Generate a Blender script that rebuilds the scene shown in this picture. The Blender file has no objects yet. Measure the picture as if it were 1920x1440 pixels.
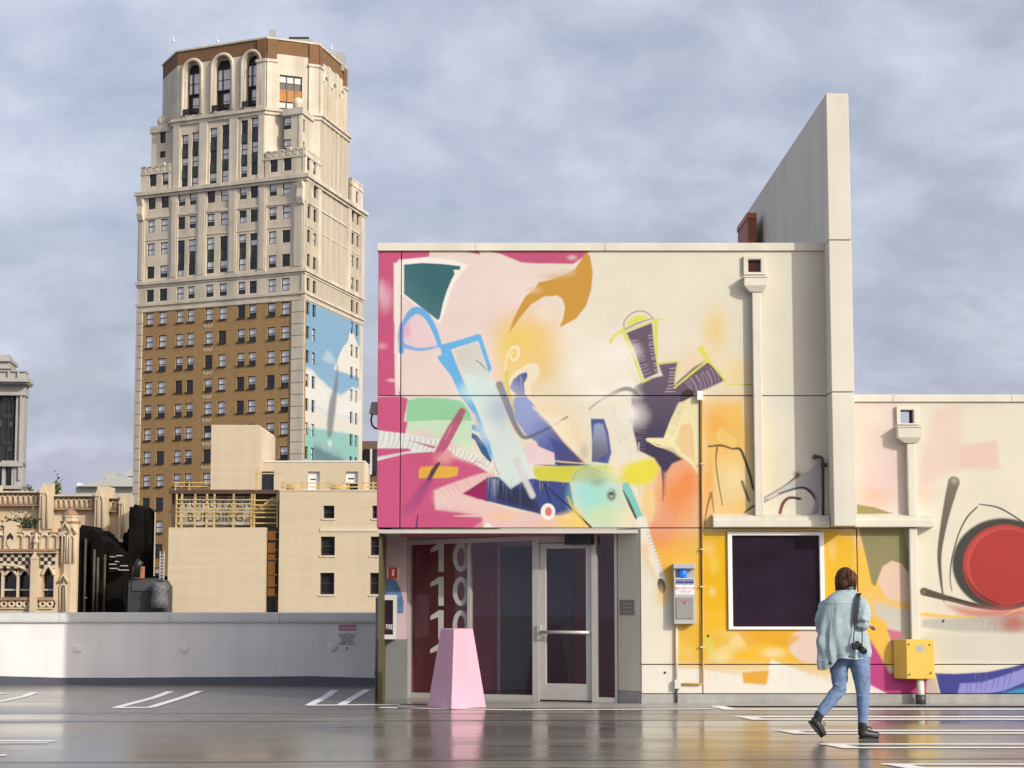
import bpy, bmesh, math, random
import numpy as np
from mathutils import Vector, Matrix

random.seed(11)
S = bpy.context.scene
COL = S.collection
R = math.radians

# ------------------------------------------------------------------ camera
F_PX, CX, CY = 3520.0, 935.0, 720.0          # measured from the photograph (1920 x 1440)
EYE = 1.55
PITCH = math.atan(380.0 / F_PX)
cam_d = bpy.data.cameras.new('camera')
cam = bpy.data.objects.new('camera', cam_d)
COL.objects.link(cam)
cam.location = (0, 0, EYE)
cam.rotation_euler = (R(90) + PITCH, 0, 0)
cam_d.sensor_width = 36.0
cam_d.lens = 36.0 * F_PX / 1920.0
cam_d.shift_x = (960.0 - CX) / 1920.0
cam_d.clip_start = 0.1
cam_d.clip_end = 6000
S.camera = cam

# ------------------------------------------------------------------ sky and sun
SUN = Vector((1.06, -1.0, 0.70)).normalized()       # towards the sun
elev = math.asin(SUN.z)
world = bpy.data.worlds.new('World')
S.world = world
world.use_nodes = True
nt = world.node_tree
for n in list(nt.nodes):
    nt.nodes.remove(n)
def wn(t, **kw):
    n = nt.nodes.new(t)
    for k, v in kw.items():
        setattr(n, k, v)
    return n
wout = wn('ShaderNodeOutputWorld')
bg = wn('ShaderNodeBackground'); bg.inputs['Strength'].default_value = 0.125
sky = wn('ShaderNodeTexSky', sky_type='NISHITA', sun_disc=False)
sky.sun_elevation = elev
sky.sun_rotation = math.atan2(SUN.x, SUN.y)
sky.dust_density = 5.0; sky.air_density = 1.0; sky.ozone_density = 1.6
tc = wn('ShaderNodeTexCoord')
sep = wn('ShaderNodeSeparateXYZ'); nt.links.new(tc.outputs['Generated'], sep.inputs[0])
addz = wn('ShaderNodeMath', operation='MAXIMUM'); addz.inputs[1].default_value = 0.0
nt.links.new(sep.outputs['Z'], addz.inputs[0])
addz2 = wn('ShaderNodeMath', operation='ADD'); addz2.inputs[1].default_value = 0.42
nt.links.new(addz.outputs[0], addz2.inputs[0])
dx = wn('ShaderNodeMath', operation='DIVIDE'); dy = wn('ShaderNodeMath', operation='DIVIDE')
nt.links.new(sep.outputs['X'], dx.inputs[0]); nt.links.new(addz2.outputs[0], dx.inputs[1])
nt.links.new(sep.outputs['Y'], dy.inputs[0]); nt.links.new(addz2.outputs[0], dy.inputs[1])
cmb = wn('ShaderNodeCombineXYZ')
nt.links.new(dx.outputs[0], cmb.inputs['X']); nt.links.new(dy.outputs[0], cmb.inputs['Y'])
nz1 = wn('ShaderNodeTexNoise'); nz1.inputs['Scale'].default_value = 9.0
nz1.inputs['Detail'].default_value = 9; nz1.inputs['Roughness'].default_value = 0.56
nz1.inputs['Distortion'].default_value = 0.25
nt.links.new(cmb.outputs[0], nz1.inputs['Vector'])
ramp = wn('ShaderNodeValToRGB')
ramp.color_ramp.elements[0].position = 0.34; ramp.color_ramp.elements[0].color = (0.55, 0.55, 0.55, 1)
ramp.color_ramp.elements[1].position = 0.66; ramp.color_ramp.elements[1].color = (1, 1, 1, 1)
nt.links.new(nz1.outputs['Fac'], ramp.inputs['Fac'])
nz2 = wn('ShaderNodeTexNoise'); nz2.inputs['Scale'].default_value = 7.5
nz2.inputs['Detail'].default_value = 10; nz2.inputs['Roughness'].default_value = 0.55
nt.links.new(cmb.outputs[0], nz2.inputs['Vector'])
ccol = wn('ShaderNodeValToRGB')                      # thin grey and thicker white cloud
ccol.color_ramp.elements[0].position = 0.34; ccol.color_ramp.elements[0].color = (3.4, 3.2, 3.65, 1)
ccol.color_ramp.elements[1].position = 0.68; ccol.color_ramp.elements[1].color = (4.5, 4.3, 4.45, 1)
nt.links.new(nz2.outputs['Fac'], ccol.inputs['Fac'])
thin = wn('ShaderNodeMixRGB', blend_type='ADD'); thin.inputs['Fac'].default_value = 0.7     # thin cloud lets part of the sky behind it through
nt.links.new(ccol.outputs['Color'], thin.inputs['Color1']); nt.links.new(sky.outputs['Color'], thin.inputs['Color2'])
mixc = wn('ShaderNodeMixRGB')
hz_ = wn('ShaderNodeMapRange'); hz_.inputs['From Min'].default_value = 0.0; hz_.inputs['From Max'].default_value = 0.30
hz_.inputs['To Min'].default_value = 1.0; hz_.inputs['To Max'].default_value = 0.0                # cloud layers overlap towards the horizon
nt.links.new(addz.outputs[0], hz_.inputs['Value'])
mxm = wn('ShaderNodeMath', operation='MAXIMUM'); nt.links.new(ramp.outputs['Color'], mxm.inputs[0]); nt.links.new(hz_.outputs[0], mxm.inputs[1])
far = wn('ShaderNodeMixRGB', blend_type='MULTIPLY'); far.inputs['Fac'].default_value = 1.0; far.inputs['Color2'].default_value = (1.10, 1.22, 1.48, 1)
nt.links.new(ccol.outputs['Color'], far.inputs['Color1'])
cl2 = wn('ShaderNodeMixRGB'); nt.links.new(hz_.outputs[0], cl2.inputs['Fac']); nt.links.new(thin.outputs['Color'], cl2.inputs['Color1']); nt.links.new(far.outputs['Color'], cl2.inputs['Color2'])
nt.links.new(mxm.outputs[0], mixc.inputs['Fac'])
nt.links.new(sky.outputs['Color'], mixc.inputs['Color1'])
nt.links.new(cl2.outputs['Color'], mixc.inputs['Color2'])
nt.links.new(mixc.outputs['Color'], bg.inputs['Color'])
nt.links.new(bg.outputs[0], wout.inputs['Surface'])

sun_d = bpy.data.lights.new('sun', 'SUN')
sun_d.energy = 2.95
sun_d.angle = R(0.5)
sun_d.color = (1.0, 0.945, 0.85)
sun_o = bpy.data.objects.new('sun', sun_d)
COL.objects.link(sun_o)
sun_o.rotation_euler = (-SUN).to_track_quat('-Z', 'Y').to_euler()
sun_o.location = (30, -40, 40)

S.view_settings.view_transform = 'Standard'
S.view_settings.look = 'None'
S.view_settings.exposure = 0.0
S.view_settings.gamma = 1.0
S.view_settings.use_curve_mapping = False
S.cycles.max_bounces = 8
S.cycles.transparent_max_bounces = 12
try:
    S.cycles.use_denoising = True
except Exception:
    pass

# ------------------------------------------------------------------ helpers
ct, st = math.cos(PITCH), math.sin(PITCH)
def at(px, py, Y):
    """World point at distance Y that the photograph shows at (px, py)."""
    u = (px - CX) / F_PX; v = (CY - py) / F_PX
    t = Y / (ct - v * st)
    return Vector((u * t, Y, EYE + t * (st + v * ct)))
def zat(py, Y):
    return at(CX, py, Y).z
def xat(px, Y, py=1000):
    return at(px, py, Y).x
def ground_y(py):
    v = (CY - py) / F_PX
    return -EYE * (ct - v * st) / (st + v * ct)

def lin(c):
    return tuple(((x / 255.0) / 12.92 if x <= 10.31 else (((x / 255.0) + 0.055) / 1.055) ** 2.4) for x in c)

MATS = {}
def mat(name, color, rough=0.6, var=0.08, scale=6.0, bump=0.0, bscale=40.0, metal=0.0, spec=0.5, stretch=(1, 1, 1), grime=0.0, srgb=False, detail=5):
    """Principled material: base colour with low contrast noise, fine bump, optional streaky grime."""
    if name in MATS:
        return MATS[name]
    c = lin(color) if srgb else color
    m = bpy.data.materials.new(name); m.use_nodes = True
    t = m.node_tree; b = t.nodes['Principled BSDF']
    b.inputs['Roughness'].default_value = rough
    b.inputs['Metallic'].default_value = metal
    b.inputs['Specular IOR Level'].default_value = spec
    g = t.nodes.new('ShaderNodeTexCoord')
    mp = t.nodes.new('ShaderNodeMapping'); mp.inputs['Scale'].default_value = stretch
    t.links.new(g.outputs['Object'], mp.inputs['Vector'])
    n = t.nodes.new('ShaderNodeTexNoise'); n.inputs['Scale'].default_value = scale; n.inputs['Detail'].default_value = detail
    t.links.new(mp.outputs[0], n.inputs['Vector'])
    r = t.nodes.new('ShaderNodeValToRGB')
    r.color_ramp.elements[0].position = 0.28; r.color_ramp.elements[1].position = 0.72
    r.color_ramp.elements[0].color = tuple(x * (1 - var) for x in c) + (1,)
    r.color_ramp.elements[1].color = tuple(min(1, x * (1 + var)) for x in c) + (1,)
    t.links.new(n.outputs['Fac'], r.inputs['Fac'])
    col = r.outputs['Color']
    if grime > 0:
        mp2 = t.nodes.new('ShaderNodeMapping'); mp2.inputs['Scale'].default_value = (3.0, 3.0, 0.25)
        t.links.new(g.outputs['Object'], mp2.inputs['Vector'])
        n2 = t.nodes.new('ShaderNodeTexNoise'); n2.inputs['Scale'].default_value = scale * 0.5; n2.inputs['Detail'].default_value = 6
        t.links.new(mp2.outputs[0], n2.inputs['Vector'])
        r2 = t.nodes.new('ShaderNodeValToRGB')
        r2.color_ramp.elements[0].position = 0.42; r2.color_ramp.elements[1].position = 0.75
        r2.color_ramp.elements[0].color = (0, 0, 0, 1); r2.color_ramp.elements[1].color = (grime, grime, grime, 1)
        t.links.new(n2.outputs['Fac'], r2.inputs['Fac'])
        mx = t.nodes.new('ShaderNodeMixRGB'); mx.inputs['Color2'].default_value = tuple(x * 0.35 for x in c) + (1,)
        t.links.new(r2.outputs['Color'], mx.inputs['Fac']); t.links.new(col, mx.inputs['Color1'])
        col = mx.outputs['Color']
    t.links.new(col, b.inputs['Base Color'])
    if bump > 0:
        n3 = t.nodes.new('ShaderNodeTexNoise'); n3.inputs['Scale'].default_value = bscale; n3.inputs['Detail'].default_value = 4
        t.links.new(mp.outputs[0], n3.inputs['Vector'])
        bp = t.nodes.new('ShaderNodeBump'); bp.inputs['Strength'].default_value = bump; bp.inputs['Distance'].default_value = 0.02
        t.links.new(n3.outputs['Fac'], bp.inputs['Height']); t.links.new(bp.outputs[0], b.inputs['Normal'])
    MATS[name] = m
    return m

class Frame:
    """Wall frame: s along the wall, d out of the wall towards the viewer, z up."""
    def __init__(self, o, along):
        self.o = Vector((o[0], o[1], 0)); a = Vector((along[0], along[1], 0)).normalized()
        self.a = a
        n = Vector((a.y, -a.x, 0))
        if n.y > 0 and abs(n.y) > 1e-6:
            n = -n
        self.n = n
    def p(self, s, d, z):
        return self.o + self.a * s + self.n * d + Vector((0, 0, z))
    def s_of(self, px, py=1000):
        """s where the sight line of image column px (at row py) meets the wall line."""
        k = (px - CX) / F_PX / (ct - (CY - py) / F_PX * st)
        return (k * self.o.y - self.o.x) / (self.a.x - k * self.a.y)

IDF = Frame((0, 0), (1, 0))

class MB:
    def __init__(self):
        self.v = []; self.f = []; self.m = []; self.smooth = []
    def add(self, vs, fs, mi=0, sm=False):
        b = len(self.v)
        self.v.extend([tuple(p) for p in vs])
        for f in fs:
            self.f.append(tuple(b + i for i in f)); self.m.append(mi); self.smooth.append(sm)
        return self
    def box(self, x0, x1, y0, y1, z0, z1, mi=0):
        vs = [(x0, y0, z0), (x1, y0, z0), (x1, y1, z0), (x0, y1, z0), (x0, y0, z1), (x1, y0, z1), (x1, y1, z1), (x0, y1, z1)]
        return self.add(vs, [(0, 3, 2, 1), (4, 5, 6, 7), (0, 1, 5, 4), (1, 2, 6, 5), (2, 3, 7, 6), (3, 0, 4, 7)], mi)
    def bbox(self, x0, x1, y0, y1, z0, z1, b=0.004, mi=0):
        """box with chamfered edges"""
        bm = bmesh.new()
        bmesh.ops.create_cube(bm, size=1.0)
        for v in bm.verts:
            v.co = Vector(((x0 + x1) / 2 + v.co.x * (x1 - x0), (y0 + y1) / 2 + v.co.y * (y1 - y0), (z0 + z1) / 2 + v.co.z * (z1 - z0)))
        bmesh.ops.bevel(bm, geom=bm.edges[:], offset=b, segments=2, profile=0.6, affect='EDGES')
        bm.verts.index_update()
        self.add([v.co.copy() for v in bm.verts], [tuple(v.index for v in f.verts) for f in bm.faces], mi)
        bm.free(); return self
    def fbox(self, fr, s0, s1, d0, d1, z0, z1, mi=0):
        vs = [fr.p(s, d, z) for z in (z0, z1) for (s, d) in ((s0, d1), (s1, d1), (s1, d0), (s0, d0))]
        return self.add(vs, [(0, 3, 2, 1), (4, 5, 6, 7), (0, 1, 5, 4), (1, 2, 6, 5), (2, 3, 7, 6), (3, 0, 4, 7)], mi)
    def prism(self, poly, z0, z1, mi=0):
        n = len(poly)
        vs = [(p[0], p[1], z0) for p in poly] + [(p[0], p[1], z1) for p in poly]
        fs = [tuple(range(n - 1, -1, -1)), tuple(range(n, 2 * n))]
        fs += [(i, (i + 1) % n, n + (i + 1) % n, n + i) for i in range(n)]
        return self.add(vs, fs, mi)
    def extrude(self, fr, pts, d0, d1, mi=0):
        """polygon given in (s, z) extruded from depth d0 to d1"""
        n = len(pts)
        vs = [fr.p(s, d1, z) for s, z in pts] + [fr.p(s, d0, z) for s, z in pts]
        fs = [tuple(range(n)), tuple(range(2 * n - 1, n - 1, -1))]
        fs += [(i, n + i, n + (i + 1) % n, (i + 1) % n) for i in range(n)]
        return self.add(vs, fs, mi)
    def holed(self, fr, s0, s1, z0, z1, holes, d0, d1, mi=0, mr=None):
        mr = mi if mr is None else mr
        xs = sorted({s0, s1} | {h[0] for h in holes} | {h[1] for h in holes})
        zs = sorted({z0, z1} | {h[2] for h in holes} | {h[3] for h in holes})
        xs = [x for x in xs if s0 - 1e-9 <= x <= s1 + 1e-9]; zs = [z for z in zs if z0 - 1e-9 <= z <= z1 + 1e-9]
        nx, nz = len(xs) - 1, len(zs) - 1
        solid = [[True] * nz for _ in range(nx)]
        for i in range(nx):
            for j in range(nz):
                cx, cz = (xs[i] + xs[i + 1]) / 2, (zs[j] + zs[j + 1]) / 2
                for h in holes:
                    if h[0] < cx < h[1] and h[2] < cz < h[3]:
                        solid[i][j] = False; break
        def q(a, b, c, d, m):
            self.add([a, b, c, d], [(0, 1, 2, 3)], m)
        for i in range(nx):
            for j in range(nz):
                if not solid[i][j]:
                    continue
                a, b, c, d = xs[i], xs[i + 1], zs[j], zs[j + 1]
                q(fr.p(a, d1, c), fr.p(b, d1, c), fr.p(b, d1, d), fr.p(a, d1, d), mi)
                q(fr.p(b, d0, c), fr.p(a, d0, c), fr.p(a, d0, d), fr.p(b, d0, d), mi)
                if i == 0 or not solid[i - 1][j]:
                    q(fr.p(a, d0, c), fr.p(a, d1, c), fr.p(a, d1, d), fr.p(a, d0, d), mr if i else mi)
                if i == nx - 1 or not solid[i + 1][j]:
                    q(fr.p(b, d1, c), fr.p(b, d0, c), fr.p(b, d0, d), fr.p(b, d1, d), mr if i < nx - 1 else mi)
                if j == 0 or not solid[i][j - 1]:
                    q(fr.p(a, d0, c), fr.p(b, d0, c), fr.p(b, d1, c), fr.p(a, d1, c), mr if j else mi)
                if j == nz - 1 or not solid[i][j + 1]:
                    q(fr.p(a, d1, d), fr.p(b, d1, d), fr.p(b, d0, d), fr.p(a, d0, d), mr if j < nz - 1 else mi)
        return self
    def tube(self, pts, r, n=8, mi=0, sm=True, cap=True):
        """pts polyline, r a radius or a list"""
        pts = [Vector(p) for p in pts]
        rs = r if isinstance(r, (list, tuple)) else [r] * len(pts)
        vs = []; up = None
        for i, p in enumerate(pts):
            if i == 0: t = pts[1] - p
            elif i == len(pts) - 1: t = p - pts[i - 1]
            else: t = (pts[i + 1] - p).normalized() + (p - pts[i - 1]).normalized()
            t.normalize()
            if up is None:
                up = Vector((0, 0, 1)) if abs(t.z) < 0.9 else Vector((1, 0, 0))
            x = t.cross(up).normalized(); y = x.cross(t).normalized(); up = y
            for k in range(n):
                a = 2 * math.pi * k / n
                vs.append(p + (x * math.cos(a) + y * math.sin(a)) * rs[i])
        fs = []
        for i in range(len(pts) - 1):
            for k in range(n):
                fs.append((i * n + k, i * n + (k + 1) % n, (i + 1) * n + (k + 1) % n, (i + 1) * n + k))
        self.add(vs, fs, mi, sm)
        if cap:
            self.add(vs[:n], [tuple(range(n - 1, -1, -1))], mi); self.add(vs[-n:], [tuple(range(n))], mi)
        return self
    def lathe(self, c, prof, n=16, axis='Z', mi=0, sm=True):
        vs = []
        for r, h in prof:
            for k in range(n):
                a = 2 * math.pi * k / n
                if axis == 'Z': vs.append((c[0] + r * math.cos(a), c[1] + r * math.sin(a), c[2] + h))
                else: vs.append((c[0] + r * math.cos(a), c[1] + h, c[2] + r * math.sin(a)))
        fs = []
        for i in range(len(prof) - 1):
            for k in range(n):
                fs.append((i * n + k, i * n + (k + 1) % n, (i + 1) * n + (k + 1) % n, (i + 1) * n + k))
        self.add(vs, fs, mi, sm)
        self.add(vs[-n:], [tuple(range(n))], mi); self.add(vs[:n], [tuple(range(n - 1, -1, -1))], mi)
        return self
    def mesh(self, name, mats, recalc=True):
        me = bpy.data.meshes.new(name)
        me.from_pydata(self.v, [], self.f)
        for m in (mats if isinstance(mats, (list, tuple)) else [mats]):
            me.materials.append(m)
        me.polygons.foreach_set('material_index', self.m)
        me.polygons.foreach_set('use_smooth', self.smooth)
        if recalc:
            bm = bmesh.new(); bm.from_mesh(me)
            bmesh.ops.remove_doubles(bm, verts=bm.verts, dist=1e-5)
            bmesh.ops.recalc_face_normals(bm, faces=bm.faces)
            bm.to_mesh(me); bm.free()
        me.update()
        return me
    def build(self, name, mats, parent=None, **kw):
        return link(name, self.mesh(name, mats, kw.get('recalc', True)), parent)

def link(name, me, parent=None):
    o = bpy.data.objects.new(name, me)
    COL.objects.link(o)
    if parent is not None:
        o.parent = parent
        o.matrix_parent_inverse = Matrix.Translation(-parent.location) if parent.type == 'EMPTY' and parent.parent is None else Matrix.Identity(4)
    return o
def tag(o, label=None, cat=None, group=None, kind=None):
    if label: o['label'] = label
    if cat: o['category'] = cat
    if group: o['group'] = group
    if kind: o['kind'] = kind
    return o
def thing(name, label, cat, loc=(0, 0, 0), group=None):
    o = bpy.data.objects.new(name, None); COL.objects.link(o)
    o.location = loc; o.empty_display_size = 0.2
    return tag(o, label, cat, group)

def text_mesh(name, s, size, m, fr, s0, d, z0, align='CENTER', sx=1.0, ext=0.0):
    """flat lettering on a wall frame; (s0, z0) is the baseline anchor"""
    cu = bpy.data.curves.new(name, 'FONT'); cu.body = s; cu.size = size; cu.align_x = align; cu.resolution_u = 3
    cu.extrude = ext
    o = bpy.data.objects.new(name, cu); COL.objects.link(o)
    dg = bpy.context.evaluated_depsgraph_get(); dg.update()
    me = bpy.data.meshes.new_from_object(o.evaluated_get(dg))
    bpy.data.objects.remove(o); bpy.data.curves.remove(cu)
    for v in me.vertices:
        c = v.co.copy()
        v.co = fr.p(s0 + c.x * sx, d + c.z, z0 + c.y)
    me.materials.clear(); me.materials.append(m)
    me.name = name
    return me
# ------------------------------------------------------------------ painted wall pictures (computed here, no files)
Y0 = 25.3                                     # front plane of the pavilion wall
class Canvas:
    """A painted surface laid out in wall metres; points are given as measured and turned into wall metres."""
    def __init__(self, x0, x1, z0, z1, res, base, conv):
        self.x0, self.x1, self.z0, self.z1, self.res, self.conv = x0, x1, z0, z1, res, conv
        self.w = int((x1 - x0) * res); self.h = int((z1 - z0) * res)
        self.a = np.empty((self.h, self.w, 3), np.float32); self.a[:] = np.array(base, np.float32)
        self.rng = np.random.RandomState(5)
        self.nz = self._noise()
        self.pxm = res / 139.0                # canvas pixels per photograph pixel
    def _noise(self):
        out = np.zeros((self.h, self.w), np.float32)
        for k, amp in ((10, .5), (24, .3), (60, .2), (150, .12)):
            g = self.rng.rand(k * self.h // self.w + 3, k + 3).astype(np.float32)
            yy = np.linspace(0, g.shape[0] - 1.001, self.h); xx = np.linspace(0, g.shape[1] - 1.001, self.w)
            yi = yy.astype(int); xi = xx.astype(int); fy = (yy - yi)[:, None]; fx = (xx - xi)[None, :]
            fy = fy * fy * (3 - 2 * fy); fx = fx * fx * (3 - 2 * fx)
            out += amp * ((g[yi][:, xi] * (1 - fx) + g[yi][:, xi + 1] * fx) * (1 - fy) + (g[yi + 1][:, xi] * (1 - fx) + g[yi + 1][:, xi + 1] * fx) * fy)
        return out / 1.12 - 0.5
    def c(self, pts):
        o = []
        for p in pts:
            x, z = self.conv(p[0], p[1])
            o.append(((x - self.x0) * self.res, (z - self.z0) * self.res))
        return np.array(o, np.float32)
    def _win(self, q, pad):
        x0 = max(0, int(q[:, 0].min() - pad)); x1 = min(self.w, int(q[:, 0].max() + pad) + 2)
        y0 = max(0, int(q[:, 1].min() - pad)); y1 = min(self.h, int(q[:, 1].max() + pad) + 2)
        if x1 <= x0 or y1 <= y0: return None
        yy, xx = np.mgrid[y0:y1, x0:x1].astype(np.float32)
        return x0, x1, y0, y1, xx, yy
    def _blend(self, win, alpha, col, col2=None, t=None):
        x0, x1, y0, y1 = win[:4]
        c = np.array(col, np.float32)
        if col2 is not None:
            c = c + (np.array(col2, np.float32) - c) * t[..., None]
        a = alpha[..., None]
        self.a[y0:y1, x0:x1] = self.a[y0:y1, x0:x1] * (1 - a) + c * a
    @staticmethod
    def smooth(pts, n=6, closed=True):
        P = [np.array(p, np.float32) for p in pts]; o = []
        m = len(P)
        rng = range(m) if closed else range(m - 1)
        for i in rng:
            if closed: a, b, c, d = P[i - 1], P[i], P[(i + 1) % m], P[(i + 2) % m]
            else: a, b, c, d = P[max(i - 1, 0)], P[i], P[i + 1], P[min(i + 2, m - 1)]
            for k in range(n):
                t = k / n
                o.append(0.5 * ((2 * b) + (c - a) * t + (2 * a - 5 * b + 4 * c - d) * t * t + (3 * b - a - 3 * c + d) * t ** 3))
        if not closed: o.append(P[-1])
        return [tuple(p) for p in o]
    def poly(self, pts, col, soft=1.2, alpha=1.0, curve=False, rag=0.0, col2=None, grad=None, cloud=0.0, clip=None):
        """filled shape. soft: edge softness, rag: ragged edge, col2/grad: blend along the vector grad=((x0,y0),(x1,y1))"""
        if curve: pts = self.smooth(pts)
        q = self.c(pts); soft *= self.pxm; rag *= self.pxm
        w = self._win(q, soft * 2 + rag + 2)
        if w is None: return
        xx, yy = w[4], w[5]
        ins = np.zeros(xx.shape, bool); dist = np.full(xx.shape, 1e9, np.float32)
        m = len(q)
        for i in range(m):
            ax, ay = q[i]; bx, by = q[(i + 1) % m]
            if ay != by:
                cnd = ((ay > yy) != (by > yy)) & (xx < (bx - ax) * (yy - ay) / (by - ay) + ax)
                ins ^= cnd
            ex, ey = bx - ax, by - ay; l2 = ex * ex + ey * ey
            if l2 < 1e-9: continue
            t = np.clip(((xx - ax) * ex + (yy - ay) * ey) / l2, 0, 1)
            dist = np.minimum(dist, (xx - ax - t * ex) ** 2 + (yy - ay - t * ey) ** 2)
        sd = np.sqrt(dist); sd = np.where(ins, sd, -sd)
        nz = self.nz[w[2]:w[3], w[0]:w[1]]
        if rag: sd = sd + nz * rag * 2
        a = np.clip(sd / max(soft, .6) * .5 + .5, 0, 1); a = a * a * (3 - 2 * a) * alpha
        if cloud: a = a * np.clip(1 + nz * cloud * 3, 0, 1)
        t = None
        if col2 is not None:
            g = self.c(grad); d = g[1] - g[0]
            t = np.clip(((xx - g[0, 0]) * d[0] + (yy - g[0, 1]) * d[1]) / (d @ d), 0, 1); t = t * t * (3 - 2 * t)
        self._blend(w, a, lin(col), None if col2 is None else lin(col2), t)
    def stroke(self, pts, wid, col, soft=1.2, alpha=1.0, curve=True, rag=0.0, col2=None, a2=None):
        """line of changing width; wid one number or one per point; col2/a2 blend along the line"""
        n0 = len(pts)
        ws = list(wid) if isinstance(wid, (list, tuple)) else [wid] * n0
        P = [(p[0], p[1]) for p in pts]
        if curve and n0 > 2:
            k = 6; Q = self.smooth(P, k, False); W = []
            for i in range(n0 - 1):
                W += [ws[i] + (ws[i + 1] - ws[i]) * j / k for j in range(k)]
            W.append(ws[-1]); P, ws = Q, W
        q = self.c(P); W = np.array(ws, np.float32) * .5 * self.pxm; soft *= self.pxm; rag *= self.pxm
        w = self._win(q, W.max() + soft * 2 + rag + 2)
        if w is None: return
        xx, yy = w[4], w[5]
        sd = np.full(xx.shape, -1e9, np.float32); par = np.zeros(xx.shape, np.float32); m = len(q)
        for i in range(m - 1):
            ax, ay = q[i]; ex, ey = q[i + 1] - q[i]; l2 = ex * ex + ey * ey
            if l2 < 1e-9: continue
            t = np.clip(((xx - ax) * ex + (yy - ay) * ey) / l2, 0, 1)
            s = W[i] + (W[i + 1] - W[i]) * t - np.sqrt((xx - ax - t * ex) ** 2 + (yy - ay - t * ey) ** 2)
            b = s > sd
            sd = np.where(b, s, sd); par = np.where(b, (i + t) / (m - 1), par)
        if rag: sd = sd + self.nz[w[2]:w[3], w[0]:w[1]] * rag * 2
        a = np.clip(sd / max(soft, .6) * .5 + .5, 0, 1); a = a * a * (3 - 2 * a) * alpha
        if a2 is not None: a = a * (1 + (a2 / max(alpha, 1e-6) - 1) * par)
        self._blend(w, a, lin(col), None if col2 is None else lin(col2), par)
    def blob(self, cx, cy, rx, ry, col, alpha=1.0, rot=0.0, power=1.0, cloud=0.5):
        q = self.c([(cx - rx * 1.3 - ry * .6, cy - ry * 1.3 - rx * .6), (cx + rx * 1.3 + ry * .6, cy + ry * 1.3 + rx * .6)])
        w = self._win(q, 4)
        if w is None: return
        c0 = self.c([(cx, cy)])[0]; dx_ = w[4] - c0[0]; dy_ = -(w[5] - c0[1])
        ca, sa = math.cos(R(rot)), math.sin(R(rot))
        u = (dx_ * ca + dy_ * sa) / (rx * self.pxm); v = (-dx_ * sa + dy_ * ca) / (ry * self.pxm)
        r = np.sqrt(u * u + v * v) * (1 + self.nz[w[2]:w[3], w[0]:w[1]] * cloud)
        a = np.clip(1 - r, 0, 1); a = (a * a * (3 - 2 * a)) ** power * alpha
        self._blend(w, a, lin(col))
    def hatch(self, a0, a1, b0, b1, n, wid, col, alpha=0.7, jit=2.0, bow=3.0):
        """n short ribs between the rails a0-a1 and b0-b1"""
        for i in range(n):
            t = (i + .5) / n + (self.rng.rand() - .5) * .25 / n
            p = (a0[0] + (a1[0] - a0[0]) * t + (self.rng.rand() - .5) * jit, a0[1] + (a1[1] - a0[1]) * t + (self.rng.rand() - .5) * jit)
            q = (b0[0] + (b1[0] - b0[0]) * t + (self.rng.rand() - .5) * jit, b0[1] + (b1[1] - b0[1]) * t + (self.rng.rand() - .5) * jit)
            mx, my = (p[0] + q[0]) / 2 + bow, (p[1] + q[1]) / 2
            self.stroke([p, (mx, my), q], [wid, wid * .8, wid * .4], col, .9, alpha)
    def drips(self, x0, x1, y0, y1, n, col, alpha=.5, wid=1.3):
        for i in range(n):
            x = x0 + (x1 - x0) * self.rng.rand(); l = (y1 - y0) * (.35 + .65 * self.rng.rand())
            self.stroke([(x, y0 + (y1 - y0) * .15 * self.rng.rand()), (x + self.rng.rand(), y0 + l)], [wid * (.6 + self.rng.rand()), wid * .5], col, 1.0, alpha, a2=alpha * .3)
    def image(self, name, gain):
        img = bpy.data.images.new(name, self.w, self.h, alpha=False, float_buffer=True)
        img.colorspace_settings.name = 'Linear Rec.709'
        out = np.ones((self.h, self.w, 4), np.float32)
        out[..., :3] = np.clip(self.a * gain, 0, .92)
        img.pixels.foreach_set(out.ravel())
        img.update(); img.pack()
        return img
    def material(self, name, gain, axis_x=(1, 0, 0), rough=.55):
        """paint laid on by wall position (object coordinates): u along axis_x, v up"""
        m = bpy.data.materials.new(name); m.use_nodes = True
        t = m.node_tree; b = t.nodes['Principled BSDF']
        g = t.nodes.new('ShaderNodeTexCoord')
        dot = t.nodes.new('ShaderNodeVectorMath'); dot.operation = 'DOT_PRODUCT'; dot.inputs[1].default_value = axis_x
        t.links.new(g.outputs['Object'], dot.inputs[0])
        sp = t.nodes.new('ShaderNodeSeparateXYZ'); t.links.new(g.outputs['Object'], sp.inputs[0])
        mu = t.nodes.new('ShaderNodeMapRange'); mu.inputs['From Min'].default_value = self.x0; mu.inputs['From Max'].default_value = self.x1
        mv = t.nodes.new('ShaderNodeMapRange'); mv.inputs['From Min'].default_value = self.z0; mv.inputs['From Max'].default_value = self.z1
        t.links.new(dot.outputs['Value'], mu.inputs['Value']); t.links.new(sp.outputs['Z'], mv.inputs['Value'])
        cb = t.nodes.new('ShaderNodeCombineXYZ'); t.links.new(mu.outputs[0], cb.inputs['X']); t.links.new(mv.outputs[0], cb.inputs['Y'])
        ti = t.nodes.new('ShaderNodeTexImage'); ti.image = self.image(name, gain); ti.extension = 'EXTEND'; ti.interpolation = 'Cubic'
        t.links.new(cb.outputs[0], ti.inputs['Vector'])
        n = t.nodes.new('ShaderNodeTexNoise'); n.inputs['Scale'].default_value = 1.3; n.inputs['Detail'].default_value = 8
        t.links.new(g.outputs['Object'], n.inputs['Vector'])
        hs = t.nodes.new('ShaderNodeHueSaturation')
        mr = t.nodes.new('ShaderNodeMapRange'); mr.inputs['From Min'].default_value = .3; mr.inputs['From Max'].default_value = .7
        mr.inputs['To Min'].default_value = .95; mr.inputs['To Max'].default_value = 1.03
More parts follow.
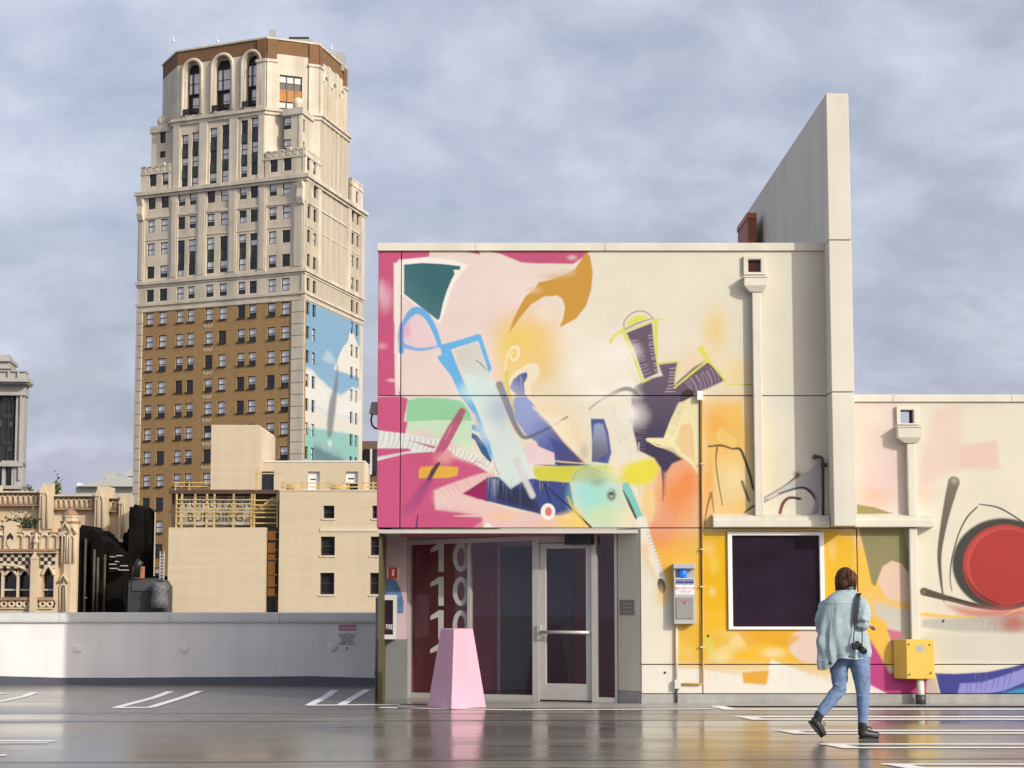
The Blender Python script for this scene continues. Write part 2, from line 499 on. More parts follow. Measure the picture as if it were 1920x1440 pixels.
        t.links.new(n.outputs['Fac'], mr.inputs['Value']); t.links.new(mr.outputs[0], hs.inputs['Value'])
        t.links.new(ti.outputs['Color'], hs.inputs['Color']); t.links.new(hs.outputs['Color'], b.inputs['Base Color'])
        b.inputs['Roughness'].default_value = rough; b.inputs['Specular IOR Level'].default_value = .3
        n3 = t.nodes.new('ShaderNodeTexNoise'); n3.inputs['Scale'].default_value = 90; n3.inputs['Detail'].default_value = 3
        t.links.new(g.outputs['Object'], n3.inputs['Vector'])
        bp = t.nodes.new('ShaderNodeBump'); bp.inputs['Strength'].default_value = .12; bp.inputs['Distance'].default_value = .01
        t.links.new(n3.outputs['Fac'], bp.inputs['Height']); t.links.new(bp.outputs[0], b.inputs['Normal'])
        return m

def conv_front(px, py):
    p = at(px, py, Y0); return p.x, p.z
CREAM = (231, 226, 207); PINK = (199, 86, 128); LPINK = (232, 214, 210)
cv = Canvas(-1.8, 8.6, -0.05, 6.3, 165, lin(CREAM), conv_front)
P_, K_, B_, H_ = cv.poly, cv.stroke, cv.blob, cv.hatch

# --- soft colour clouds
P_([(700, 466), (960, 466), (1010, 620), (960, 760), (700, 760)], LPINK, 60, .95)
B_(1000, 560, 110, 120, LPINK, .8)
B_(985, 640, 105, 95, (240, 200, 110), .95); B_(960, 660, 60, 90, (236, 210, 105), .9); B_(1010, 690, 90, 70, (238, 205, 130), .8)
B_(1010, 790, 120, 70, (243, 215, 165), .85); B_(1060, 840, 60, 60, (243, 214, 160), .8); B_(1090, 640, 70, 120, (236, 232, 216), .7)
B_(1340, 620, 42, 75, (238, 210, 140), .85); B_(1300, 690, 55, 60, (238, 205, 160), .7); B_(1250, 640, 60, 40, (240, 232, 214), .6)
P_([(1312, 748), (1412, 742), (1412, 985), (1312, 990)], (240, 195, 100), 26, .95, cloud=.4)
B_(1345, 800, 45, 55, (240, 180, 75), .9); B_(1380, 800, 22, 55, (235, 190, 95), .9); B_(1380, 700, 60, 50, (240, 215, 150), .8)
B_(1375, 900, 70, 75, (236, 218, 165), .9); B_(1440, 860, 40, 140, (240, 226, 190), .6)
B_(1470, 760, 60, 40, (228, 226, 215), .6)
# lower wall yellow and white
P_([(1215, 1000), (1560, 985), (1640, 1010), (1640, 1190), (1560, 1255), (1250, 1250), (1262, 1120), (1222, 1050)], (238, 188, 40), 22, 1, cloud=.25)
P_([(1315, 1000), (1362, 1000), (1362, 1140), (1318, 1150)], (234, 184, 8), 10, .95)
B_(1255, 1040, 55, 60, (243, 185, 70), .9); B_(1230, 1005, 40, 40, (240, 150, 90), .9); B_(1330, 1030, 18, 26, (245, 205, 120), .7)
P_([(1200, 1080), (1262, 1120), (1266, 1300), (1200, 1300)], (234, 230, 212), 16, 1)
B_(1330, 1210, 22, 40, (215, 215, 90), .75); B_(1360, 1210, 40, 40, (240, 222, 150), .8); B_(1385, 1200, 36, 28, (238, 215, 175), .7)
P_([(1318, 1255), (1392, 1268), (1394, 1285), (1438, 1287), (1446, 1266), (1442, 1248), (1530, 1270), (1560, 1290), (1560, 1312), (1200, 1312), (1200, 1255)], (238, 234, 222), 2.5, 1, rag=3)
P_([(1392, 1262), (1446, 1258), (1438, 1284), (1394, 1280)], (226, 172, 60), 2, 1, rag=3)
P_([(1446, 1238), (1540, 1275), (1600, 1300), (1600, 1320), (1430, 1320)], (240, 237, 226), 3, 1, rag=4)
P_([(1475, 1203), (1500, 1185), (1560, 1180), (1640, 1190), (1640, 1240), (1540, 1245), (1495, 1235)], (235, 210, 195), 3, 1, curve=True, rag=4)
B_(1560, 1255, 60, 20, (240, 200, 120), .8)
# orange field by the joint
B_(1265, 930, 75, 110, (240, 150, 85), 1, power=.7); B_(1290, 900, 40, 70, (240, 140, 60), .9); B_(1235, 985, 50, 40, (236, 165, 130), .9)
B_(1255, 880, 50, 40, (235, 165, 125), .8); B_(1185, 960, 45, 45, (240, 225, 190), .8)
P_([(1148, 742), (1240, 742), (1310, 745), (1310, 830), (1240, 840)], (238, 232, 214), 16, .5)

# --- magenta frame at the edge
P_([(702, 464), (752, 464), (752, 482), (745, 490), (739, 500), (738, 600), (748, 640), (742, 700), (750, 742), (702, 744)], PINK, 2, 1, rag=2)
B_(722, 560, 22, 40, (222, 178, 190), .85); B_(716, 650, 16, 10, (225, 165, 185), .8); B_(735, 714, 16, 6, (230, 200, 205), .9); B_(715, 545, 10, 30, (225, 190, 200), .7)
P_([(750, 464), (806, 464), (804, 484), (750, 490)], PINK, 2, 1, rag=3)
P_([(822, 466), (862, 470), (900, 479), (898, 468), (940, 478), (975, 492), (1010, 496), (1075, 496), (1110, 470), (1110, 462), (820, 462)], PINK, 2, 1, rag=3)
B_(1072, 484, 14, 8, (226, 200, 205), .8)
P_([(738, 494), (748, 494), (750, 640), (747, 742), (741, 742), (739, 640)], (240, 234, 226), 2, .9, rag=2)
# teal sail with white border
P_([(750, 488), (800, 483), (850, 488), (880, 498), (866, 512), (852, 530), (842, 555), (832, 590), (824, 608), (757, 556), (750, 552)], (243, 241, 234), 2, 1)
P_([(757, 497), (790, 494), (830, 496), (863, 500), (862, 507), (850, 507), (852, 515), (846, 526), (838, 545), (830, 570), (824, 598), (820, 601), (757, 552)], (52, 104, 112), 1.3, 1, col2=(72, 118, 125), grad=((800, 520), (760, 560)))
B_(905, 545, 60, 70, LPINK, .6)
# ochre wave
P_([(954, 626), (962, 600), (975, 574), (985, 556), (1000, 545), (1010, 530), (1035, 525), (1060, 515), (1078, 505), (1088, 490), (1098, 473), (1106, 482), (1111, 510), (1108, 545), (1098, 575), (1080, 598), (1049, 615), (1056, 596), (1059, 575), (1053, 560), (1044, 555), (1020, 557), (995, 572), (974, 597)], (203, 153, 60), 1.4, 1)
B_(1000, 545, 26, 12, (220, 190, 150), .75); B_(1060, 512, 30, 12, (225, 200, 175), .7); B_(1040, 520, 40, 10, (214, 172, 100), .6)
B_(1020, 590, 30, 26, (238, 228, 205), .8); B_(1160, 670, 90, 60, (243, 240, 230), .9); B_(1100, 700, 80, 60, (240, 236, 222), .9)
# green panels
P_([(763, 752), (785, 746), (830, 747), (865, 752), (880, 772), (885, 790), (820, 789), (760, 792), (762, 770)], (148, 211, 164), 1.5, 1)
P_([(760, 793), (884, 790), (882, 850), (860, 836), (820, 826), (765, 812)], (201, 230, 200), 2, 1)
B_(790, 815, 34, 14, (238, 205, 205), .8); B_(870, 840, 24, 16, (215, 235, 205), .7)
# magenta body lower left
P_([(702, 744), (752, 744), (764, 748), (762, 766), (757, 790), (764, 793), (757, 830), (850, 845), (890, 870), (930, 895), (900, 920), (898, 960), (905, 970), (850, 968), (900, 966), (905, 976), (885, 992), (702, 992)], (203, 88, 132), 2, 1, rag=2)
P_([(758, 826), (800, 816), (860, 838), (900, 862), (890, 872), (820, 852)], (232, 190, 200), 5, .7)
# blue loop and bracket
K_([(752, 660), (754, 625), (768, 592), (782, 583), (800, 594), (815, 622), (824, 648)], [10, 13, 14, 14, 12, 10, 9], (112, 170, 230), 1.3, col2=(104, 182, 238))
K_([(752, 608), (750, 630), (753, 645), (765, 652), (790, 656), (822, 650)], [6, 9, 9, 8, 6, 5], (150, 150, 215), 1.6, .9, col2=(110, 180, 235))
P_([(756, 640), (758, 612), (770, 595), (785, 592), (800, 608), (812, 640), (818, 650), (780, 652)], (232, 205, 214), 2, .9)
B_(764, 622, 12, 22, (232, 160, 195), .7)
P_([(824, 648), (868, 636), (895, 627), (901, 628), (922, 692), (916, 700), (896, 640), (845, 656), (862, 700), (880, 742), (905, 790), (918, 820), (905, 830), (890, 780), (862, 742), (845, 705), (822, 676), (820, 668), (828, 666)], (104, 180, 234), 1.3, 1)
P_([(884, 797), (915, 800), (920, 830), (926, 866), (912, 845), (898, 812), (884, 806)], (104, 180, 234), 1.5, 1)
P_([(884, 812), (896, 818), (908, 834), (922, 864), (918, 868), (902, 850), (890, 826), (884, 822)], (44, 92, 145), 1.5, 1)
P_([(852, 658), (894, 642), (910, 680), (920, 715), (930, 745), (880, 745), (866, 700)], (208, 209, 200), 2, 1, col2=(205, 228, 226), grad=((880, 660), (895, 740)))
K_([(892, 676), (902, 684), (912, 694)], [1.5, 1.8, 1.2], (120, 110, 100), 1)
# the pale beam
P_([(866, 700), (925, 712), (950, 790), (985, 850), (1000, 900), (980, 905), (957, 918), (945, 905), (930, 890), (926, 866), (918, 830), (905, 800), (885, 745)], (214, 231, 228), 3, 1)
B_(880, 735, 40, 30, (205, 238, 235), .8); B_(935, 770, 40, 50, (176, 190, 212), .8, rot=20); B_(915, 810, 30, 30, (224, 234, 232), .8); B_(960, 860, 40, 50, (220, 234, 234), .8)
P_([(884, 770), (892, 778), (900, 800), (894, 808)], (205, 205, 208), 3, .8)
# white ribbed tail to the left
P_([(702, 806), (750, 812), (800, 820), (826, 824), (815, 848), (760, 852), (702, 866), (702, 858), (770, 846), (765, 842), (702, 842)], (226, 233, 230), 1.6, 1, rag=2)
P_([(765, 826), (818, 838), (812, 842)], PINK, 1.5, .9)
P_([(838, 838), (870, 842), (915, 864), (930, 874), (910, 884), (892, 872), (850, 856)], (232, 232, 224), 1.6, 1, rag=2)
H_((706, 808), (822, 826), (700, 836), (812, 848), 12, 1.3, (120, 115, 130), .75, 3, 2)
H_((842, 838), (926, 868), (838, 852), (905, 886), 10, 1.3, (120, 110, 125), .7, 3, 2)
K_([(704, 860), (740, 854), (775, 850)], [1, 1.5, 1], (150, 130, 150), 1.2, .5)
# brush stroke and stick
K_([(866, 772), (850, 800), (834, 830), (822, 850)], [15, 20, 21, 16], (186, 80, 122), 2, .95, rag=2.5)
K_([(864, 774), (858, 790)], [10, 12], (150, 100, 112), 4, .7)
K_([(846, 800), (834, 826)], [2, 1.5], (222, 160, 180), 1.2, .7)
B_(832, 860, 26, 18, (230, 165, 160), .9)
P_([(788, 876), (820, 873), (860, 876), (858, 893), (838, 898), (784, 898), (784, 884)], (228, 178, 62), 1.5, 1, rag=2)
K_([(822, 870), (812, 884), (804, 899)], [6, 9, 7], (62, 40, 70), 1.6, .95)
K_([(806, 898), (785, 930), (764, 958)], [9, 20, 22], (120, 62, 130), 5, .65, a2=.25)
K_([(783, 966), (780, 990)], [2, 3], (50, 40, 100), 1)
# pink arm at the bottom
P_([(900, 888), (925, 884), (930, 895), (900, 912), (868, 926), (905, 940), (960, 958), (1020, 968), (1080, 975), (1110, 992), (890, 992), (905, 976), (902, 968), (860, 962), (815, 957), (812, 920), (840, 908)], (234, 200, 196), 3, 1, rag=2)
B_(835, 935, 30, 24, (240, 214, 212), .8); B_(940, 968, 60, 16, (238, 200, 160), .8); B_(1040, 982, 70, 16, (232, 195, 160), .8)
H_((822, 918), (908, 884), (840, 940), (912, 902), 12, 2, (205, 150, 170), .55, 4, 3)
H_((822, 952), (900, 962), (824, 966), (905, 970), 12, 2, (190, 130, 180), .35, 3, 1)
P_([(868, 926), (912, 897), (915, 942)], (150, 30, 90), 2, 1)
P_([(902, 992), (914, 980), (930, 992)], (240, 238, 230), 1.5, 1); P_([(866, 988), (905, 972), (905, 992)], (203, 88, 132), 4, .6)
# navy hull
P_([(912, 896), (935, 895), (957, 918), (985, 900), (1000, 898), (1012, 900), (1068, 905), (1078, 960), (1050, 968), (1020, 966), (960, 952), (912, 940)], (56, 72, 140), 1.8, 1)
P_([(918, 897), (940, 905), (957, 918), (986, 905), (1005, 940), (1012, 962), (960, 948), (925, 938)], (38, 46, 78), 8, .95)
B_(925, 920, 8, 20, (70, 85, 150), .7)
cv.drips(915, 936, 895, 945, 9, (190, 196, 215), .6, 1.4); cv.drips(940, 1000, 900, 960, 5, (150, 160, 190), .5, 1.2)
# periwinkle fin
P_([(965, 745), (990, 744), (1006, 768), (1030, 796), (1062, 832), (1100, 872), (1105, 880), (1040, 873), (1038, 850), (1000, 838), (1005, 830), (985, 815), (968, 790), (958, 765)], (78, 92, 160), 1.8, 1, col2=(150, 165, 214), grad=((1040, 850), (970, 790)))
P_([(1030, 822), (1062, 834), (1103, 876), (1105, 882), (1046, 880), (1040, 846)], (64, 76, 142), 2, .9, col2=(82, 68, 110), grad=((1040, 830), (1095, 880)))
P_([(952, 725), (960, 705), (975, 692), (990, 683), (1004, 683), (1012, 694), (1006, 712), (994, 726), (996, 745), (1004, 758), (990, 748), (984, 740), (966, 742), (955, 738)], (240, 230, 200), 2, 1, curve=True)
P_([(955, 728), (962, 712), (975, 702), (987, 698), (989, 706), (982, 720), (984, 742), (968, 742)], (88, 98, 160), 1.4, 1, col2=(160, 165, 200), grad=((980, 705), (958, 735)))
K_([(950, 728), (946, 702), (950, 672), (960, 653), (970, 654), (971, 668), (963, 677), (957, 670), (962, 662)], [2, 2, 3, 5, 6, 5, 4, 3, 2], (241, 232, 205), 1.1)
K_([(948, 700), (952, 730), (958, 750), (964, 775)], [8, 7, 5, 3], (220, 205, 90), 1.8, .8)
K_([(936, 722), (948, 752), (962, 790), (976, 815), (988, 821), (1010, 812), (1036, 799), (1064, 782)], [13, 13, 10, 9, 7, 5, 4, 2], (130, 140, 158), 1.8, .9, col2=(70, 78, 110))
B_(937, 722, 10, 9, (150, 138, 118), .9)
K_([(1064, 782), (1040, 796)], [2, 3], (140, 130, 110), 1.2, .7)
K_([(1034, 806), (1062, 834), (1098, 870), (1106, 874)], [1, 2, 2.5, 3], (180, 62, 50), 1.1)
K_([(1000, 765), (1030, 790), (1060, 826), (1100, 868)], [3, 6, 10, 6], (240, 232, 210), 3, .9)
P_([(1012, 779), (1040, 776), (1068, 800), (1090, 850), (1062, 826), (1030, 795)], (240, 230, 205), 8, .8)
# pink flag beside it
P_([(980, 838), (1004, 828), (1010, 838), (1038, 850), (1040, 874), (1012, 872), (990, 868)], (232, 208, 212), 2, 1)
P_([(1000, 872), (1030, 872), (1060, 874), (1040, 876)], (60, 72, 140), 1.5, .9)
# lime bar
P_([(1000, 876), (1060, 874), (1140, 874), (1180, 876), (1184, 890), (1170, 905), (1110, 905), (1070, 905), (1010, 902), (1000, 890)], (208, 208, 74), 2, 1, rag=2, col2=(224, 216, 60), grad=((1020, 890), (1150, 890)))
P_([(1172, 870), (1222, 858), (1236, 876), (1228, 900), (1205, 912), (1172, 910)], (228, 220, 72), 7, 1)
K_([(968, 865), (980, 892), (998, 930)], [14, 12, 11], (216, 218, 218), 3, .95)
K_([(1040, 865), (1075, 868), (1110, 872)], [2, 1.6, 1.2], (222, 200, 140), 1.2)
# turquoise wheel
B_(1118, 935, 62, 78, (165, 222, 210), 1, power=.45, cloud=.15); B_(1098, 920, 34, 44, (160, 226, 222), .9); B_(1130, 968, 60, 36, (205, 226, 170), .8); B_(1160, 950, 40, 40, (205, 228, 200), .8)
B_(1110, 893, 40, 24, (180, 190, 130), .8); B_(1120, 905, 24, 14, (150, 170, 150), .7); B_(1180, 970, 50, 30, (238, 228, 190), .7)
K_([(1074, 900), (1082, 884), (1100, 878), (1122, 884)], [1.5, 1.2, 1.2, 1], (120, 130, 70), 1.5, .6)
P_([(1078, 950), (1068, 990), (1095, 992), (1110, 992)], (240, 208, 110), 6, .95)
P_([(1040, 968), (1076, 958), (1104, 992), (1050, 992)], (238, 205, 115), 8, .8)
K_([(1020, 908), (1026, 926), (1032, 945)], [1.5, 2, 1.5], (25, 28, 45), 1)
K_([(1020, 908), (1050, 936), (1080, 962), (1108, 990)], [2, 2.6, 2.6, 4], (25, 30, 45), 1)
K_([(1064, 932), (1075, 955), (1095, 980)], [3, 5, 2], (205, 190, 90), 1.4)
B_(1146, 929, 11, 14, (60, 66, 62), 1, power=.5, cloud=0); B_(1144, 921, 7, 4, (190, 215, 225), .9); B_(1146, 931, 5, 3.5, (225, 190, 120), 1, power=.6)
# target disc
P_(Canvas.smooth([(1027 + 13.5 * math.cos(a), 960 + 15.5 * math.sin(a)) for a in np.linspace(0, 6.2832, 13)[:-1]]), (243, 240, 234), 1.2)
P_(Canvas.smooth([(1028 + 6.5 * math.cos(a), 960 + 8.5 * math.sin(a)) for a in np.linspace(0, 6.2832, 13)[:-1]]), (222, 122, 108), 1.2)
# violet machine
P_([(1184, 742), (1190, 725), (1213, 712), (1242, 705), (1234, 684), (1270, 680), (1266, 700), (1264, 722), (1300, 690), (1326, 675), (1358, 714), (1330, 728), (1302, 738), (1284, 752), (1268, 775), (1252, 810), (1238, 838), (1262, 850), (1280, 862), (1260, 870), (1248, 888), (1240, 880), (1226, 860), (1196, 845), (1190, 820), (1182, 790)], (104, 88, 110), 2.5, 1, col2=(60, 54, 84), grad=((1230, 700), (1220, 850)))
B_(1182, 778, 46, 40, (236, 232, 226), .95, power=.8); B_(1170, 725, 42, 32, (240, 238, 230), .95); B_(1190, 742, 26, 16, (226, 224, 222), .6)
P_([(1174, 625), (1222, 606), (1226, 650), (1234, 700), (1208, 712), (1200, 690), (1188, 655)], (104, 88, 108), 1.8, 1)
H_((1178, 640), (1208, 712), (1196, 636), (1222, 706), 13, 1.5, (205, 196, 200), .6, 3, 2)
H_((1214, 628), (1228, 702), (1226, 626), (1236, 700), 13, 1.6, (215, 208, 208), .7, 3, 1)
H_((1258, 690), (1248, 738), (1270, 688), (1266, 738), 8, 1.8, (225, 205, 200), .7, 3, 1)
H_((1280, 716), (1340, 688), (1292, 742), (1350, 722), 12, 1.6, (200, 180, 185), .6, 4, 3)
for pts, ww in (([(1168, 622), (1184, 660), (1204, 716)], [7, 6, 3]), ([(1168, 620), (1150, 632), (1144, 642)], [6, 4, 6]), ([(1170, 622), (1198, 612), (1226, 603)], [3, 3, 3]),
                ([(1229, 602), (1230, 650), (1233, 690)], [9, 6, 2]), ([(1226, 601), (1240, 600), (1252, 599)], [4, 2, 1]), ([(1204, 718), (1219, 711)], [3, 3]),
                ([(1234, 683), (1252, 679), (1272, 678)], [4, 3, 3]), ([(1272, 680), (1266, 722)], [3, 1]), ([(1264, 728), (1300, 698), (1328, 676)], [3, 4, 5]),
                ([(1326, 676), (1344, 694), (1360, 716)], [5, 4, 4]), ([(1314, 656), (1322, 668), (1330, 680)], [13, 10, 5]), ([(1358, 722), (1380, 722), (1408, 722)], [2, 2.5, 2.5])):
    K_(pts, ww, (222, 222, 96), 1.4)
K_([(1390, 722), (1408, 722)], [2, 3], (175, 200, 50), 1.2)
P_([(1172, 614), (1178, 600), (1196, 591), (1214, 594), (1218, 596)], (224, 226, 100), 2, 1, curve=False)
K_([(1170, 616), (1170, 604), (1182, 590), (1198, 584), (1214, 588), (1224, 598)], 2, (150, 140, 140), 1)
K_([(1172, 618), (1198, 606), (1224, 598)], [3, 3, 2], (165, 150, 155), 1)
P_([(1275, 752), (1278, 738), (1290, 730), (1300, 736), (1298, 744), (1284, 750)], (52, 48, 48), 1.8, 1, curve=True)
# pale yellow plume
P_([(1272, 756), (1300, 748), (1309, 746), (1309, 884), (1290, 866), (1260, 842), (1232, 834), (1212, 828), (1214, 822), (1244, 822), (1256, 790)], (240, 232, 182), 2, 1)
P_([(1266, 832), (1275, 800), (1292, 792), (1300, 812), (1303, 868), (1282, 852)], (236, 200, 150), 2, .8)
cv.drips(1270, 1302, 800, 866, 8, (240, 190, 140), .6, 1.6)
K_([(1212, 824), (1230, 836), (1262, 846), (1290, 864), (1308, 888)], [3, 3, 2, 2, 2], (240, 232, 182), 1.2)
B_(1250, 855, 26, 20, (62, 55, 85), .8); K_([(1242, 880), (1243, 905), (1243, 940)], [6, 3, 1], (58, 52, 78), 1.6, .9); K_([(1247, 885), (1247, 930)], [2, 1], (70, 60, 80), 1.2, .7)
# grey arch, little window
K_([(1104, 768), (1120, 755), (1145, 740), (1170, 730), (1186, 733), (1198, 743)], [2, 4, 6, 8, 8, 5], (150, 150, 138), 1.8, .85, col2=(120, 122, 112))
P_([(1107, 786), (1132, 786), (1140, 810), (1146, 850), (1140, 870), (1109, 866), (1110, 830)], (74, 86, 156), 1.8, 1)
P_([(1113, 798), (1120, 794), (1130, 796), (1136, 815), (1142, 850), (1112, 866), (1111, 830)], (150, 162, 190), 3, 1, col2=(105, 108, 125), grad=((1122, 800), (1125, 860)))
K_([(1104, 776), (1112, 768), (1126, 772), (1130, 780)], [2, 1.4, 1.2, 2], (215, 210, 190), 1.5, .7)
cv.drips(1150, 1205, 830, 876, 16, (238, 234, 222), .6, 1.6); cv.drips(1182, 1188, 762, 830, 6, (236, 234, 230), .8, 1.6)
B_(1095, 850, 16, 26, (190, 175, 155), .6); B_(1165, 860, 30, 24, (230, 224, 214), .8); B_(1156, 880, 26, 40, (240, 228, 196), .9)
# turquoise handle and brush
K_([(1173, 912), (1188, 945), (1202, 980)], [14, 14, 14], (130, 205, 195), 1.6)
K_([(1168, 920), (1182, 950), (1196, 980)], [2, 5, 3], (60, 66, 56), 1.4)
P_([(1202, 930), (1212, 914), (1224, 918), (1228, 945), (1224, 975), (1212, 978), (1202, 955)], (240, 210, 150), 2, .9, curve=True)
K_([(1202, 980), (1214, 1020), (1228, 1055), (1240, 1085)], [22, 20, 17, 12], (238, 234, 222), 2.4)
H_((1212, 1000), (1238, 1072), (1219, 998), (1244, 1070), 11, 1.2, (110, 105, 95), .8, 1, 0)
P_(Canvas.smooth([(1240 + 7.5 * math.cos(a) + 2 * math.sin(a), 1099 + 14.5 * math.sin(a)) for a in np.linspace(0, 6.2832, 13)[:-1]]), (72, 70, 66), 1.5)
# face sketch between the pipes
K_([(1328, 838), (1352, 836), (1372, 842), (1387, 843), (1396, 862), (1406, 892), (1412, 918)], [3, 4, 3, 5, 5, 5, 4], (74, 62, 44), 1.4)
K_([(1344, 840), (1342, 866), (1346, 900), (1354, 948)], [3, 2, 2, 1.5], (80, 66, 46), 1.2)
K_([(1391, 904), (1398, 924), (1404, 940)], [5, 5, 4], (105, 95, 75), 2)
K_([(1333, 925), (1326, 950), (1320, 985)], [5, 2.5, 1], (95, 75, 45), 1.4); K_([(1334, 930), (1338, 962)], [3, 1], (105, 85, 55), 1.5)
P_([(1340, 816), (1352, 802), (1382, 826), (1378, 836), (1350, 832)], (240, 208, 120), 3, .9)
K_([(1395, 962), (1412, 950), (1440, 936)], [2, 4, 2], (70, 50, 60), 1.3)
# horn on the right
P_([(1430, 940), (1460, 922), (1490, 900), (1500, 888), (1516, 884), (1538, 860), (1540, 900), (1536, 965), (1520, 965), (1530, 930), (1512, 916), (1480, 918), (1440, 936)], (205, 203, 200), 3, .85, col2=(182, 180, 182), grad=((1440, 940), (1530, 910)))
K_([(1430, 936), (1470, 912), (1496, 892)], [2, 2, 5], (92, 82, 72), 2); B_(1494, 890, 12, 10, (92, 86, 78), .8)
K_([(1430, 944), (1470, 924), (1505, 915), (1524, 926), (1532, 948), (1526, 964)], [2, 3, 4, 7, 8, 8], (165, 160, 172), 1.6)
K_([(1460, 926), (1500, 915), (1518, 922), (1528, 936)], [2, 4, 5, 3], (70, 55, 68), 1.3)
K_([(1462, 962), (1468, 944), (1480, 934), (1500, 936)], [6, 6, 5, 5], (132, 58, 66), 1.3, col2=(80, 50, 55))
# --- wall beyond the fin
P_([(1604, 750), (1690, 750), (1700, 800), (1690, 960), (1604, 960)], (233, 214, 205), 24, .95)
B_(1640, 930, 60, 40, (233, 196, 170), .85); B_(1660, 890, 60, 50, (235, 205, 205), .7); B_(1640, 780, 40, 30, (232, 226, 210), .8)
P_([(1752, 770), (1800, 760), (1804, 880), (1750, 900), (1725, 920), (1720, 880)], (232, 205, 196), 12, .8); P_([(1798, 838), (1868, 826), (1874, 880), (1802, 880)], (232, 200, 188), 6, .85)
B_(1730, 930, 40, 30, (235, 205, 185), .7)
P_([(1606, 946), (1640, 952), (1675, 964), (1606, 965)], (160, 150, 100), 2, 1)
K_([(1788, 905), (1780, 935), (1769, 985), (1761, 1040), (1764, 1090), (1770, 1130)], [22, 18, 12, 8, 5, 1], (122, 116, 100), 1.6, col2=(75, 68, 58))
B_(1789, 902, 12, 12, (180, 172, 155), .9)
K_([(1832, 951), (1812, 972), (1796, 1005), (1784, 1050), (1781, 1085), (1784, 1108)], [2.5, 3, 2.5, 2.5, 2, 1.5], (62, 56, 48), 1)
K_([(1836, 946), (1870, 952), (1900, 968), (1935, 992)], [2, 3, 3, 3], (62, 56, 48), 1)
def ring(cx, cy, rx, ry, col, soft=1.3):
    P_(Canvas.smooth([(cx + rx * math.cos(a), cy + ry * math.sin(a)) for a in np.linspace(0, 6.2832, 17)[:-1]], 4), col, soft)
ring(1880, 1058, 95, 86, (66, 64, 58), 3); ring(1884, 1060, 79, 76, (182, 62, 56)); ring(1884, 1060, 73, 71, (196, 78, 70)); ring(1888, 1062, 70, 69, (178, 54, 50))
B_(1885, 1055, 50, 50, (184, 56, 52), .6)
K_([(1806, 1070), (1822, 1100), (1850, 1125), (1885, 1138), (1920, 1132)], [2, 5, 8, 4, 3], (150, 46, 46), 2, .9); K_([(1815, 1090), (1840, 1118), (1875, 1134)], [1.5, 2.5, 2], (92, 40, 38), 1.3)
P_([(1604, 985), (1712, 985), (1712, 1180), (1604, 1180)], (243, 200, 110), 14, .95)
P_([(1604, 985), (1640, 985), (1660, 1080), (1690, 1130), (1718, 1150), (1718, 1120), (1604, 1100)], (243, 198, 70), 14, .8); B_(1612, 1005, 20, 40, (240, 205, 165), .8)
P_([(1608, 985), (1694, 985), (1700, 1020), (1710, 1060), (1712, 1090), (1690, 1058), (1672, 1052), (1655, 1062), (1644, 1092), (1640, 1100), (1634, 1094), (1622, 1040)], (148, 143, 100), 1.4, 1)
P_([(1645, 1090), (1655, 1064), (1672, 1053), (1690, 1058), (1712, 1090), (1715, 1130), (1690, 1130), (1660, 1120)], (236, 208, 186), 3, 1)
P_([(1694, 988), (1704, 988), (1712, 1060), (1706, 1050), (1698, 1010)], (205, 185, 170), 2, 1)
P_([(1640, 1130), (1718, 1150), (1718, 1200), (1670, 1185), (1640, 1160)], (208, 206, 202), 8, .9)
P_([(1632, 1150), (1660, 1165), (1685, 1240), (1695, 1255), (1650, 1250), (1620, 1180)], (243, 196, 70), 8, .95)
P_([(1662, 1180), (1690, 1185), (1690, 1245), (1675, 1215)], (205, 100, 142), 3, .9)
P_([(1632, 1200), (1650, 1230), (1668, 1262), (1690, 1256), (1740, 1270), (1745, 1315), (1625, 1315)], (196, 70, 135), 4, 1)
P_([(1632, 1285), (1675, 1308), (1640, 1315), (1625, 1315)], (240, 230, 225), 2, 1); K_([(1634, 1288), (1668, 1304)], [2, 2], (240, 215, 225), 1.5)
P_([(1738, 1268), (1752, 1270), (1764, 1315), (1735, 1315)], (208, 190, 175), 2, 1)
K_([(1732, 1110), (1760, 1118), (1790, 1126), (1830, 1136), (1880, 1142), (1930, 1134)], [15, 12, 9, 9, 6, 6], (86, 78, 66), 1.6)
K_([(1780, 1120), (1800, 1126), (1830, 1134)], [3, 4, 3], (60, 55, 48), 1.5); B_(1732, 1110, 8, 8, (120, 110, 95), .9)
P_([(1775, 1135), (1830, 1142), (1930, 1140), (1930, 1180), (1860, 1170), (1800, 1152)], (205, 90, 78), 10, .75)
P_([(1728, 1162), (1780, 1160), (1930, 1150), (1930, 1190), (1800, 1186), (1728, 1176)], (190, 188, 178), 5, .9, rag=3)
B_(1900, 1170, 40, 26, (190, 80, 70), .8)
cv.drips(1840, 1925, 1165, 1192, 26, (185, 150, 140), .6, 1.6)
K_([(1728, 1152), (1770, 1156), (1825, 1158)], [6, 5, 4], (238, 200, 96), 1.5, rag=2); K_([(1884, 1153), (1930, 1136)], [2, 3], (240, 180, 110), 1.2)
P_([(1728, 1186), (1800, 1190), (1930, 1188), (1930, 1240), (1728, 1240)], (214, 212, 200), 8, .8)
P_([(1752, 1262), (1790, 1264), (1850, 1260), (1900, 1250), (1940, 1238), (1940, 1315), (1766, 1315)], (62, 66, 150), 2, 1, rag=2)
P_([(1800, 1282), (1840, 1280), (1880, 1268), (1930, 1250), (1930, 1276), (1880, 1296), (1845, 1302), (1795, 1302)], (146, 146, 216), 2, 1)
H_((1806, 1280), (1900, 1262), (1804, 1300), (1892, 1290), 9, 2, (90, 92, 180), .8, 3, 0)
P_([(1880, 1300), (1940, 1284), (1940, 1320), (1860, 1320)], (50, 150, 190), 4, 1)
B_(2050, 900, 60, 60, (232, 205, 190), .8); B_(2050, 1200, 90, 60, (120, 130, 200), .8)
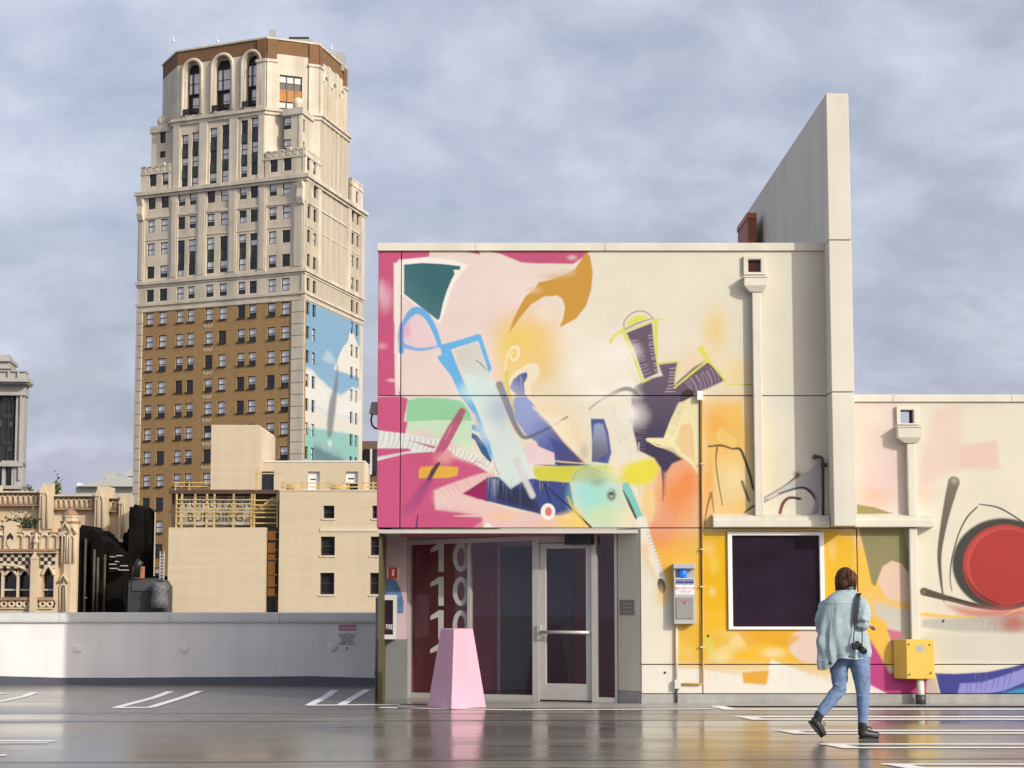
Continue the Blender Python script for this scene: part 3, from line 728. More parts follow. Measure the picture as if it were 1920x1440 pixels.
# dirt runs and a few drill holes
cv.drips(710, 1920, 1255, 1312, 40, (190, 186, 172), .18, 2.5)
for hx, hy in ((1327, 1193), (1246, 1262), (1768, 1165)):
    ring(hx, hy, 2.6, 2.6, (42, 40, 36), 1)


for (x_, y_, rx_, ry_, c_, a_) in ((1338, 1060, 16, 30, (240, 205, 90), .7), (1335, 1110, 14, 18, (245, 220, 150), .6), (1400, 1200, 46, 18, (243, 214, 130), .8), (1450, 1225, 40, 18, (244, 226, 176), .8), (1350, 1232, 34, 16, (238, 226, 170), .8),
                               (1420, 1192, 30, 10, (226, 160, 40), .6), (1560, 1030, 16, 40, (243, 205, 130), .7), (1575, 1110, 14, 40, (245, 214, 140), .6), (1240, 1120, 20, 30, (240, 200, 110), .7), (1290, 1220, 24, 20, (236, 214, 120), .5),
                               (1330, 900, 14, 60, (236, 165, 60), .6), (1400, 770, 14, 40, (243, 226, 180), .6), (1290, 960, 20, 30, (243, 170, 90), .6), (1210, 1030, 16, 26, (243, 196, 150), .7), (1120, 740, 60, 30, (245, 242, 232), .8), (1180, 660, 40, 30, (246, 243, 234), .7)):
    B_(x_, y_, rx_, ry_, c_, a_, cloud=.9)
P_([(1385, 1186), (1470, 1188), (1498, 1196), (1478, 1214), (1440, 1206), (1400, 1212)], (228, 168, 34), 5, .8, rag=5)
P_([(1330, 1190), (1372, 1192), (1366, 1210), (1340, 1216)], (232, 182, 40), 6, .7, rag=5)
# patchy coverage, overspray specks and roller texture of the paint film
K_([(1290, 700), (1318, 686), (1340, 700)], [1.5, 2, 1], (150, 135, 150), 1.5, .5)
for (x_, y_, rx_, ry_, n_, col_) in ((1180, 800, 50, 60, 160, (110, 98, 116)), (1215, 700, 45, 60, 110, (120, 105, 120)), (1100, 860, 40, 36, 110, (150, 130, 115)), (1265, 870, 40, 50, 90, (90, 70, 80)), (1090, 900, 50, 40, 90, (70, 90, 130)),
                                  (1240, 980, 40, 60, 110, (236, 130, 60)), (960, 900, 50, 60, 110, (70, 80, 130)), (830, 850, 40, 40, 90, (170, 60, 100)), (1500, 900, 30, 40, 70, (120, 112, 108)), (1340, 860, 40, 60, 70, (200, 140, 50)),
                                  (1860, 1160, 70, 26, 160, (170, 70, 62)), (1680, 1170, 40, 50, 70, (220, 160, 70)), (1430, 1250, 70, 30, 90, (220, 170, 60)), (1040, 620, 60, 60, 60, (214, 170, 90)), (760, 620, 20, 60, 60, (220, 140, 170))):
    for k in range(int(n_ * .45)):
        a = cv.rng.rand() * 6.283; r = cv.rng.rand() ** .6
        px_, py_ = x_ + rx_ * r * math.cos(a), y_ + ry_ * r * math.sin(a); s_ = .5 + .9 * cv.rng.rand() ** 3
        K_([(px_, py_), (px_ + .4, py_ + .4)], [s_ * 2, s_ * 2], col_, 1.0, .30)
cv.drips(1196, 1236, 905, 965, 8, (214, 200, 70), .5, 1.5); cv.drips(1150, 1160, 905, 950, 3, (200, 200, 90), .5, 1.2); cv.drips(1010, 1060, 905, 930, 5, (195, 196, 80), .5, 1.3)
cv.drips(1240, 1300, 960, 1010, 10, (238, 140, 70), .35, 1.6); cv.drips(765, 880, 965, 990, 9, (180, 62, 110), .4, 1.4); cv.drips(975, 990, 705, 745, 6, (170, 172, 205), .6, 1.2)
cv.drips(1320, 1410, 780, 900, 16, (230, 170, 70), .28, 1.8); cv.drips(1060, 1085, 800, 860, 7, (240, 205, 150), .5, 1.5); cv.drips(960, 1000, 870, 915, 6, (225, 238, 238), .5, 1.3)
H_((1288, 745), (1262, 820), (1276, 742), (1250, 815), 18, 1.3, (150, 138, 155), .5, 3, 1)
H_((1196, 770), (1192, 850), (1212, 772), (1208, 850), 16, 1.4, (170, 160, 172), .4, 5, 1)
K_([(1150, 876), (1120, 870), (1060, 868), (1036, 864)], [1.5, 1.2, 1, 1], (240, 226, 170), 1.2, .9)
K_([(884, 872), (894, 866), (908, 872)], [2, 2, 1], (205, 110, 150), 1.3, .8); K_([(926, 868), (930, 880), (936, 890)], [1.5, 2, 1.2], (214, 120, 150), 1.3, .8)
g_ = cv.rng.rand(cv.h, cv.w).astype(np.float32); g_ = (g_ + np.roll(g_, 1, 0) + np.roll(g_, 1, 1) + np.roll(g_, (1, 1), (0, 1))) / 4 - .5
cv.a *= (1 + cv.nz * .10 + g_ * .06)[..., None]
# ------------------------------------------------------------------ shared materials
GAIN = 0.79
M = {}
M['mural'] = cv.material('mural_paint', GAIN)
M['cream'] = mat('cream_panel', tuple(x * GAIN for x in lin((231, 227, 210))), .6, .05, 1.5, .15, 60, grime=.22)
M['fin'] = mat('fin_panel', tuple(x * GAIN for x in lin((231, 227, 212))), .6, .05, 1.2, .15, 60, grime=.2)
M['metalcream'] = mat('cream_painted_metal', tuple(x * .85 for x in lin((228, 224, 208))), .42, .05, 3, .06, 14, grime=.2)
M['basegrey'] = mat('grey_base_coat', (.36, .36, .34), .45, .12, 5, .1, 60, grime=.25)
M['joint'] = mat('dark_joint', (.10, .09, .075), .8, .1, 5)
M['white'] = mat('white_frame', (.78, .78, .76), .35, .02, 4)
M['alu'] = mat('brushed_aluminium', (.52, .51, .48), .42, .05, 8, metal=.35)
M['darkalu'] = mat('dark_metal', (.05, .05, .05), .4, .1, 8)
M['black'] = mat('black_plastic', (.012, .012, .014), .4, .1, 20)
M['soffit'] = mat('soffit_panel', (.50, .49, .45), .6, .05, 2)
M['roof'] = mat('roof_membrane', (.42, .41, .38), .8, .1, 2)
M['rust'] = mat('red_oxide_steel', (.30, .085, .045), .55, .15, 3, grime=.2)
M['parapet'] = mat('white_parapet', (.88, .875, .86), .6, .05, 1.1, .2, 40, grime=.22)
M['coping'] = mat('grey_coping', (.62, .63, .60), .45, .05, 2.5, grime=.1)
M['flash'] = mat('dark_flashing', (.085, .09, .115), .45, .15, 4, .1, 40)
M['line'] = mat('white_road_paint', (.88, .88, .86), .45, .05, 9, .05, 60, grime=.10)
M['pink'] = mat('pink_paint', (.62, .35, .45), .5, .05, 3, .12, 30, grime=.16)
M['yellow'] = mat('yellow_paint', (.74, .51, .09), .45, .05, 3, .08, 20, grime=.14)
M['greymetal'] = mat('grey_painted_metal', (.42, .43, .43), .4, .04, 5)
M['red'] = mat('red_print', (.50, .03, .04), .5, .03, 5)
M['magwall'] = mat('magenta_inside_wall', (.46, .10, .18), .5, .06, 2)
M['inkblue'] = mat('blue_print', (.03, .05, .24), .5, .03, 5)
M['signwhite'] = mat('white_print', (.78, .78, .78), .45, .03, 5)
M['ink'] = mat('black_print', (.02, .02, .03), .5, .03, 5)
M['inkred'] = mat('crimson_print', (.55, .08, .10), .5, .03, 5)

def glass_mat(name, tint, refl=1.0, rough=.01):
    m = bpy.data.materials.new(name); m.use_nodes = True
    t = m.node_tree
    for n in list(t.nodes): t.nodes.remove(n)
    o = t.nodes.new('ShaderNodeOutputMaterial'); mx = t.nodes.new('ShaderNodeMixShader')
    tr = t.nodes.new('ShaderNodeBsdfTransparent'); tr.inputs['Color'].default_value = tint + (1,)
    gl = t.nodes.new('ShaderNodeBsdfGlossy'); gl.inputs['Roughness'].default_value = rough
    fr = t.nodes.new('ShaderNodeLayerWeight'); fr.inputs['Blend'].default_value = .5
    pw = t.nodes.new('ShaderNodeMath'); pw.operation = 'POWER'; pw.inputs[1].default_value = 5.0
    t.links.new(fr.outputs['Facing'], pw.inputs[0])
    mu = t.nodes.new('ShaderNodeMapRange'); mu.inputs['To Min'].default_value = .07 * refl; mu.inputs['To Max'].default_value = .9
    t.links.new(pw.outputs[0], mu.inputs['Value']); t.links.new(mu.outputs[0], mx.inputs['Fac'])
    t.links.new(tr.outputs[0], mx.inputs[1]); t.links.new(gl.outputs[0], mx.inputs[2])
    t.links.new(mx.outputs[0], o.inputs['Surface'])
    return m
M['glass'] = glass_mat('entrance_glass', (.85, .80, .82), .9)
M['tint'] = mat('tinted_window_film', (.022, .013, .026), .10, .3, 2.5, spec=.5)
M['frost'] = mat('frosted_vinyl', (.46, .46, .45), .6, .05, 4)

# wet deck: grey traffic coating, smooth and damp, broom marks running along the wall
def deck_material():
    m = bpy.data.materials.new('wet_deck_coating'); m.use_nodes = True
    t = m.node_tree; b = t.nodes['Principled BSDF']
    g = t.nodes.new('ShaderNodeTexCoord')
    def noise(scale, sc, det=6, rough=.55):
        mp = t.nodes.new('ShaderNodeMapping'); mp.inputs['Scale'].default_value = sc
        t.links.new(g.outputs['Object'], mp.inputs['Vector'])
        n = t.nodes.new('ShaderNodeTexNoise'); n.inputs['Scale'].default_value = scale; n.inputs['Detail'].default_value = det; n.inputs['Roughness'].default_value = rough
        t.links.new(mp.outputs[0], n.inputs['Vector']); return n.outputs['Fac']
    def rng(v, a, b_, c, d):
        r = t.nodes.new('ShaderNodeMapRange'); r.inputs['From Min'].default_value = a; r.inputs['From Max'].default_value = b_
        r.inputs['To Min'].default_value = c; r.inputs['To Max'].default_value = d
        t.links.new(v, r.inputs['Value']); return r.outputs[0]
    wide = noise(.35, (.5, 1.6, 1)); streak = noise(2.2, (.10, 2.4, 1), 8, .65); fine = noise(55, (1, 1, 1), 3)
    ramp = t.nodes.new('ShaderNodeValToRGB')
    ramp.color_ramp.elements[0].position = .3; ramp.color_ramp.elements[0].color = (.145, .134, .115, 1)
    ramp.color_ramp.elements[1].position = .72; ramp.color_ramp.elements[1].color = (.195, .182, .158, 1)
    t.links.new(streak, ramp.inputs['Fac'])
    hs = t.nodes.new('ShaderNodeHueSaturation'); t.links.new(ramp.outputs['Color'], hs.inputs['Color'])
    t.links.new(rng(wide, .3, .7, .8, 1.25), hs.inputs['Value'])
    st1 = noise(.9, (1, 1, 1), 9, .7)
    smx = t.nodes.new('ShaderNodeMixRGB'); smx.blend_type = 'MULTIPLY'; smx.inputs['Color2'].default_value = (.45, .44, .42, 1)
    t.links.new(rng(st1, .56, .70, 0, .55), smx.inputs['Fac']); t.links.new(hs.outputs['Color'], smx.inputs['Color1'])
    vo = t.nodes.new('ShaderNodeTexVoronoi'); vo.feature = 'DISTANCE_TO_EDGE'; vo.inputs['Scale'].default_value = .16
    wv = t.nodes.new('ShaderNodeMapping'); wv.inputs['Scale'].default_value = (1, 2.2, 1); t.links.new(g.outputs['Object'], wv.inputs['Vector'])
    n9 = t.nodes.new('ShaderNodeTexNoise'); n9.inputs['Scale'].default_value = 1.2; n9.inputs['Detail'].default_value = 6; t.links.new(g.outputs['Object'], n9.inputs['Vector'])
    va = t.nodes.new('ShaderNodeVectorMath'); va.operation = 'ADD'; t.links.new(wv.outputs[0], va.inputs[0]); t.links.new(n9.outputs['Color'], va.inputs[1])
    t.links.new(va.outputs[0], vo.inputs['Vector'])
    cmx = t.nodes.new('ShaderNodeMixRGB'); cmx.blend_type = 'MULTIPLY'; cmx.inputs['Color2'].default_value = (.4, .39, .37, 1)
    t.links.new(rng(vo.outputs['Distance'], .0, .006, .8, 0), cmx.inputs['Fac']); t.links.new(smx.outputs['Color'], cmx.inputs['Color1'])
    t.links.new(cmx.outputs['Color'], b.inputs['Base Color'])
    mx = t.nodes.new('ShaderNodeMath'); mx.operation = 'ADD'
    t.links.new(rng(streak, .35, .7, .10, .17), mx.inputs[0]); t.links.new(rng(wide, .35, .7, -.04, .18), mx.inputs[1])
    t.links.new(mx.outputs[0], b.inputs['Roughness'])
    b.inputs['Specular IOR Level'].default_value = .5
    bp = t.nodes.new('ShaderNodeBump'); bp.inputs['Strength'].default_value = .06; bp.inputs['Distance'].default_value = .004
    t.links.new(fine, bp.inputs['Height'])
    bp2 = t.nodes.new('ShaderNodeBump'); bp2.inputs['Strength'].default_value = .035; bp2.inputs['Distance'].default_value = .01
    t.links.new(streak, bp2.inputs['Height']); t.links.new(bp.outputs[0], bp2.inputs['Normal'])
    t.links.new(bp2.outputs[0], b.inputs['Normal'])
    return m
M['deck'] = deck_material()
M['deckdry'] = mat('dry_deck_edge', (.34, .335, .31), .38, .16, 1.5, .08, 60, stretch=(.2, 1.5, 1), grime=.0)
M['seam'] = mat('deck_seam', (.10, .095, .085), .3, .2, 4)
M['street'] = mat('street_ground', (.09, .09, .09), .9, .2, .05)

# ------------------------------------------------------------------ the setting
STREET = -32.0
tag(MB().box(-3000, 3000, -400, 5000, STREET - 1, STREET).build('ground', M['street']), kind='structure')
YP = 30.3                                     # face of the parapet
deck = MB().box(-70, 70, -30, YP + .3, -.5, 0).build('roof_deck', M['deck'])
tag(deck, kind='structure')
tag(MB().box(-68, 68, -28, YP, STREET + .01, -.5).build('garage_wall', M['parapet']), 'concrete body of the parking garage below the deck', 'garage')
# drier strip along the wall
MB().add([(-1.3, Y0 - .02, .004), (-1.3, 24.35, .004), (20, 24.55, .004), (20, Y0 - .02, .004)], [(0, 1, 2, 3)]).build('dry_strip', M['deckdry'], deck)

def gp(px, py, z=.008):
    Y = ground_y(py); p = at(px, py, Y); return (p.x, Y, z)
def quad_line(p, q, w):
    """ground line from p to q, w wide"""
    a, b = Vector(p), Vector(q); d = (b - a).normalized(); n = Vector((-d.y, d.x, 0)) * w / 2
    return [a - n, b - n, b + n, a + n]
def marking(polys):
    mb = MB()
    for k, p in enumerate(polys):
        mb.add([(v[0], v[1], .004 + .0008 * k) for v in p], [tuple(range(len(p)))])
    return mb.build('parking_line', M['line'], deck, recalc=False)
def gl(px0, py0, px1, py1, w=.12):
    return quad_line(gp(px0, py0), gp(px1, py1), w)
# hairpin bay lines on the near side of the pavilion
for (x0, yf, yn, xw, far_x0) in ((1330, 1325.4, 1330.2, 26, None), (1378, 1344.2, 1349.2, 30, None), (1452, 1370.0, 1375.4, 34, None), (1538, 1395.8, 1402.6, 40, None), (1652, 1433.6, 1441, 50, None)):
    Yf, Yn = ground_y(yf), ground_y(yn)
    xe = 7.2 if yf > 1340 else 8.0
    a = gp(x0, yf); b = gp(x0 + xw, yn)
    w = 2.3 * Yf * Yf / 5456.0
    marking([[(a[0], Yf - w / 2, 0), (xe, Yf - w / 2, 0), (xe, Yf + w / 2, 0), (a[0], Yf + w / 2, 0)],
             [(b[0], Yn - w / 2, 0), (xe, Yn - w / 2, 0), (xe, Yn + w / 2, 0), (b[0], Yn + w / 2, 0)],
             [(a[0], Yf + w / 2, 0), (b[0], Yn - w / 2, 0), (b[0] + .20, Yn - w / 2, 0), (a[0] + .20, Yf + w / 2, 0)]])
marking([gl(712, 1327, 980, 1331.5, .17), gl(980, 1331.5, 1340, 1329.5, .17)])
marking([gl(690, 1322, 800, 1321.5, .12)])
marking([gl(216, 1327.5, 290, 1308), gl(290, 1308, 319, 1297), gl(216, 1327.5, 285, 1327, .2), gl(282, 1327, 348, 1306.5), gl(348, 1306.5, 376, 1296)])
marking([gl(579, 1323, 612, 1306), gl(612, 1306, 628, 1294.5), gl(575, 1323, 702, 1322, .2), gl(640, 1322, 668, 1306), gl(668, 1306, 689, 1293.5)])
marking([gl(-60, 1330, 0, 1315.5), gl(0, 1315.5, 46, 1306), gl(46, 1306, 66, 1298.5), gl(-40, 1308, 8, 1300)])
marking([gl(-120, 1389.4, 104, 1389.8, .16), gl(-120, 1394, 92, 1393.6, .12)])
marking([gl(-120, 1418, 12, 1416.5, .16)])
def seam(yl, yr, w):
    pts = []
    for k in range(25):
        x = -14 + 28 * k / 24.0; y = ground_y(yl) + (ground_y(yr) - ground_y(yl)) * k / 24.0 + .03 * math.sin(k * 1.7) + .02 * math.sin(k * .6)
        pts.append((x, y))
    vs = [(x, y - w / 2 * (1 + .4 * math.sin(i * 2.1)), .004) for i, (x, y) in enumerate(pts)] + [(x, y + w / 2, .004) for x, y in pts]
    n = len(pts)
    MB().add(vs, [(i, i + 1, n + i + 1, n + i) for i in range(n - 1)]).build('deck_seam', M['seam'], deck, recalc=False)
for yl, yr, w in ((1336, 1341, .05), (1357, 1346, .07), (1438, 1416, .045)):
    seam(yl, yr, w)

# ------------------------------------------------------------------ parapet
par = thing('parapet_wall', 'long low white parapet wall with grey metal coping behind the bays', 'parapet', (-8, YP, 0))
ztop = zat(1150, YP); zc = zat(1165.5, YP); zb = .115
MB().box(-70, 70, YP, YP + .22, .0, zc).build('wall_panel', M['parapet'], par)
xs = [-70] + [xat(p, YP, 1157) for p in (-95, 112, 318, 525, 732)] + [12, 40, 70]
for a, b in zip(xs[:-1], xs[1:]):
    mb = MB(); fr = IDF
    # sloping sheet-metal cap with a drip edge
    prof = [(YP - .045, zc - .01), (YP - .045, zc + .025), (YP - .02, ztop), (YP + .26, ztop + .012), (YP + .265, zc - .01)]
    n = len(prof); a2, b2 = a + .003, b - .003
    vs = [(a2, y, z) for y, z in prof] + [(b2, y, z) for y, z in prof]
    mb.add(vs, [tuple(range(n)), tuple(range(2 * n - 1, n - 1, -1))] + [(i, (i + 1) % n, n + (i + 1) % n, n + i) for i in range(n)])
    mb.build('coping', M['coping'], par)
# turned-up membrane at the foot, with an uneven top
mb = MB(); pts = []
for k in range(141):
    x = -70 + k; pts.append((x, zb + .012 * math.sin(x * 1.3) + .008 * math.sin(x * 3.7)))
n = len(pts)
mb.add([(x, YP - .03, .0) for x, z in pts] + [(x, YP - .012, z) for x, z in pts] + [(x, YP + .001, z) for x, z in pts],
       [(i, i + 1, n + i + 1, n + i) for i in range(n - 1)] + [(n + i, n + i + 1, 2 * n + i + 1, 2 * n + i) for i in range(n - 1)])
mb.build('base_flashing', M['flash'], par, recalc=False)
for px, py in ((145, 1216), (346, 1216), (624, 1213)):
    c = at(px, py, YP)
    MB().lathe((c.x, YP, c.z), [(.075, .0), (.072, -.012), (.06, -.018), (.02, -.02)], 20, 'Y').build('tie_cover', M['parapet'], par)

# ------------------------------------------------------------------ pavilion
FR = Frame((0, Y0), (1, 0))                   # s = x, d towards the camera
pav = thing('stair_pavilion', 'low rooftop pavilion with colourful abstract mural, glass entrance and tall fin wall', 'building', (2, Y0, 0))
X = lambda px, py=900: xat(px, Y0, py)
Z = lambda py: zat(py, Y0)
xl, xg, xc_, xm, xf0, xf1 = X(706), X(750), X(1199), X(1313), X(1542), X(1603)
zr, z1, z2, z3, z4 = Z(470), Z(742), Z(990), Z(1246), Z(1301)
xr = X(2110)
YF = Y0 - .42
zr2 = Z(753)
G = .006                                      # half joint
sc1 = (X(1402, 500), X(1426, 500), Z(511), Z(487)); sc2 = (X(1687, 780), X(1712, 780), Z(794), Z(769))
win = (X(1364, 1090), X(1546, 1090), Z(1181), Z(997))
def panel(s0, s1, za, zb_, holes=(), m='mural'):
    mb = MB(); mb.holed(FR, s0 + G, s1 - G, za + G, zb_ - G, list(holes), -.05, 0)
    o = mb.build('wall_panel', M[m], pav)
    bv = o.modifiers.new('bevel', 'BEVEL'); bv.width = .007; bv.segments = 2; bv.limit_method = 'ANGLE'
    return o
panel(xl, xg, z1, zr); panel(xl, xg, z2, z1)
xf0 = xat(1557, YF, 600) + .02
panel(xg, xf0, z1, zr, [sc1])
panel(xg, xm, z2, z1); panel(xm, xf0, z2, z1)
panel(xf0, xf1, z2, z1)
panel(xc_, xm, z3, z2); panel(xc_, xm, z4, z3)
panel(xm, X(1604), z3, z2, [win]); panel(xm, X(1604), z4, z3)
panel(X(1604), xr, z3, zr2, [sc2]); panel(X(1604), xr, z4, z3)
# backing wall behind the joints (dark in the gaps)
mb = MB()
mb.holed(FR, xl + .01, xf1, z2 + .01, zr + .1, [sc1], -.25, -.055)
mb.holed(FR, xc_ + .01, xf1, 0, z2 + .01, [win], -.25, -.055)
mb.holed(FR, xf1, xr, 0, zr2 + .05, [sc2], -.25, -.055)
mb.build('backing_wall', M['joint'], pav)
# grey base coat at the foot of the wall
mb = MB(); mb.fbox(FR, xc_ + .002, xr, -.045, .012, 0, z4 - .004); mb.build('base_band', M['basegrey'], pav)
# side, rear walls and roofs
DEP = 8.0
zR = zr - .35; zR2 = Z(830)
mb = MB(); mb.box(xl, xl + .2, Y0 + .252, Y0 + DEP, z2, zr); mb.build('side_wall', M['mural'], pav)
mb = MB(); mb.box(xl + .2, xr, Y0 + DEP - .2, Y0 + DEP, 0, zR2); mb.build('rear_wall', M['cream'], pav)
mb = MB(); mb.box(xl + .2, xf0 + .1, Y0 + .252, Y0 + DEP - .2, zR - .2, zR); mb.build('roof', M['roof'], pav)
mb = MB(); mb.box(xf1, xr, Y0 + .252, Y0 + DEP - .2, zR2 - .2, zR2); mb.build('roof', M['roof'], pav)
mb = MB(); mb.box(xr - .2, xr, Y0 + .252, Y0 + DEP - .2, 0, zR2); mb.build('side_wall', M['cream'], pav)
# copings
zc0 = Z(456)
for a, b in ((X(706) - .012, X(890)), (X(890), X(1136)), (X(1136), xf0)):
    mb = MB(); mb.bbox(a + .002, b - .002, Y0 - .035, Y0 + .30, zr - .005, zc0, .006); mb.build('coping', M['metalcream'], pav)
for a, b in ((xf1 - .01, X(1677)), (X(1677), X(1900)), (X(1900), xr)):
    mb = MB(); mb.bbox(a + .002, b - .002, Y0 - .03, Y0 + .30, zr2 - .005, Z(740), .006); mb.build('coping', M['metalcream'], pav)
# tall fin wall running back through the roof
Xf = lambda px, py: xat(px, YF, py)
fx0, fx1 = Xf(1557, 600), Xf(1602, 740)
fz = [zat(986, YF), zat(735, YF), zat(450, YF), zat(175, YF)]
yb = 33.2
for k in range(3):
    mb = MB()
    front_only = k < 2
    y_end = Y0 - .002 if k == 0 else yb
    if k == 1:
        y_end = Y0 - .002
    x1 = fx1
    mb.box(fx0, x1, YF, y_end, fz[k] + (.006 if k else 0), fz[k + 1] - (.006 if k < 2 else 0))
    o = mb.build('fin_panel', M['fin'], pav)
    bv = o.modifiers.new('bevel', 'BEVEL'); bv.width = .008; bv.segments = 2
mb = MB(); mb.box(fx0 + .02, fx1 - .02, YF + .02, Y0 - .004, fz[0] + .02, fz[3] - .05); mb.build('fin_core', M['joint'], pav)
mb = MB(); mb.box(fx0 + .01, fx1 - .01, Y0 + .255, yb - .01, zR + .01, fz[2] - .008); mb.build('fin_core', M['cream'], pav)
# red-oxide steel box at the far end of the fin
yo = 31.0
o0, o1 = xat(1402, yo, 430), xat(1419, yo, 430)
zt1 = zat(399, yo)
mb = MB(); mb.box(o0, o1, yo, yo + 1.3, zR, zt1 - .09); mb.build('steel_box', M['rust'], pav)
mb = MB(); mb.box(o0 - .015, o1, yo - .015, yo + 1.31, zt1 - .088, zt1); mb.build('steel_cap', mat('orange_steel', (.42, .14, .06), .5, .15, 3), pav)
mb = MB(); mb.box(o0 - .012, o0 - .002, yo + .45, yo + 1.05, zR, zt1 - .45); mb.build('steel_opening', M['darkalu'], pav)
# dark tinted window with a white frame
mb = MB(); mb.holed(FR, win[0] + .003, win[1] - .003, win[2] + .003, win[3] - .003, [(X(1373, 1090), X(1537, 1090), Z(1175), Z(1004))], -.1, .035)
wf = mb.build('window', M['white'], pav)
bv = wf.modifiers.new('bevel', 'BEVEL'); bv.width = .006; bv.segments = 2
mb = MB(); mb.fbox(FR, X(1372, 1090), X(1538, 1090), -.09, -.02, Z(1176), Z(1003)); mb.build('pane', M['tint'], wf)
# sheet-metal ledges over the window
def ledge(px0, px1):
    d = .17
    xa, xb = xat(px0, Y0 - d, 975), xat(px1, Y0 - d, 975)
    mb = MB()
    prof = [(0.0, Z(990)), (d, zat(987.5, Y0 - d)), (d, zat(976, Y0 - d)), (d - .03, zat(975, Y0 - d)), (d - .03, zat(968, Y0 - d)), (0.0, Z(964))]
    n = len(prof)
    vs = [FR.p(xa, dd, z) for dd, z in prof] + [FR.p(xb, dd, z) for dd, z in prof]
    mb.add(vs, [tuple(range(n)), tuple(range(2 * n - 1, n - 1, -1))] + [(i, (i + 1) % n, n + (i + 1) % n, n + i) for i in range(n)])
    return mb.build('ledge', M['metalcream'], pav)
ledge(1338, 1556); ledge(1604, 1752)

# ---- recessed glass entrance
A = Vector((xat(762, 26.7, 1150), 26.7, 0)); Bp = Vector((xat(1156, 25.62, 1150), 25.62, 0))
GF = Frame((A.x, A.y), (Bp.x - A.x, Bp.y - A.y))
LG = (Bp - A).length
gs = lambda px: GF.s_of(px, 1150)
# slanted return between glass and wall
mb = MB(); mb.prism([(Bp.x + .02, Bp.y + .05), (Bp.x + .02, Bp.y), (xc_ - .004, Y0 + .002), (xc_ + .004, Y0 + .06), (xc_ + .004, Y0 + .24), (Bp.x + .12, Bp.y + .2)], 0.16, z2)
mb.build('return_wall', M['cream'], pav)
mb = MB(); mb.prism([(Bp.x + .02, Bp.y + .05), (Bp.x + .018, Bp.y - .012), (xc_ - .006, Y0 - .01), (xc_ + .004, Y0 + .06), (Bp.x + .12, Bp.y + .2)], 0, .155)
mb.build('base_band', M['basegrey'], pav)
# soffit under the overhang and inner ceiling
zs = z2 - .02
mb = MB(); mb.prism([(xl + .02, Y0 + .02), (xc_ + .02, Y0 + .02), (xc_ + .02, Y0 + .4), (Bp.x + .2, Bp.y + .6), (A.x - .1, A.y + .6), (xl + .02, A.y + .6)], zs - .05, zs)
mb.build('soffit', M['soffit'], pav)
# head of the entrance drops towards the far end
hz0, hz1 = zat(1013, 26.7), zat(1000, 25.62)
gz = lambda s: hz0 + (hz1 - hz0) * s / LG
mb = MB(); mb.extrude(GF, [(-.02, hz0), (LG + .01, hz1), (LG + .01, zs), (-.02, zs)], -.18, -.02); mb.build('header', M['soffit'], pav)
def mullion(p0, p1, zlo=0.0, zhi=None, name='mullion', m='alu', d0=-.09, d1=.02):
    s0, s1 = gs(p0), gs(p1)
    mb = MB(); mb.extrude(GF, [(s0, zlo), (s1, zlo), (s1, gz(s1) - .001 if zhi is None else zhi), (s0, gz(s0) - .001 if zhi is None else zhi)], d0, d1)
    return mb.build(name, M[m], pav)
front = thing  # keep name short below
for p0, p1 in ((763, 768), (877, 882.5), (999, 1011), (1153, 1157.5)):
    mullion(p0, p1)
mullion(1110, 1118.5, 0, None, 'mullion')
mb = MB(); s0, s1 = gs(768), gs(999)
mb.fbox(GF, s0, s1, -.09, .015, 0, .07); mb.build('sill', M['alu'], pav)
mb = MB(); mb.extrude(GF, [(gs(768), gz(gs(768)) - .07), (gs(999), gz(gs(999)) - .06), (gs(999), gz(gs(999)) - .002), (gs(768), gz(gs(768)) - .002)], -.09, .015); mb.build('head_rail', M['alu'], pav)
mb = MB(); mb.fbox(GF, gs(1118.5), gs(1153), -.09, .015, 0, .06); mb.build('sill', M['alu'], pav)
def pane(p0, p1, zlo, drop=.06):
    s0, s1 = gs(p0), gs(p1)
    mb = MB(); mb.add([GF.p(s0, -.035, zlo), GF.p(s1, -.035, zlo), GF.p(s1, -.035, gz(s1) - drop), GF.p(s0, -.035, gz(s0) - drop)], [(0, 1, 2, 3)])
    return mb.build('pane', M['glass'], pav, recalc=False)
g1 = pane(768, 877, .07); pane(882.5, 999, .07); pane(1118.5, 1153, .06, .0)
# stacked numerals on the first pane
for k in range(4):
    yb_ = (1072, 1136, 1199, 1262)[k]
    for ch, p0 in (('1', 818), ('0', 863)):
        sc = gs(p0); zb0 = zat(yb_, 26.45); hN = .405; mb = MB()
        if ch == '1':
            mb.extrude(GF, [(sc + .02, zb0), (sc + .10, zb0), (sc + .10, zb0 + hN), (sc + .03, zb0 + hN), (sc - .10, zb0 + hN * .80), (sc - .10, zb0 + hN * .66), (sc + .02, zb0 + hN * .76)], -.029, -.026)
        else:
            oo = [(sc + .125 * math.cos(a), zb0 + hN / 2 + hN / 2 * math.sin(a)) for a in np.linspace(0, 2 * math.pi, 29)[:-1]]
            ii = [(sc + .055 * math.cos(a), zb0 + hN / 2 + (hN / 2 - .07) * math.sin(a)) for a in np.linspace(0, 2 * math.pi, 29)[:-1]]
            n_ = 28
            mb.add([GF.p(s, -.026, z) for s, z in oo] + [GF.p(s, -.026, z) for s, z in ii], [(i, (i + 1) % n_, n_ + (i + 1) % n_, n_ + i) for i in range(n_)])
        mb.build('numeral', M['frost'], g1, recalc=False)
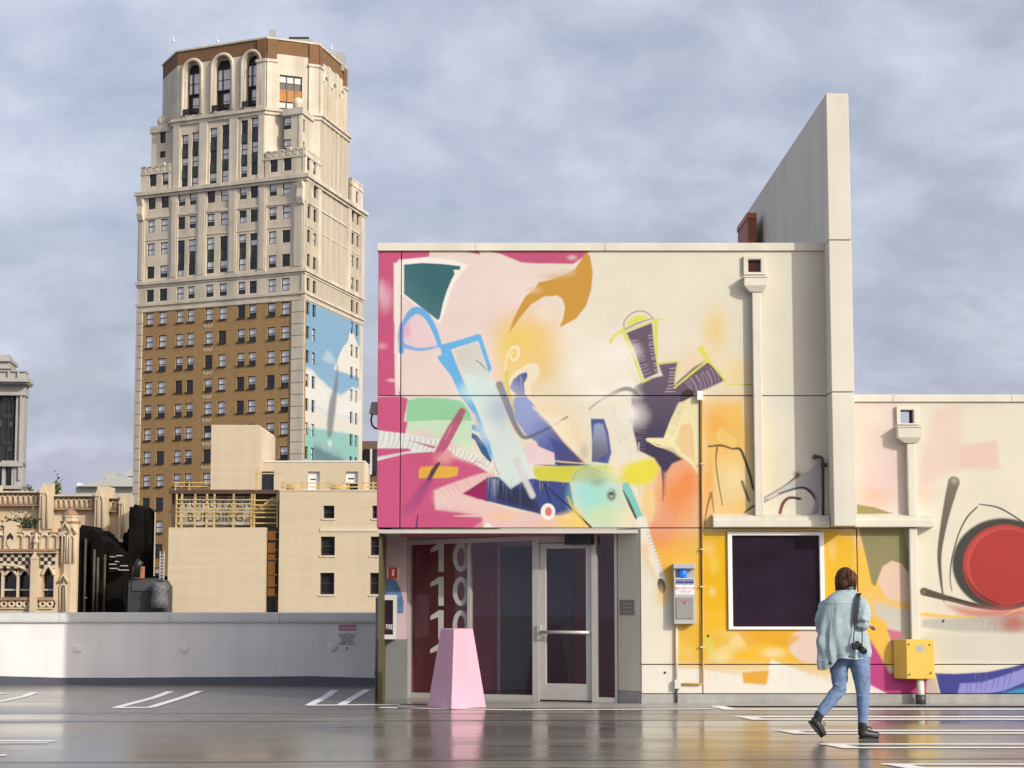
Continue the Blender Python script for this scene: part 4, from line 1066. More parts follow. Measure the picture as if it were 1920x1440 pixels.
# door
dz1 = zat(1018, 25.75)
s0, s1 = gs(1011.5), gs(1110)
door_glass = (gs(1023), gs(1098), zat(1283, 25.75), zat(1028, 25.75))
mb = MB(); mb.holed(GF, s0, s1, .012, dz1, [door_glass], -.065, -.015)
door = mb.build('door', M['alu'], pav)
bv = door.modifiers.new('bevel', 'BEVEL'); bv.width = .004; bv.segments = 1
mb = MB(); mb.add([GF.p(door_glass[0], -.04, door_glass[2]), GF.p(door_glass[1], -.04, door_glass[2]), GF.p(door_glass[1], -.04, door_glass[3]), GF.p(door_glass[0], -.04, door_glass[3])], [(0, 1, 2, 3)])
mb.build('pane', M['glass'], door, recalc=False)
zh = zat(1186, 25.7)
mb = MB()
mb.tube([GF.p(gs(1016), .06, zh), GF.p(gs(1106), .06, zh)], .024, 10); mb.tube([GF.p(gs(1016), -.02, zh), GF.p(gs(1016), .06, zh)], .02, 8); mb.tube([GF.p(gs(1104), -.02, zh), GF.p(gs(1104), .06, zh)], .02, 8)
mb.fbox(GF, gs(1009), gs(1015), -.02, .05, zh - .10, zh + .10)
mb.build('push_bar', M['alu'], door)
mb = MB(); mb.extrude(GF, [(s0 - .001, dz1 + .012), (s1, dz1 + .012), (s1, gz(s1) - .002), (s0 - .001, gz(s0) - .002)], -.08, .005); mb.build('transom', M['soffit'], pav)
mb = MB(); mb.fbox(GF, gs(1066), gs(1116), .006, .16, zat(1021, 25.6), zat(994, 25.6)); mb.build('door_operator', M['black'], pav)
# pillar at the far end of the entrance and its side
px0, px1 = xat(719, 26.5, 1150), xat(764, 26.72, 1150)
mb = MB(); mb.box(px0, px1, 26.45, 26.9, .82, zs - .05); mb.build('pillar', mat('pillar_pink', (.46, .34, .37), .55, .06, 2, .1, 60), pav)
mb = MB(); mb.box(px0 - .004, px1 + .002, 26.44, 26.9, 0, .82); mb.build('pillar', mat('pillar_grey', (.17, .18, .19), .5, .08, 3, .1, 60), pav)
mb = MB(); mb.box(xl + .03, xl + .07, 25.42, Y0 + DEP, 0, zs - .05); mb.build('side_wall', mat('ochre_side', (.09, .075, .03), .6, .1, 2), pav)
PFm = Frame((0, 26.45), (1, 0)); pfx = lambda p: xat(p, 26.45, 1110); pfz = lambda y: zat(y, 26.45)
mb = MB(); mb.extrude(PFm, [(pfx(720), pfz(1088)), (pfx(733), pfz(1082)), (pfx(744), pfz(1090)), (pfx(752), pfz(1108)), (pfx(757), pfz(1128)), (pfx(756), pfz(1150)), (pfx(720), pfz(1150))], .001, .003); mb.build('paint_patch', mat('blue_violet_patch', (.07, .16, .32), .5, .5, 5), pav)
# interior: magenta lobby with steel lift door
mb = MB()
mb.box(px1, 4.2, 28.5, 28.6, 0, zs - .05); mb.box(px1 - .05, px1 + .03, 26.95, 28.5, 0, zs - .05)
mb.box(4.1, 4.2, 25.65, 28.5, 0, zs - .05)
mb.build('lobby_wall', M['magwall'], pav)
mb = MB(); mb.prism([(A.x, A.y + .06), (Bp.x, Bp.y + .06), (4.2, 25.7), (4.2, 28.5), (A.x, 28.5)], .003, .006); mb.build('lobby_floor', mat('lobby_floor', (.30, .10, .15), .15, .2, 3), pav)
mb = MB(); mb.box(px1 - .05, 4.2, 25.72, 28.5, zs - .075, zs - .055); mb.build('lobby_ceiling', mat('lobby_ceiling', (.45, .10, .17), .7, .1, 3), pav)
ld = mat('brushed_lift_steel', (.09, .115, .14), .3, .15, 1.5, metal=.8, stretch=(1, 1, .2))
yl_ = 28.42
for a, b in ((xat(938, yl_), xat(1006, yl_)), (xat(1010, yl_), xat(1072, yl_))):
    mb = MB(); mb.box(a, b, yl_, yl_ + .07, .02, 2.15); o = mb.build('lift_door', ld, pav)
mb = MB(); mb.box(xat(932, yl_), xat(938, yl_), yl_ - .02, yl_ + .075, 0.01, 2.25); mb.box(xat(938, yl_), xat(1072, yl_), yl_ - .02, yl_ + .075, 2.155, 2.25); mb.build('lift_frame', M['alu'], pav)

# ------------------------------------------------------------------ things fixed to the pavilion
def downspout(label, fr_px, hole, fr_y, head_px, head_y, pipe_px, segs, hole_y):
    c = at((fr_px[0] + fr_px[1]) / 2, fr_y[1], Y0)
    t = thing('downspout', label, 'downspout', (c.x, Y0, c.z), 'rain pipes on the mural wall')
    py = (fr_y[0] + fr_y[1]) / 2
    mb = MB(); mb.holed(FR, X(fr_px[0], py), X(fr_px[1], py), Z(fr_y[1]), Z(fr_y[0]), [hole], .001, .05); o = mb.build('scupper', M['metalcream'], t)
    bv = o.modifiers.new('bevel', 'BEVEL'); bv.width = .005
    # leader head: box tapering to the pipe
    d = .17; Yd = Y0 - d
    a, b = xat(head_px[0], Yd, head_y[0]), xat(head_px[1], Yd, head_y[0]); zt_, zm_, zl_ = zat(head_y[0], Yd), zat(head_y[1], Yd), zat(head_y[2], Yd)
    pa, pb = xat(pipe_px[0], Y0 - .15, head_y[2]), xat(pipe_px[1], Y0 - .15, head_y[2])
    mb = MB()
    mb.fbox(FR, a - .012, b + .012, .001, d + .012, zt_ - .02, zt_)
    v = [FR.p(a, .001, zt_ - .02), FR.p(b, .001, zt_ - .02), FR.p(b, d, zt_ - .02), FR.p(a, d, zt_ - .02),
         FR.p(a, .001, zm_), FR.p(b, .001, zm_), FR.p(b, d, zm_), FR.p(a, d, zm_),
         FR.p(pa - .03, .03, zl_), FR.p(pb + .03, .03, zl_), FR.p(pb + .03, .13, zl_), FR.p(pa - .03, .13, zl_)]
    fs = []
    for k in (0, 4):
        fs += [(k + i, k + (i + 1) % 4, k + 4 + (i + 1) % 4, k + 4 + i) for i in range(4)]
    fs += [(0, 1, 2, 3), (11, 10, 9, 8)]
    mb.add(v, fs); mb.build('leader_head', M['metalcream'], t)
    for ya, yb2 in segs:
        mb = MB(); mb.bbox(pa, pb, Y0 - .115, Y0 - .015, zat(yb2, Y0 - .15), zat(ya, Y0 - .15), .012)
        mb.build('pipe', M['metalcream'], t)
    return t
d1 = downspout('cream rain pipe running down the mural beside the tall fin wall', (1393, 1435), sc1, (481, 516), (1396, 1438), (517, 535, 546), (1411, 1427), [(547, 967)], None)
d2 = downspout('cream rain pipe on the low wing ending above the yellow box', (1680, 1722), sc2, (762, 797), (1684, 1727), (798, 820, 830), (1702, 1717.5), [(831, 967), (990, 1200)], None)

# yellow box on a stub pipe
yd = .24; Yb = Y0 - yd
b = at(1716, 1300, Y0 - .15)
yb_t = thing('utility_box', 'bright yellow steel box under the rain pipe on the low wing', 'utility box', (b.x, Y0 - .15, 0))
a0, a1 = xat(1700, Yb, 1235), xat(1752, Yb, 1235); zz0, zz1 = zat(1273, Yb), zat(1199, Yb)
mb = MB(); mb.prism([(a0, Yb), (a1, Yb), (a1, Y0 - .02), (a0 - .13, Y0 - .02), (a0 - .125, Y0 - .06)], zz0, zz1); box_o = mb.build('body', M['yellow'], yb_t)
bv = box_o.modifiers.new('bevel', 'BEVEL'); bv.width = .006; bv.segments = 2
mb = MB(); mb.add([FR.p(xat(1713, Yb), yd + .002, zat(1212, Yb)), FR.p(xat(1725, Yb), yd + .002, zat(1208, Yb)), FR.p(xat(1728, Yb), yd + .002, zat(1221, Yb)), FR.p(xat(1715, Yb), yd + .002, zat(1224, Yb))], [(0, 1, 2, 3)]); mb.build('sticker', M['greymetal'], yb_t)
for px, py in ((1743, 1209), (1745, 1262), (1704, 1208), (1705, 1265)):
    c = at(px, py, Yb); MB().lathe((c.x, Yb, c.z), [(.012, .002), (.012, -.006), (.004, -.008)], 8, 'Y').build('screw', M['darkalu'], yb_t)
mb = MB(); mb.tube([(xat(1719, Y0 - .15), Y0 - .15, 0), (xat(1719, Y0 - .15), Y0 - .15, zz0 + .01)], .05, 14); mb.build('pipe', M['metalcream'], yb_t)
mb = MB(); mb.tube([(xat(1719, Y0 - .15), Y0 - .15, 0), (xat(1719, Y0 - .15), Y0 - .15, .13)], .068, 14); mb.build('pipe_boot', M['darkalu'], yb_t)

# emergency call box
cd = .16; Yc_ = Y0 - cd
c0, c1 = xat(1264, Yc_, 1110), xat(1304, Yc_, 1110); cz0, cz1 = zat(1170, Yc_), zat(1057, Yc_)
cb_t = thing('emergency_call_box', 'grey emergency call box with blue lamp and red button notice', 'call box', ((c0 + c1) / 2, Y0, cz0))
CZ = lambda py: zat(py, Yc_); CXp = lambda px: xat(px, Yc_, 1110)
mb = MB(); mb.bbox(c0, c1, Yc_ + .03, Y0 - .001, cz0, CZ(1083), .006); mb.build('body', M['greymetal'], cb_t)
mb = MB(); mb.bbox(c0 - .006, c1 + .006, Yc_ - .01, Y0 - .001, CZ(1066), cz1, .008)
mb.fbox(FR, c0, c0 + .02, .001, cd - .03, CZ(1083) + .001, CZ(1066) - .001); mb.fbox(FR, c0 + .02, c1, .001, .045, CZ(1083) + .001, CZ(1066) - .001); mb.build('hood', M['greymetal'], cb_t)
lampm = bpy.data.materials.new('blue_lamp'); lampm.use_nodes = True
bb = lampm.node_tree.nodes['Principled BSDF']; bb.inputs['Base Color'].default_value = (.01, .12, .5, 1); bb.inputs['Emission Color'].default_value = (.01, .16, .9, 1); bb.inputs['Emission Strength'].default_value = .55; bb.inputs['Roughness'].default_value = .1
mb = MB(); cm = (CXp(1272) + CXp(1292)) / 2
mb.lathe((cm, Y0 - .10, CZ(1083) + .002), [(.048, 0), (.05, .02), (.048, .06), (.044, .10)], 16, 'Z'); mb.build('lamp', lampm, cb_t)
mb = MB(); mb.fbox(FR, CXp(1267), CXp(1302), cd - .03, cd - .026, CZ(1115), CZ(1085)); np_ = mb.build('notice', M['signwhite'], cb_t)
mb = MB(); mb.fbox(FR, CXp(1267.6), CXp(1301.4), cd - .026, cd - .0245, CZ(1096), CZ(1086)); mb.build('notice_header', M['inkblue'], np_)
for s_, sz, y_, m_, in (('For Immediate Assistance', .022, 1089.6, 'signwhite'), ('or', .016, 1092.2, 'signwhite'), ('To Request Security Escort', .021, 1095.2, 'signwhite'), ('PUSH', .014, 1099.5, 'ink'), ('RED BUTTON', .044, 1105, 'inkred'), ('for immediate response', .02, 1109, 'ink'), ('24 hours a day', .02, 1112.5, 'ink')):
    link('lettering', text_mesh('lettering', s_, sz, M[m_], FR, (CXp(1267) + CXp(1302)) / 2, cd - .0235, CZ(y_)), np_)
mb = MB(); mb.bbox(CXp(1268), CXp(1300), Yc_ + .015, Yc_ + .031, CZ(1160), CZ(1120), .004); dr = mb.build('call_panel', mat('call_panel_grey', (.27, .27, .26), .45, .05, 6), cb_t)
mb = MB(); mb.lathe((CXp(1284), Yc_ + .016, CZ(1130)), [(.014, 0), (.012, -.01), (.004, -.014)], 12, 'Y'); mb.build('button', M['red'], dr)
link('lettering', text_mesh('lettering', 'EMERGENCY', .03, M['inkred'], FR, CXp(1284), cd - .0135, CZ(1127)), dr)

# conduit run
ct_t = thing('conduit', 'thin painted conduit with junction boxes running up the mural joint', 'conduit', (X(1268), Y0, 0))
q = lambda px, py, d: FR.p(X(px, py), d, Z(py))
mb = MB(); mb.tube([q(1268, 1171, .03), q(1268, 1276, .03)], .016, 8); mb.build('pipe', M['metalcream'], ct_t)
mb = MB(); mb.tube([FR.p(X(1268, 1290), .03, Z(1291)), FR.p(X(1268, 1290), .03, .02)], .016, 8); mb.build('pipe', M['darkalu'], ct_t)
mb = MB(); mb.bbox(X(1264, 1283), X(1275.5, 1283), Y0 - .075, Y0 - .001, Z(1291), Z(1274), .005); mb.build('junction_box', M['metalcream'], ct_t)
pts = [q(1276, 1282.5, .03), q(1313, 1282.5, .03), q(1317.5, 1280.5, .03), q(1318, 1274, .03), q(1317, 1000, .03), q(1316, 752, .03)]
mb = MB(); mb.tube(pts, .014, 8); mb.build('pipe', mat('ochre_conduit', (.55, .33, .07), .5, .2, 3), ct_t)
mb = MB(); mb.bbox(X(1306, 742), X(1317, 742), Y0 - .075, Y0 - .001, Z(751), Z(734), .006); mb.build('junction_box', M['signwhite'], ct_t)
for py in (1030, 1100, 1213, 870):
    mb = MB(); mb.bbox(X(1316.6, py) - .03, X(1316.6, py) + .03, Y0 - .049, Y0 - .001, Z(py) - .008, Z(py) + .008, .002); mb.build('clamp', M['metalcream'], ct_t)

# dark bent pipe above the ledge
mb = MB(); mb.tube([q(1528, 857, .05), q(1537, 857, .06), q(1540.5, 860, .06), q(1541.5, 866, .06), q(1542, 966, .06)], .020, 10); mb.lathe(tuple(q(1527, 857, .02)), [(.03, .0), (.034, -.05), (.02, -.06)], 12, 'Y')
mb.tube([q(1538, 872, .06), q(1549, 872, .06)], .028, 8)
tag(mb.build('hose_pipe', mat('dark_bronze', (.05, .04, .03), .45, .2, 8)), 'thin dark bent pipe standing on the ledge beside the fin wall', 'pipe')

# plaque on the slanted return
RF = Frame((Bp.x + .02, Bp.y), (xc_ - .004 - Bp.x - .02, Y0 + .002 - Bp.y))
mb = MB(); mb.fbox(RF, RF.s_of(1163, 1139), RF.s_of(1190, 1139), .001, .012, zat(1153, 25.45), zat(1125, 25.45))
pl = tag(mb.build('plaque', mat('grey_plaque', (.20, .195, .18), .5, .05, 8)), 'small square grey plaque on the pale wall beside the door', 'plaque')
for py in (1132, 1139, 1146):
    mb = MB(); mb.fbox(RF, RF.s_of(1168, 1139), RF.s_of(1185, 1139), .0125, .014, zat(py + 1, 25.45), zat(py, 25.45)); mb.build('lettering', M['alu'], pl)

# fire extinguisher cabinet and its sign
ex = thing('extinguisher_cabinet', 'pale grey fire extinguisher cabinet with glazed door on the pillar', 'cabinet', (xat(730, 26.3), 26.44, zat(1198, 26.3)))
ye = 26.16
EF = Frame((0, ye), (1, 0)); ez = lambda py: zat(py, ye); exx = lambda px: xat(px, ye, 1150)
mb = MB(); mb.box(exx(709), exx(743), ye + .02, 26.438, ez(1198), ez(1116)); mb.build('body', M['greymetal'], ex)
mb = MB(); mb.holed(EF, exx(709) - .004, exx(743) + .004, ez(1198) - .004, ez(1116) + .004, [(exx(714.5), exx(737), ez(1190), ez(1125))], -.018, .0); dr = mb.build('door', mat('cabinet_grey', (.55, .56, .55), .4, .04, 5), ex)
mb = MB(); mb.fbox(EF, exx(714), exx(737.5), -.012, -.008, ez(1190.5), ez(1124.5)); mb.build('pane', M['tint'], dr)
mb = MB(); mb.tube([EF.p(exx(711.5), .02, ez(1166)), EF.p(exx(711.5), .02, ez(1150))], .008, 6); mb.build('handle', M['alu'], dr)
link('lettering', text_mesh('lettering', 'FIRE', .10, M['signwhite'], EF, exx(730), -.006, ez(1180), sx=.55), dr)
yp_ = 26.43
sg = thing('extinguisher_sign', 'small red fire extinguisher sign on the pink pillar', 'sign', (xat(737, yp_), yp_, zat(1085, yp_)))
SF = Frame((0, 26.448), (1, 0)); sx_ = lambda px: xat(px, 26.448, 1075); sz_ = lambda py: zat(py, 26.448)
mb = MB(); mb.fbox(SF, sx_(726), sx_(747.5), .0, .008, sz_(1085), sz_(1064)); mb.build('board', M['red'], sg)
mb = MB(); mb.fbox(SF, sx_(735), sx_(739), .0085, .010, sz_(1080), sz_(1070)); mb.fbox(SF, sx_(734), sx_(741), .0085, .010, sz_(1069.6), sz_(1068)); mb.build('pictogram', M['signwhite'], sg)
mb = MB(); mb.fbox(SF, sx_(726), sx_(728), .0085, .010, sz_(1085), sz_(1064)); mb.build('edge_stripe', M['signwhite'], sg)
mb = MB(); mb.fbox(SF, sx_(745.5), sx_(747.5), .0085, .010, sz_(1085), sz_(1064)); mb.build('edge_stripe', M['signwhite'], sg)

# flood light on the end wall
lt = thing('wall_light', 'small beige flood light with black cable on the pink end wall', 'wall light', (xl, Y0 + .4, Z(770)))
yl2 = Y0 + .35
mb = MB(); a = xat(693, yl2, 766); mb.add([(a, yl2 - .1, zat(776, yl2)), (xl, yl2 - .1, zat(778, yl2)), (xl, yl2 - .1, zat(755, yl2)), (a + .03, yl2 - .1, zat(755, yl2)),
                                        (a, yl2 + .1, zat(776, yl2)), (xl, yl2 + .1, zat(778, yl2)), (xl, yl2 + .1, zat(755, yl2)), (a + .03, yl2 + .1, zat(755, yl2))],
              [(0, 1, 2, 3), (7, 6, 5, 4), (0, 4, 5, 1), (1, 5, 6, 2), (2, 6, 7, 3), (3, 7, 4, 0)]); mb.build('housing', mat('beige_light', (.40, .37, .32), .5, .05, 6), lt)
mb = MB(); mb.tube([(xat(697, yl2), yl2, zat(776, yl2)), (xat(694, yl2), yl2, zat(786, yl2)), (xat(696, yl2), yl2, zat(797, yl2)), (xat(702, yl2), yl2, zat(803, yl2)), (xl + .02, yl2, zat(804, yl2))], .013, 8); mb.build('cable', M['black'], lt)

# drain pipe beside the pillar
dp = MB(); xdp = xat(714, 26.9); dp.tube([(xdp, 26.62, .0), (xdp, 26.62, zat(1120, 26.6))], .05, 12); dp.tube([(xdp - .06, 26.62, zat(1262, 26.6)), (xdp + .02, 26.62, zat(1262, 26.6))], .03, 8)
tag(dp.build('standpipe', mat('dark_standpipe', (.09, .10, .11), .4, .1, 6)), 'dark grey standpipe under the extinguisher cabinet', 'pipe')

# warning sign on the parapet
wsx = lambda px: xat(px, YP, 1195); wsz = lambda py: zat(py, YP)
PF = Frame((0, YP), (1, 0))
ws = thing('warning_sign', 'small white warning sign with red header on the parapet', 'sign', (wsx(651), YP, wsz(1222)))
def rrect(a, b, c, d, r, n=5):
    o = []
    for cx, cz, a0 in ((b - r, d - r, 0), (a + r, d - r, 90), (a + r, c + r, 180), (b - r, c + r, 270)):
        for k in range(n + 1):
            t = R(a0 + 90 * k / n); o.append((cx + r * math.cos(t), cz + r * math.sin(t)))
    return o
mb = MB(); mb.extrude(PF, rrect(wsx(634), wsx(668.5), wsz(1222), wsz(1171), .03), .001, .006); bd = mb.build('board', M['signwhite'], ws)
mb = MB(); mb.extrude(PF, rrect(wsx(634.5), wsx(668), wsz(1182.5), wsz(1171.4), .03), .0065, .008); mb.build('header', mat('faded_red_print', (.52, .16, .22), .5, .05, 6), bd)
for s_, sz, y_, m_ in (('WARNING', .068, 1180, 'signwhite'), ('Never', .024, 1187.5, 'ink'), ('CLIMB ONTO', .046, 1192, 'ink'), ('STANDING', .050, 1196.5, 'ink'), ('SITTING', .050, 1201, 'ink'), ('LEANING', .050, 1205.2, 'ink'), ('OVER WALLS', .046, 1209.3, 'ink')):
    link('lettering', text_mesh('lettering', s_, sz, M[m_], PF, wsx(651.2), .0095, wsz(y_)), bd)
mb = MB(); mb.extrude(PF, [(wsx(649), wsz(1214)), (wsx(651), wsz(1219.5)), (wsx(653), wsz(1214))], .0065, .008); mb.build('arrow', M['ink'], bd)

# pink bollard: four-sided tapering block
yb3 = 24.52
hb, htp = .385, .213; cxp = xat(856.5, yb3, 1250); rot = R(43)
zt3 = zat(1178.5, yb3 - .02)
mb = MB(); vs = []
for h, z in ((hb, .006), (htp, zt3 - .01), (htp - .01, zt3)):
    for k in range(4):
        a = R(-99) + R(90) * k; vs.append((cxp + h * math.cos(a) - .02 * 0, yb3 + h * math.sin(a), z))
fs = [(3, 2, 1, 0), (8, 9, 10, 11)]
for k in (0, 4):
    fs += [(k + i, k + (i + 1) % 4, k + 4 + (i + 1) % 4, k + 4 + i) for i in range(4)]
mb.add(vs, fs); o = mb.build('bollard', M['pink'])
bv = o.modifiers.new('bevel', 'BEVEL'); bv.width = .006; bv.segments = 2
tag(o, 'pink tapering four sided bollard in front of the glass entrance', 'bollard')

# ------------------------------------------------------------------ far city
M['brick'] = mat('ochre_brick', (.36, .222, .092), .85, .20, 2.2, .3, 30, grime=.18, stretch=(1, 1, 3.0))
M['brickpale'] = mat('brown_crown_brick', (.20, .105, .045), .85, .12, .8, grime=.1)
M['stone'] = mat('pale_terracotta', (.64, .565, .435), .75, .14, .35, .15, 12, grime=.48)
M['stone2'] = mat('pale_stone_trim', (.63, .565, .45), .7, .12, .4, grime=.45)
M['sidewall'] = mat('tan_wall_dimmed', (.49, .425, .325), .75, .08, .3, .1, 12, grime=.2)  # tan side wall, colour darkened to offset the strong sun on it
M['stucco'] = mat('cream_side_wall', (.56, .47, .33), .8, .05, 1.4, .15, 3.0, stretch=(.12, .12, 2.4), grime=.10)
M['spandrel'] = mat('green_spandrel', (.035, .05, .04), .5, .6, 1.2)
M['wframe'] = mat('dark_sash', (.03, .027, .022), .5, .1, 5)
M['wdark'] = mat('dark_glass', (.018, .018, .026), .08, .4, .6, spec=.6)
M['wblind'] = mat('pale_blind', (.66, .67, .69), .25, .14, .5, spec=.6)
M['wwarm'] = mat('warm_room', (.55, .52, .46), .4, .1, .5)
M['wood'] = mat('plywood', (.42, .19, .05), .7, .3, .6, stretch=(1, 1, .3))

# ---- brick tower
CT = Vector((xat(571, 260, 570), 260.0, 0))
d1v = Vector((-.894, .447, 0)).normalized(); d2v = Vector((.223, .975, 0)).normalized()
TF = Frame((CT.x, CT.y), (-d1v.x, -d1v.y)); TF.a = d1v * -1      # s grows to the right; corner at s = 0
TF.n = Vector((d1v.y, -d1v.x, 0)); TF.n = TF.n if TF.n.y < 0 else -TF.n
TR = Frame((CT.x, CT.y), (d2v.x, d2v.y)); TR.a = d2v
TR.n = Vector((d2v.y, -d2v.x, 0)); TR.n = TR.n if TR.n.x > 0 else -TR.n
L1 = -TF.s_of(257, 570); L2 = TR.s_of(681, 580)
tower = thing('brick_tower', 'tall ochre brick and pale stone tower with arched crown behind the cream building', 'tower', (CT.x - 8, 270, STREET))
def zt(py, Y=261.5): return zat(py, Y)
ZB = zat(562, 260)                            # top of the brick
ZC = zat(338, 260)                            # main cornice
tp = lambda s, d, s2=0: TF.p(s, d, 0) + TR.a * s2
PLAN = [TF.p(-L1, 0, 0), TF.p(0, 0, 0), TF.p(0, 0, 0) + d2v * L2, TF.p(-L1, 0, 0) + d2v * L2]
def inset(poly, k):
    c = sum(poly, Vector()) / len(poly); out = []
    n = len(poly)
    lines = []
    for i in range(n):
        a, b = poly[i], poly[(i + 1) % n]; e = (b - a).normalized(); nn = Vector((-e.y, e.x, 0))
        if (c - a).dot(nn) < 0: nn = -nn
        lines.append((a + nn * k, e))
    for i in range(n):
        (p, e), (q_, f) = lines[i - 1], lines[i]
        den = e.x * f.y - e.y * f.x
        t = ((q_.x - p.x) * f.y - (q_.y - p.y) * f.x) / den
        out.append(p + e * t)
    return out
def band(poly, off, z0, z1, name, m, parent=tower):
    return MB().prism([tuple(v) for v in inset(poly, -off)], z0, z1).build(name, M[m], parent)

# window units share a handful of meshes
WIN = {}
def window_mesh(kind, w, h):
    key = (kind, round(w, 2), round(h, 2))
    if key in WIN: return WIN[key]
    mb = MB(); fw = .10
    mb.holed(IDF, -w / 2, w / 2, 0, h, [(-w / 2 + fw, w / 2 - fw, fw, h * .5 - .04), (-w / 2 + fw, w / 2 - fw, h * .5 + .04, h - fw)], -.08, .02, 0)
    top, bot = {'light': (2, 2), 'half': (2, 1), 'dark': (1, 1), 'warm': (3, 1), 'mix': (1, 2)}[kind]
    mb.add([(-w / 2, .05, h * .5), (w / 2, .05, h * .5), (w / 2, .05, h), (-w / 2, .05, h)], [(0, 1, 2, 3)], top)
    mb.add([(-w / 2, .07, 0), (w / 2, .07, 0), (w / 2, .07, h * .5), (-w / 2, .07, h * .5)], [(0, 1, 2, 3)], bot)
    if kind == 'half':
        mb.add([(-w / 2, .045, h * .38), (w / 2, .045, h * .38), (w / 2, .045, h * .5), (-w / 2, .045, h * .5)], [(0, 1, 2, 3)], 2)
    WIN[key] = mb.mesh('window', [M['wframe'], M['wdark'], M['wblind'], M['wwarm']], recalc=False)
    return WIN[key]
def put_window(fr, s, d, z, w, h, kind, parent):
    o = link('window', window_mesh(kind, w, h), parent)
    p = fr.p(s, d, z)
    ang = math.atan2(fr.a.y, fr.a.x)
    o.location = p; o.rotation_euler = (0, 0, ang)
    return o
rw = random.Random(4)
def pick(wts):
    return rw.choices(['light', 'half', 'dark', 'warm', 'mix'], wts)[0]

cols = [(273.75, 287.5), (298, 312.5), (330.5, 343.8), (351.3, 364.3), (385, 399.5), (410, 424.5), (445.5, 459.5), (466.3, 480.5), (501.5, 516.3), (527, 542.5)]
CS = [(TF.s_of(a, 590), TF.s_of(b, 590)) for a, b in cols]
rcols = [(573.8, 580.5), (586, 592.2), (658, 663), (667.5, 672)]
RS = [(TR.s_of(a, 590), TR.s_of(b, 590)) for a, b in rcols]
yrow = lambda r: (567.5 + 45.0 * r, 591 + 45.0 * r)
NB = 12
holes_b, holes_s, holes_rb, holes_rs = [], [], [], []
def zr_(r):
    a, b = yrow(r); return zat(b, 262), zat(a, 262)
# wall holes + windows, front
for r in range(0, NB):
    zlo, zhi = zr_(r)
    for k, (a, b) in enumerate(CS):
        if r > 6 and k > 4: continue
        if r > 8 and k > 1: continue
        holes_b.append((a, b, zlo, zhi))
        kind = pick([6, 3.5, 1.4, .05, .1]) if r < 4 else pick([4, 3, 2.5, .3, .3])
        put_window(TF, (a + b) / 2, -.17, zlo, b - a, zhi - zlo, kind, tower)
TALL = [(2, 3), (4, 5), (6, 7)]
for r in range(-5, 0):
    zlo, zhi = zr_(r)
    for k, (a, b) in enumerate(CS):
        put_window(TF, (a + b) / 2, -.17, zlo, b - a, zhi - zlo, pick([2, 2.5, 6, .2, .2]), tower)
        if r == -2 and 2 <= k <= 7: continue
        if r == -3 and 2 <= k <= 7:
            zl2 = zr_(-2)[0]
            holes_s.append((a, b, zl2, zhi))
            MB().fbox(TF, a, b, -.35, -.2, zr_(-2)[1] + .02, zlo - .02).build('spandrel', M['spandrel'], tower)
        else:
            holes_s.append((a, b, zlo, zhi))
ZBOT = zat(1250, 260)
MB().holed(TF, -L1, 0, ZBOT, ZB, holes_b, -.5, 0).build('brick_wall', M['brick'], tower)
MB().holed(TF, -L1, 0, ZB, ZC, holes_s, -.5, 0).build('stone_wall', M['stone'], tower)
# right face: brick part carries painted sky, upper part stone
for r in range(-5, 7):
    zlo, zhi = zr_(r)
    for k, (a, b) in enumerate(RS):
        (holes_rb if r >= 0 else holes_rs).append((a, b, zlo, zhi))
        put_window(TR, (a + b) / 2, -.25, zlo, b - a, zhi - zlo, pick([2, 1, 5, .1, .2]), tower)
# painted wall: stand-in of plain sky, cloud and sea
def tp_(x0, x1, z0, z1): return [(x0, z0), (x1, z0), (x1, z1), (x0, z1)]
zb0, zb1 = zat(862, 261), ZB
tv = Canvas(-1.0, L2 + 1, ZBOT, ZB, 16, lin((150, 190, 218)), lambda u, v: (u, v)); tv.pxm = 1.0
H_t = zb1 - zb0
def tz(f): return zb0 + H_t * f
tv.poly([(-1, tz(.5)), (L2 + 1, tz(.5)), (L2 + 1, tz(1.02)), (-1, tz(1.02))], (140, 182, 212), 40, 1)
tv.poly([(13, tz(.62)), (15, tz(.69)), (17, tz(.78)), (20, tz(.84)), (21, tz(.92)), (22.5, tz(.95)), (24, tz(.88)), (25.5, tz(.85)), (L2 + 1, tz(.80)), (L2 + 1, tz(.64))], (238, 236, 226), 3, 1, rag=6)
tv.poly([(-1, tz(.30)), (L2 + 1, tz(.30)), (L2 + 1, tz(.50)), (21, tz(.48)), (14, tz(.42)), (9, tz(.46)), (5, tz(.52)), (-1, tz(.50))], (222, 230, 234), 8, .95, rag=8)
tv.poly([(8, tz(.66)), (10, tz(.74)), (13, tz(.72)), (15, tz(.66))], (190, 214, 228), 6, .8, rag=6)
tv.poly([(-1, tz(.38)), (6, tz(.36)), (12, tz(.34)), (L2 + 1, tz(.36)), (L2 + 1, tz(.56)), (23, tz(.55)), (17, tz(.47)), (8, tz(.52)), (3, tz(.58)), (-1, tz(.56))], (240, 239, 232), 6, .9, rag=8)
tv.poly([(-1, tz(.20)), (L2 + 1, tz(.24)), (L2 + 1, tz(.33)), (-1, tz(.32))], (236, 232, 218), 6, .95)
tv.poly([(-1, tz(-1.5)), (L2 + 1, tz(-1.5)), (L2 + 1, tz(.24)), (18, tz(.22)), (-1, tz(.20))], (150, 205, 196), 4, 1)
tv.poly([(4, tz(.02)), (20, tz(.02)), (22, tz(.08)), (14, tz(.12)), (5, tz(.15))], (150, 190, 190), 10, .8, rag=6)
tv.poly([(5, tz(.0)), (21, tz(.0)), (19, tz(.05)), (12, tz(.07)), (5, tz(.10))], (92, 120, 128), 8, .8, rag=8)
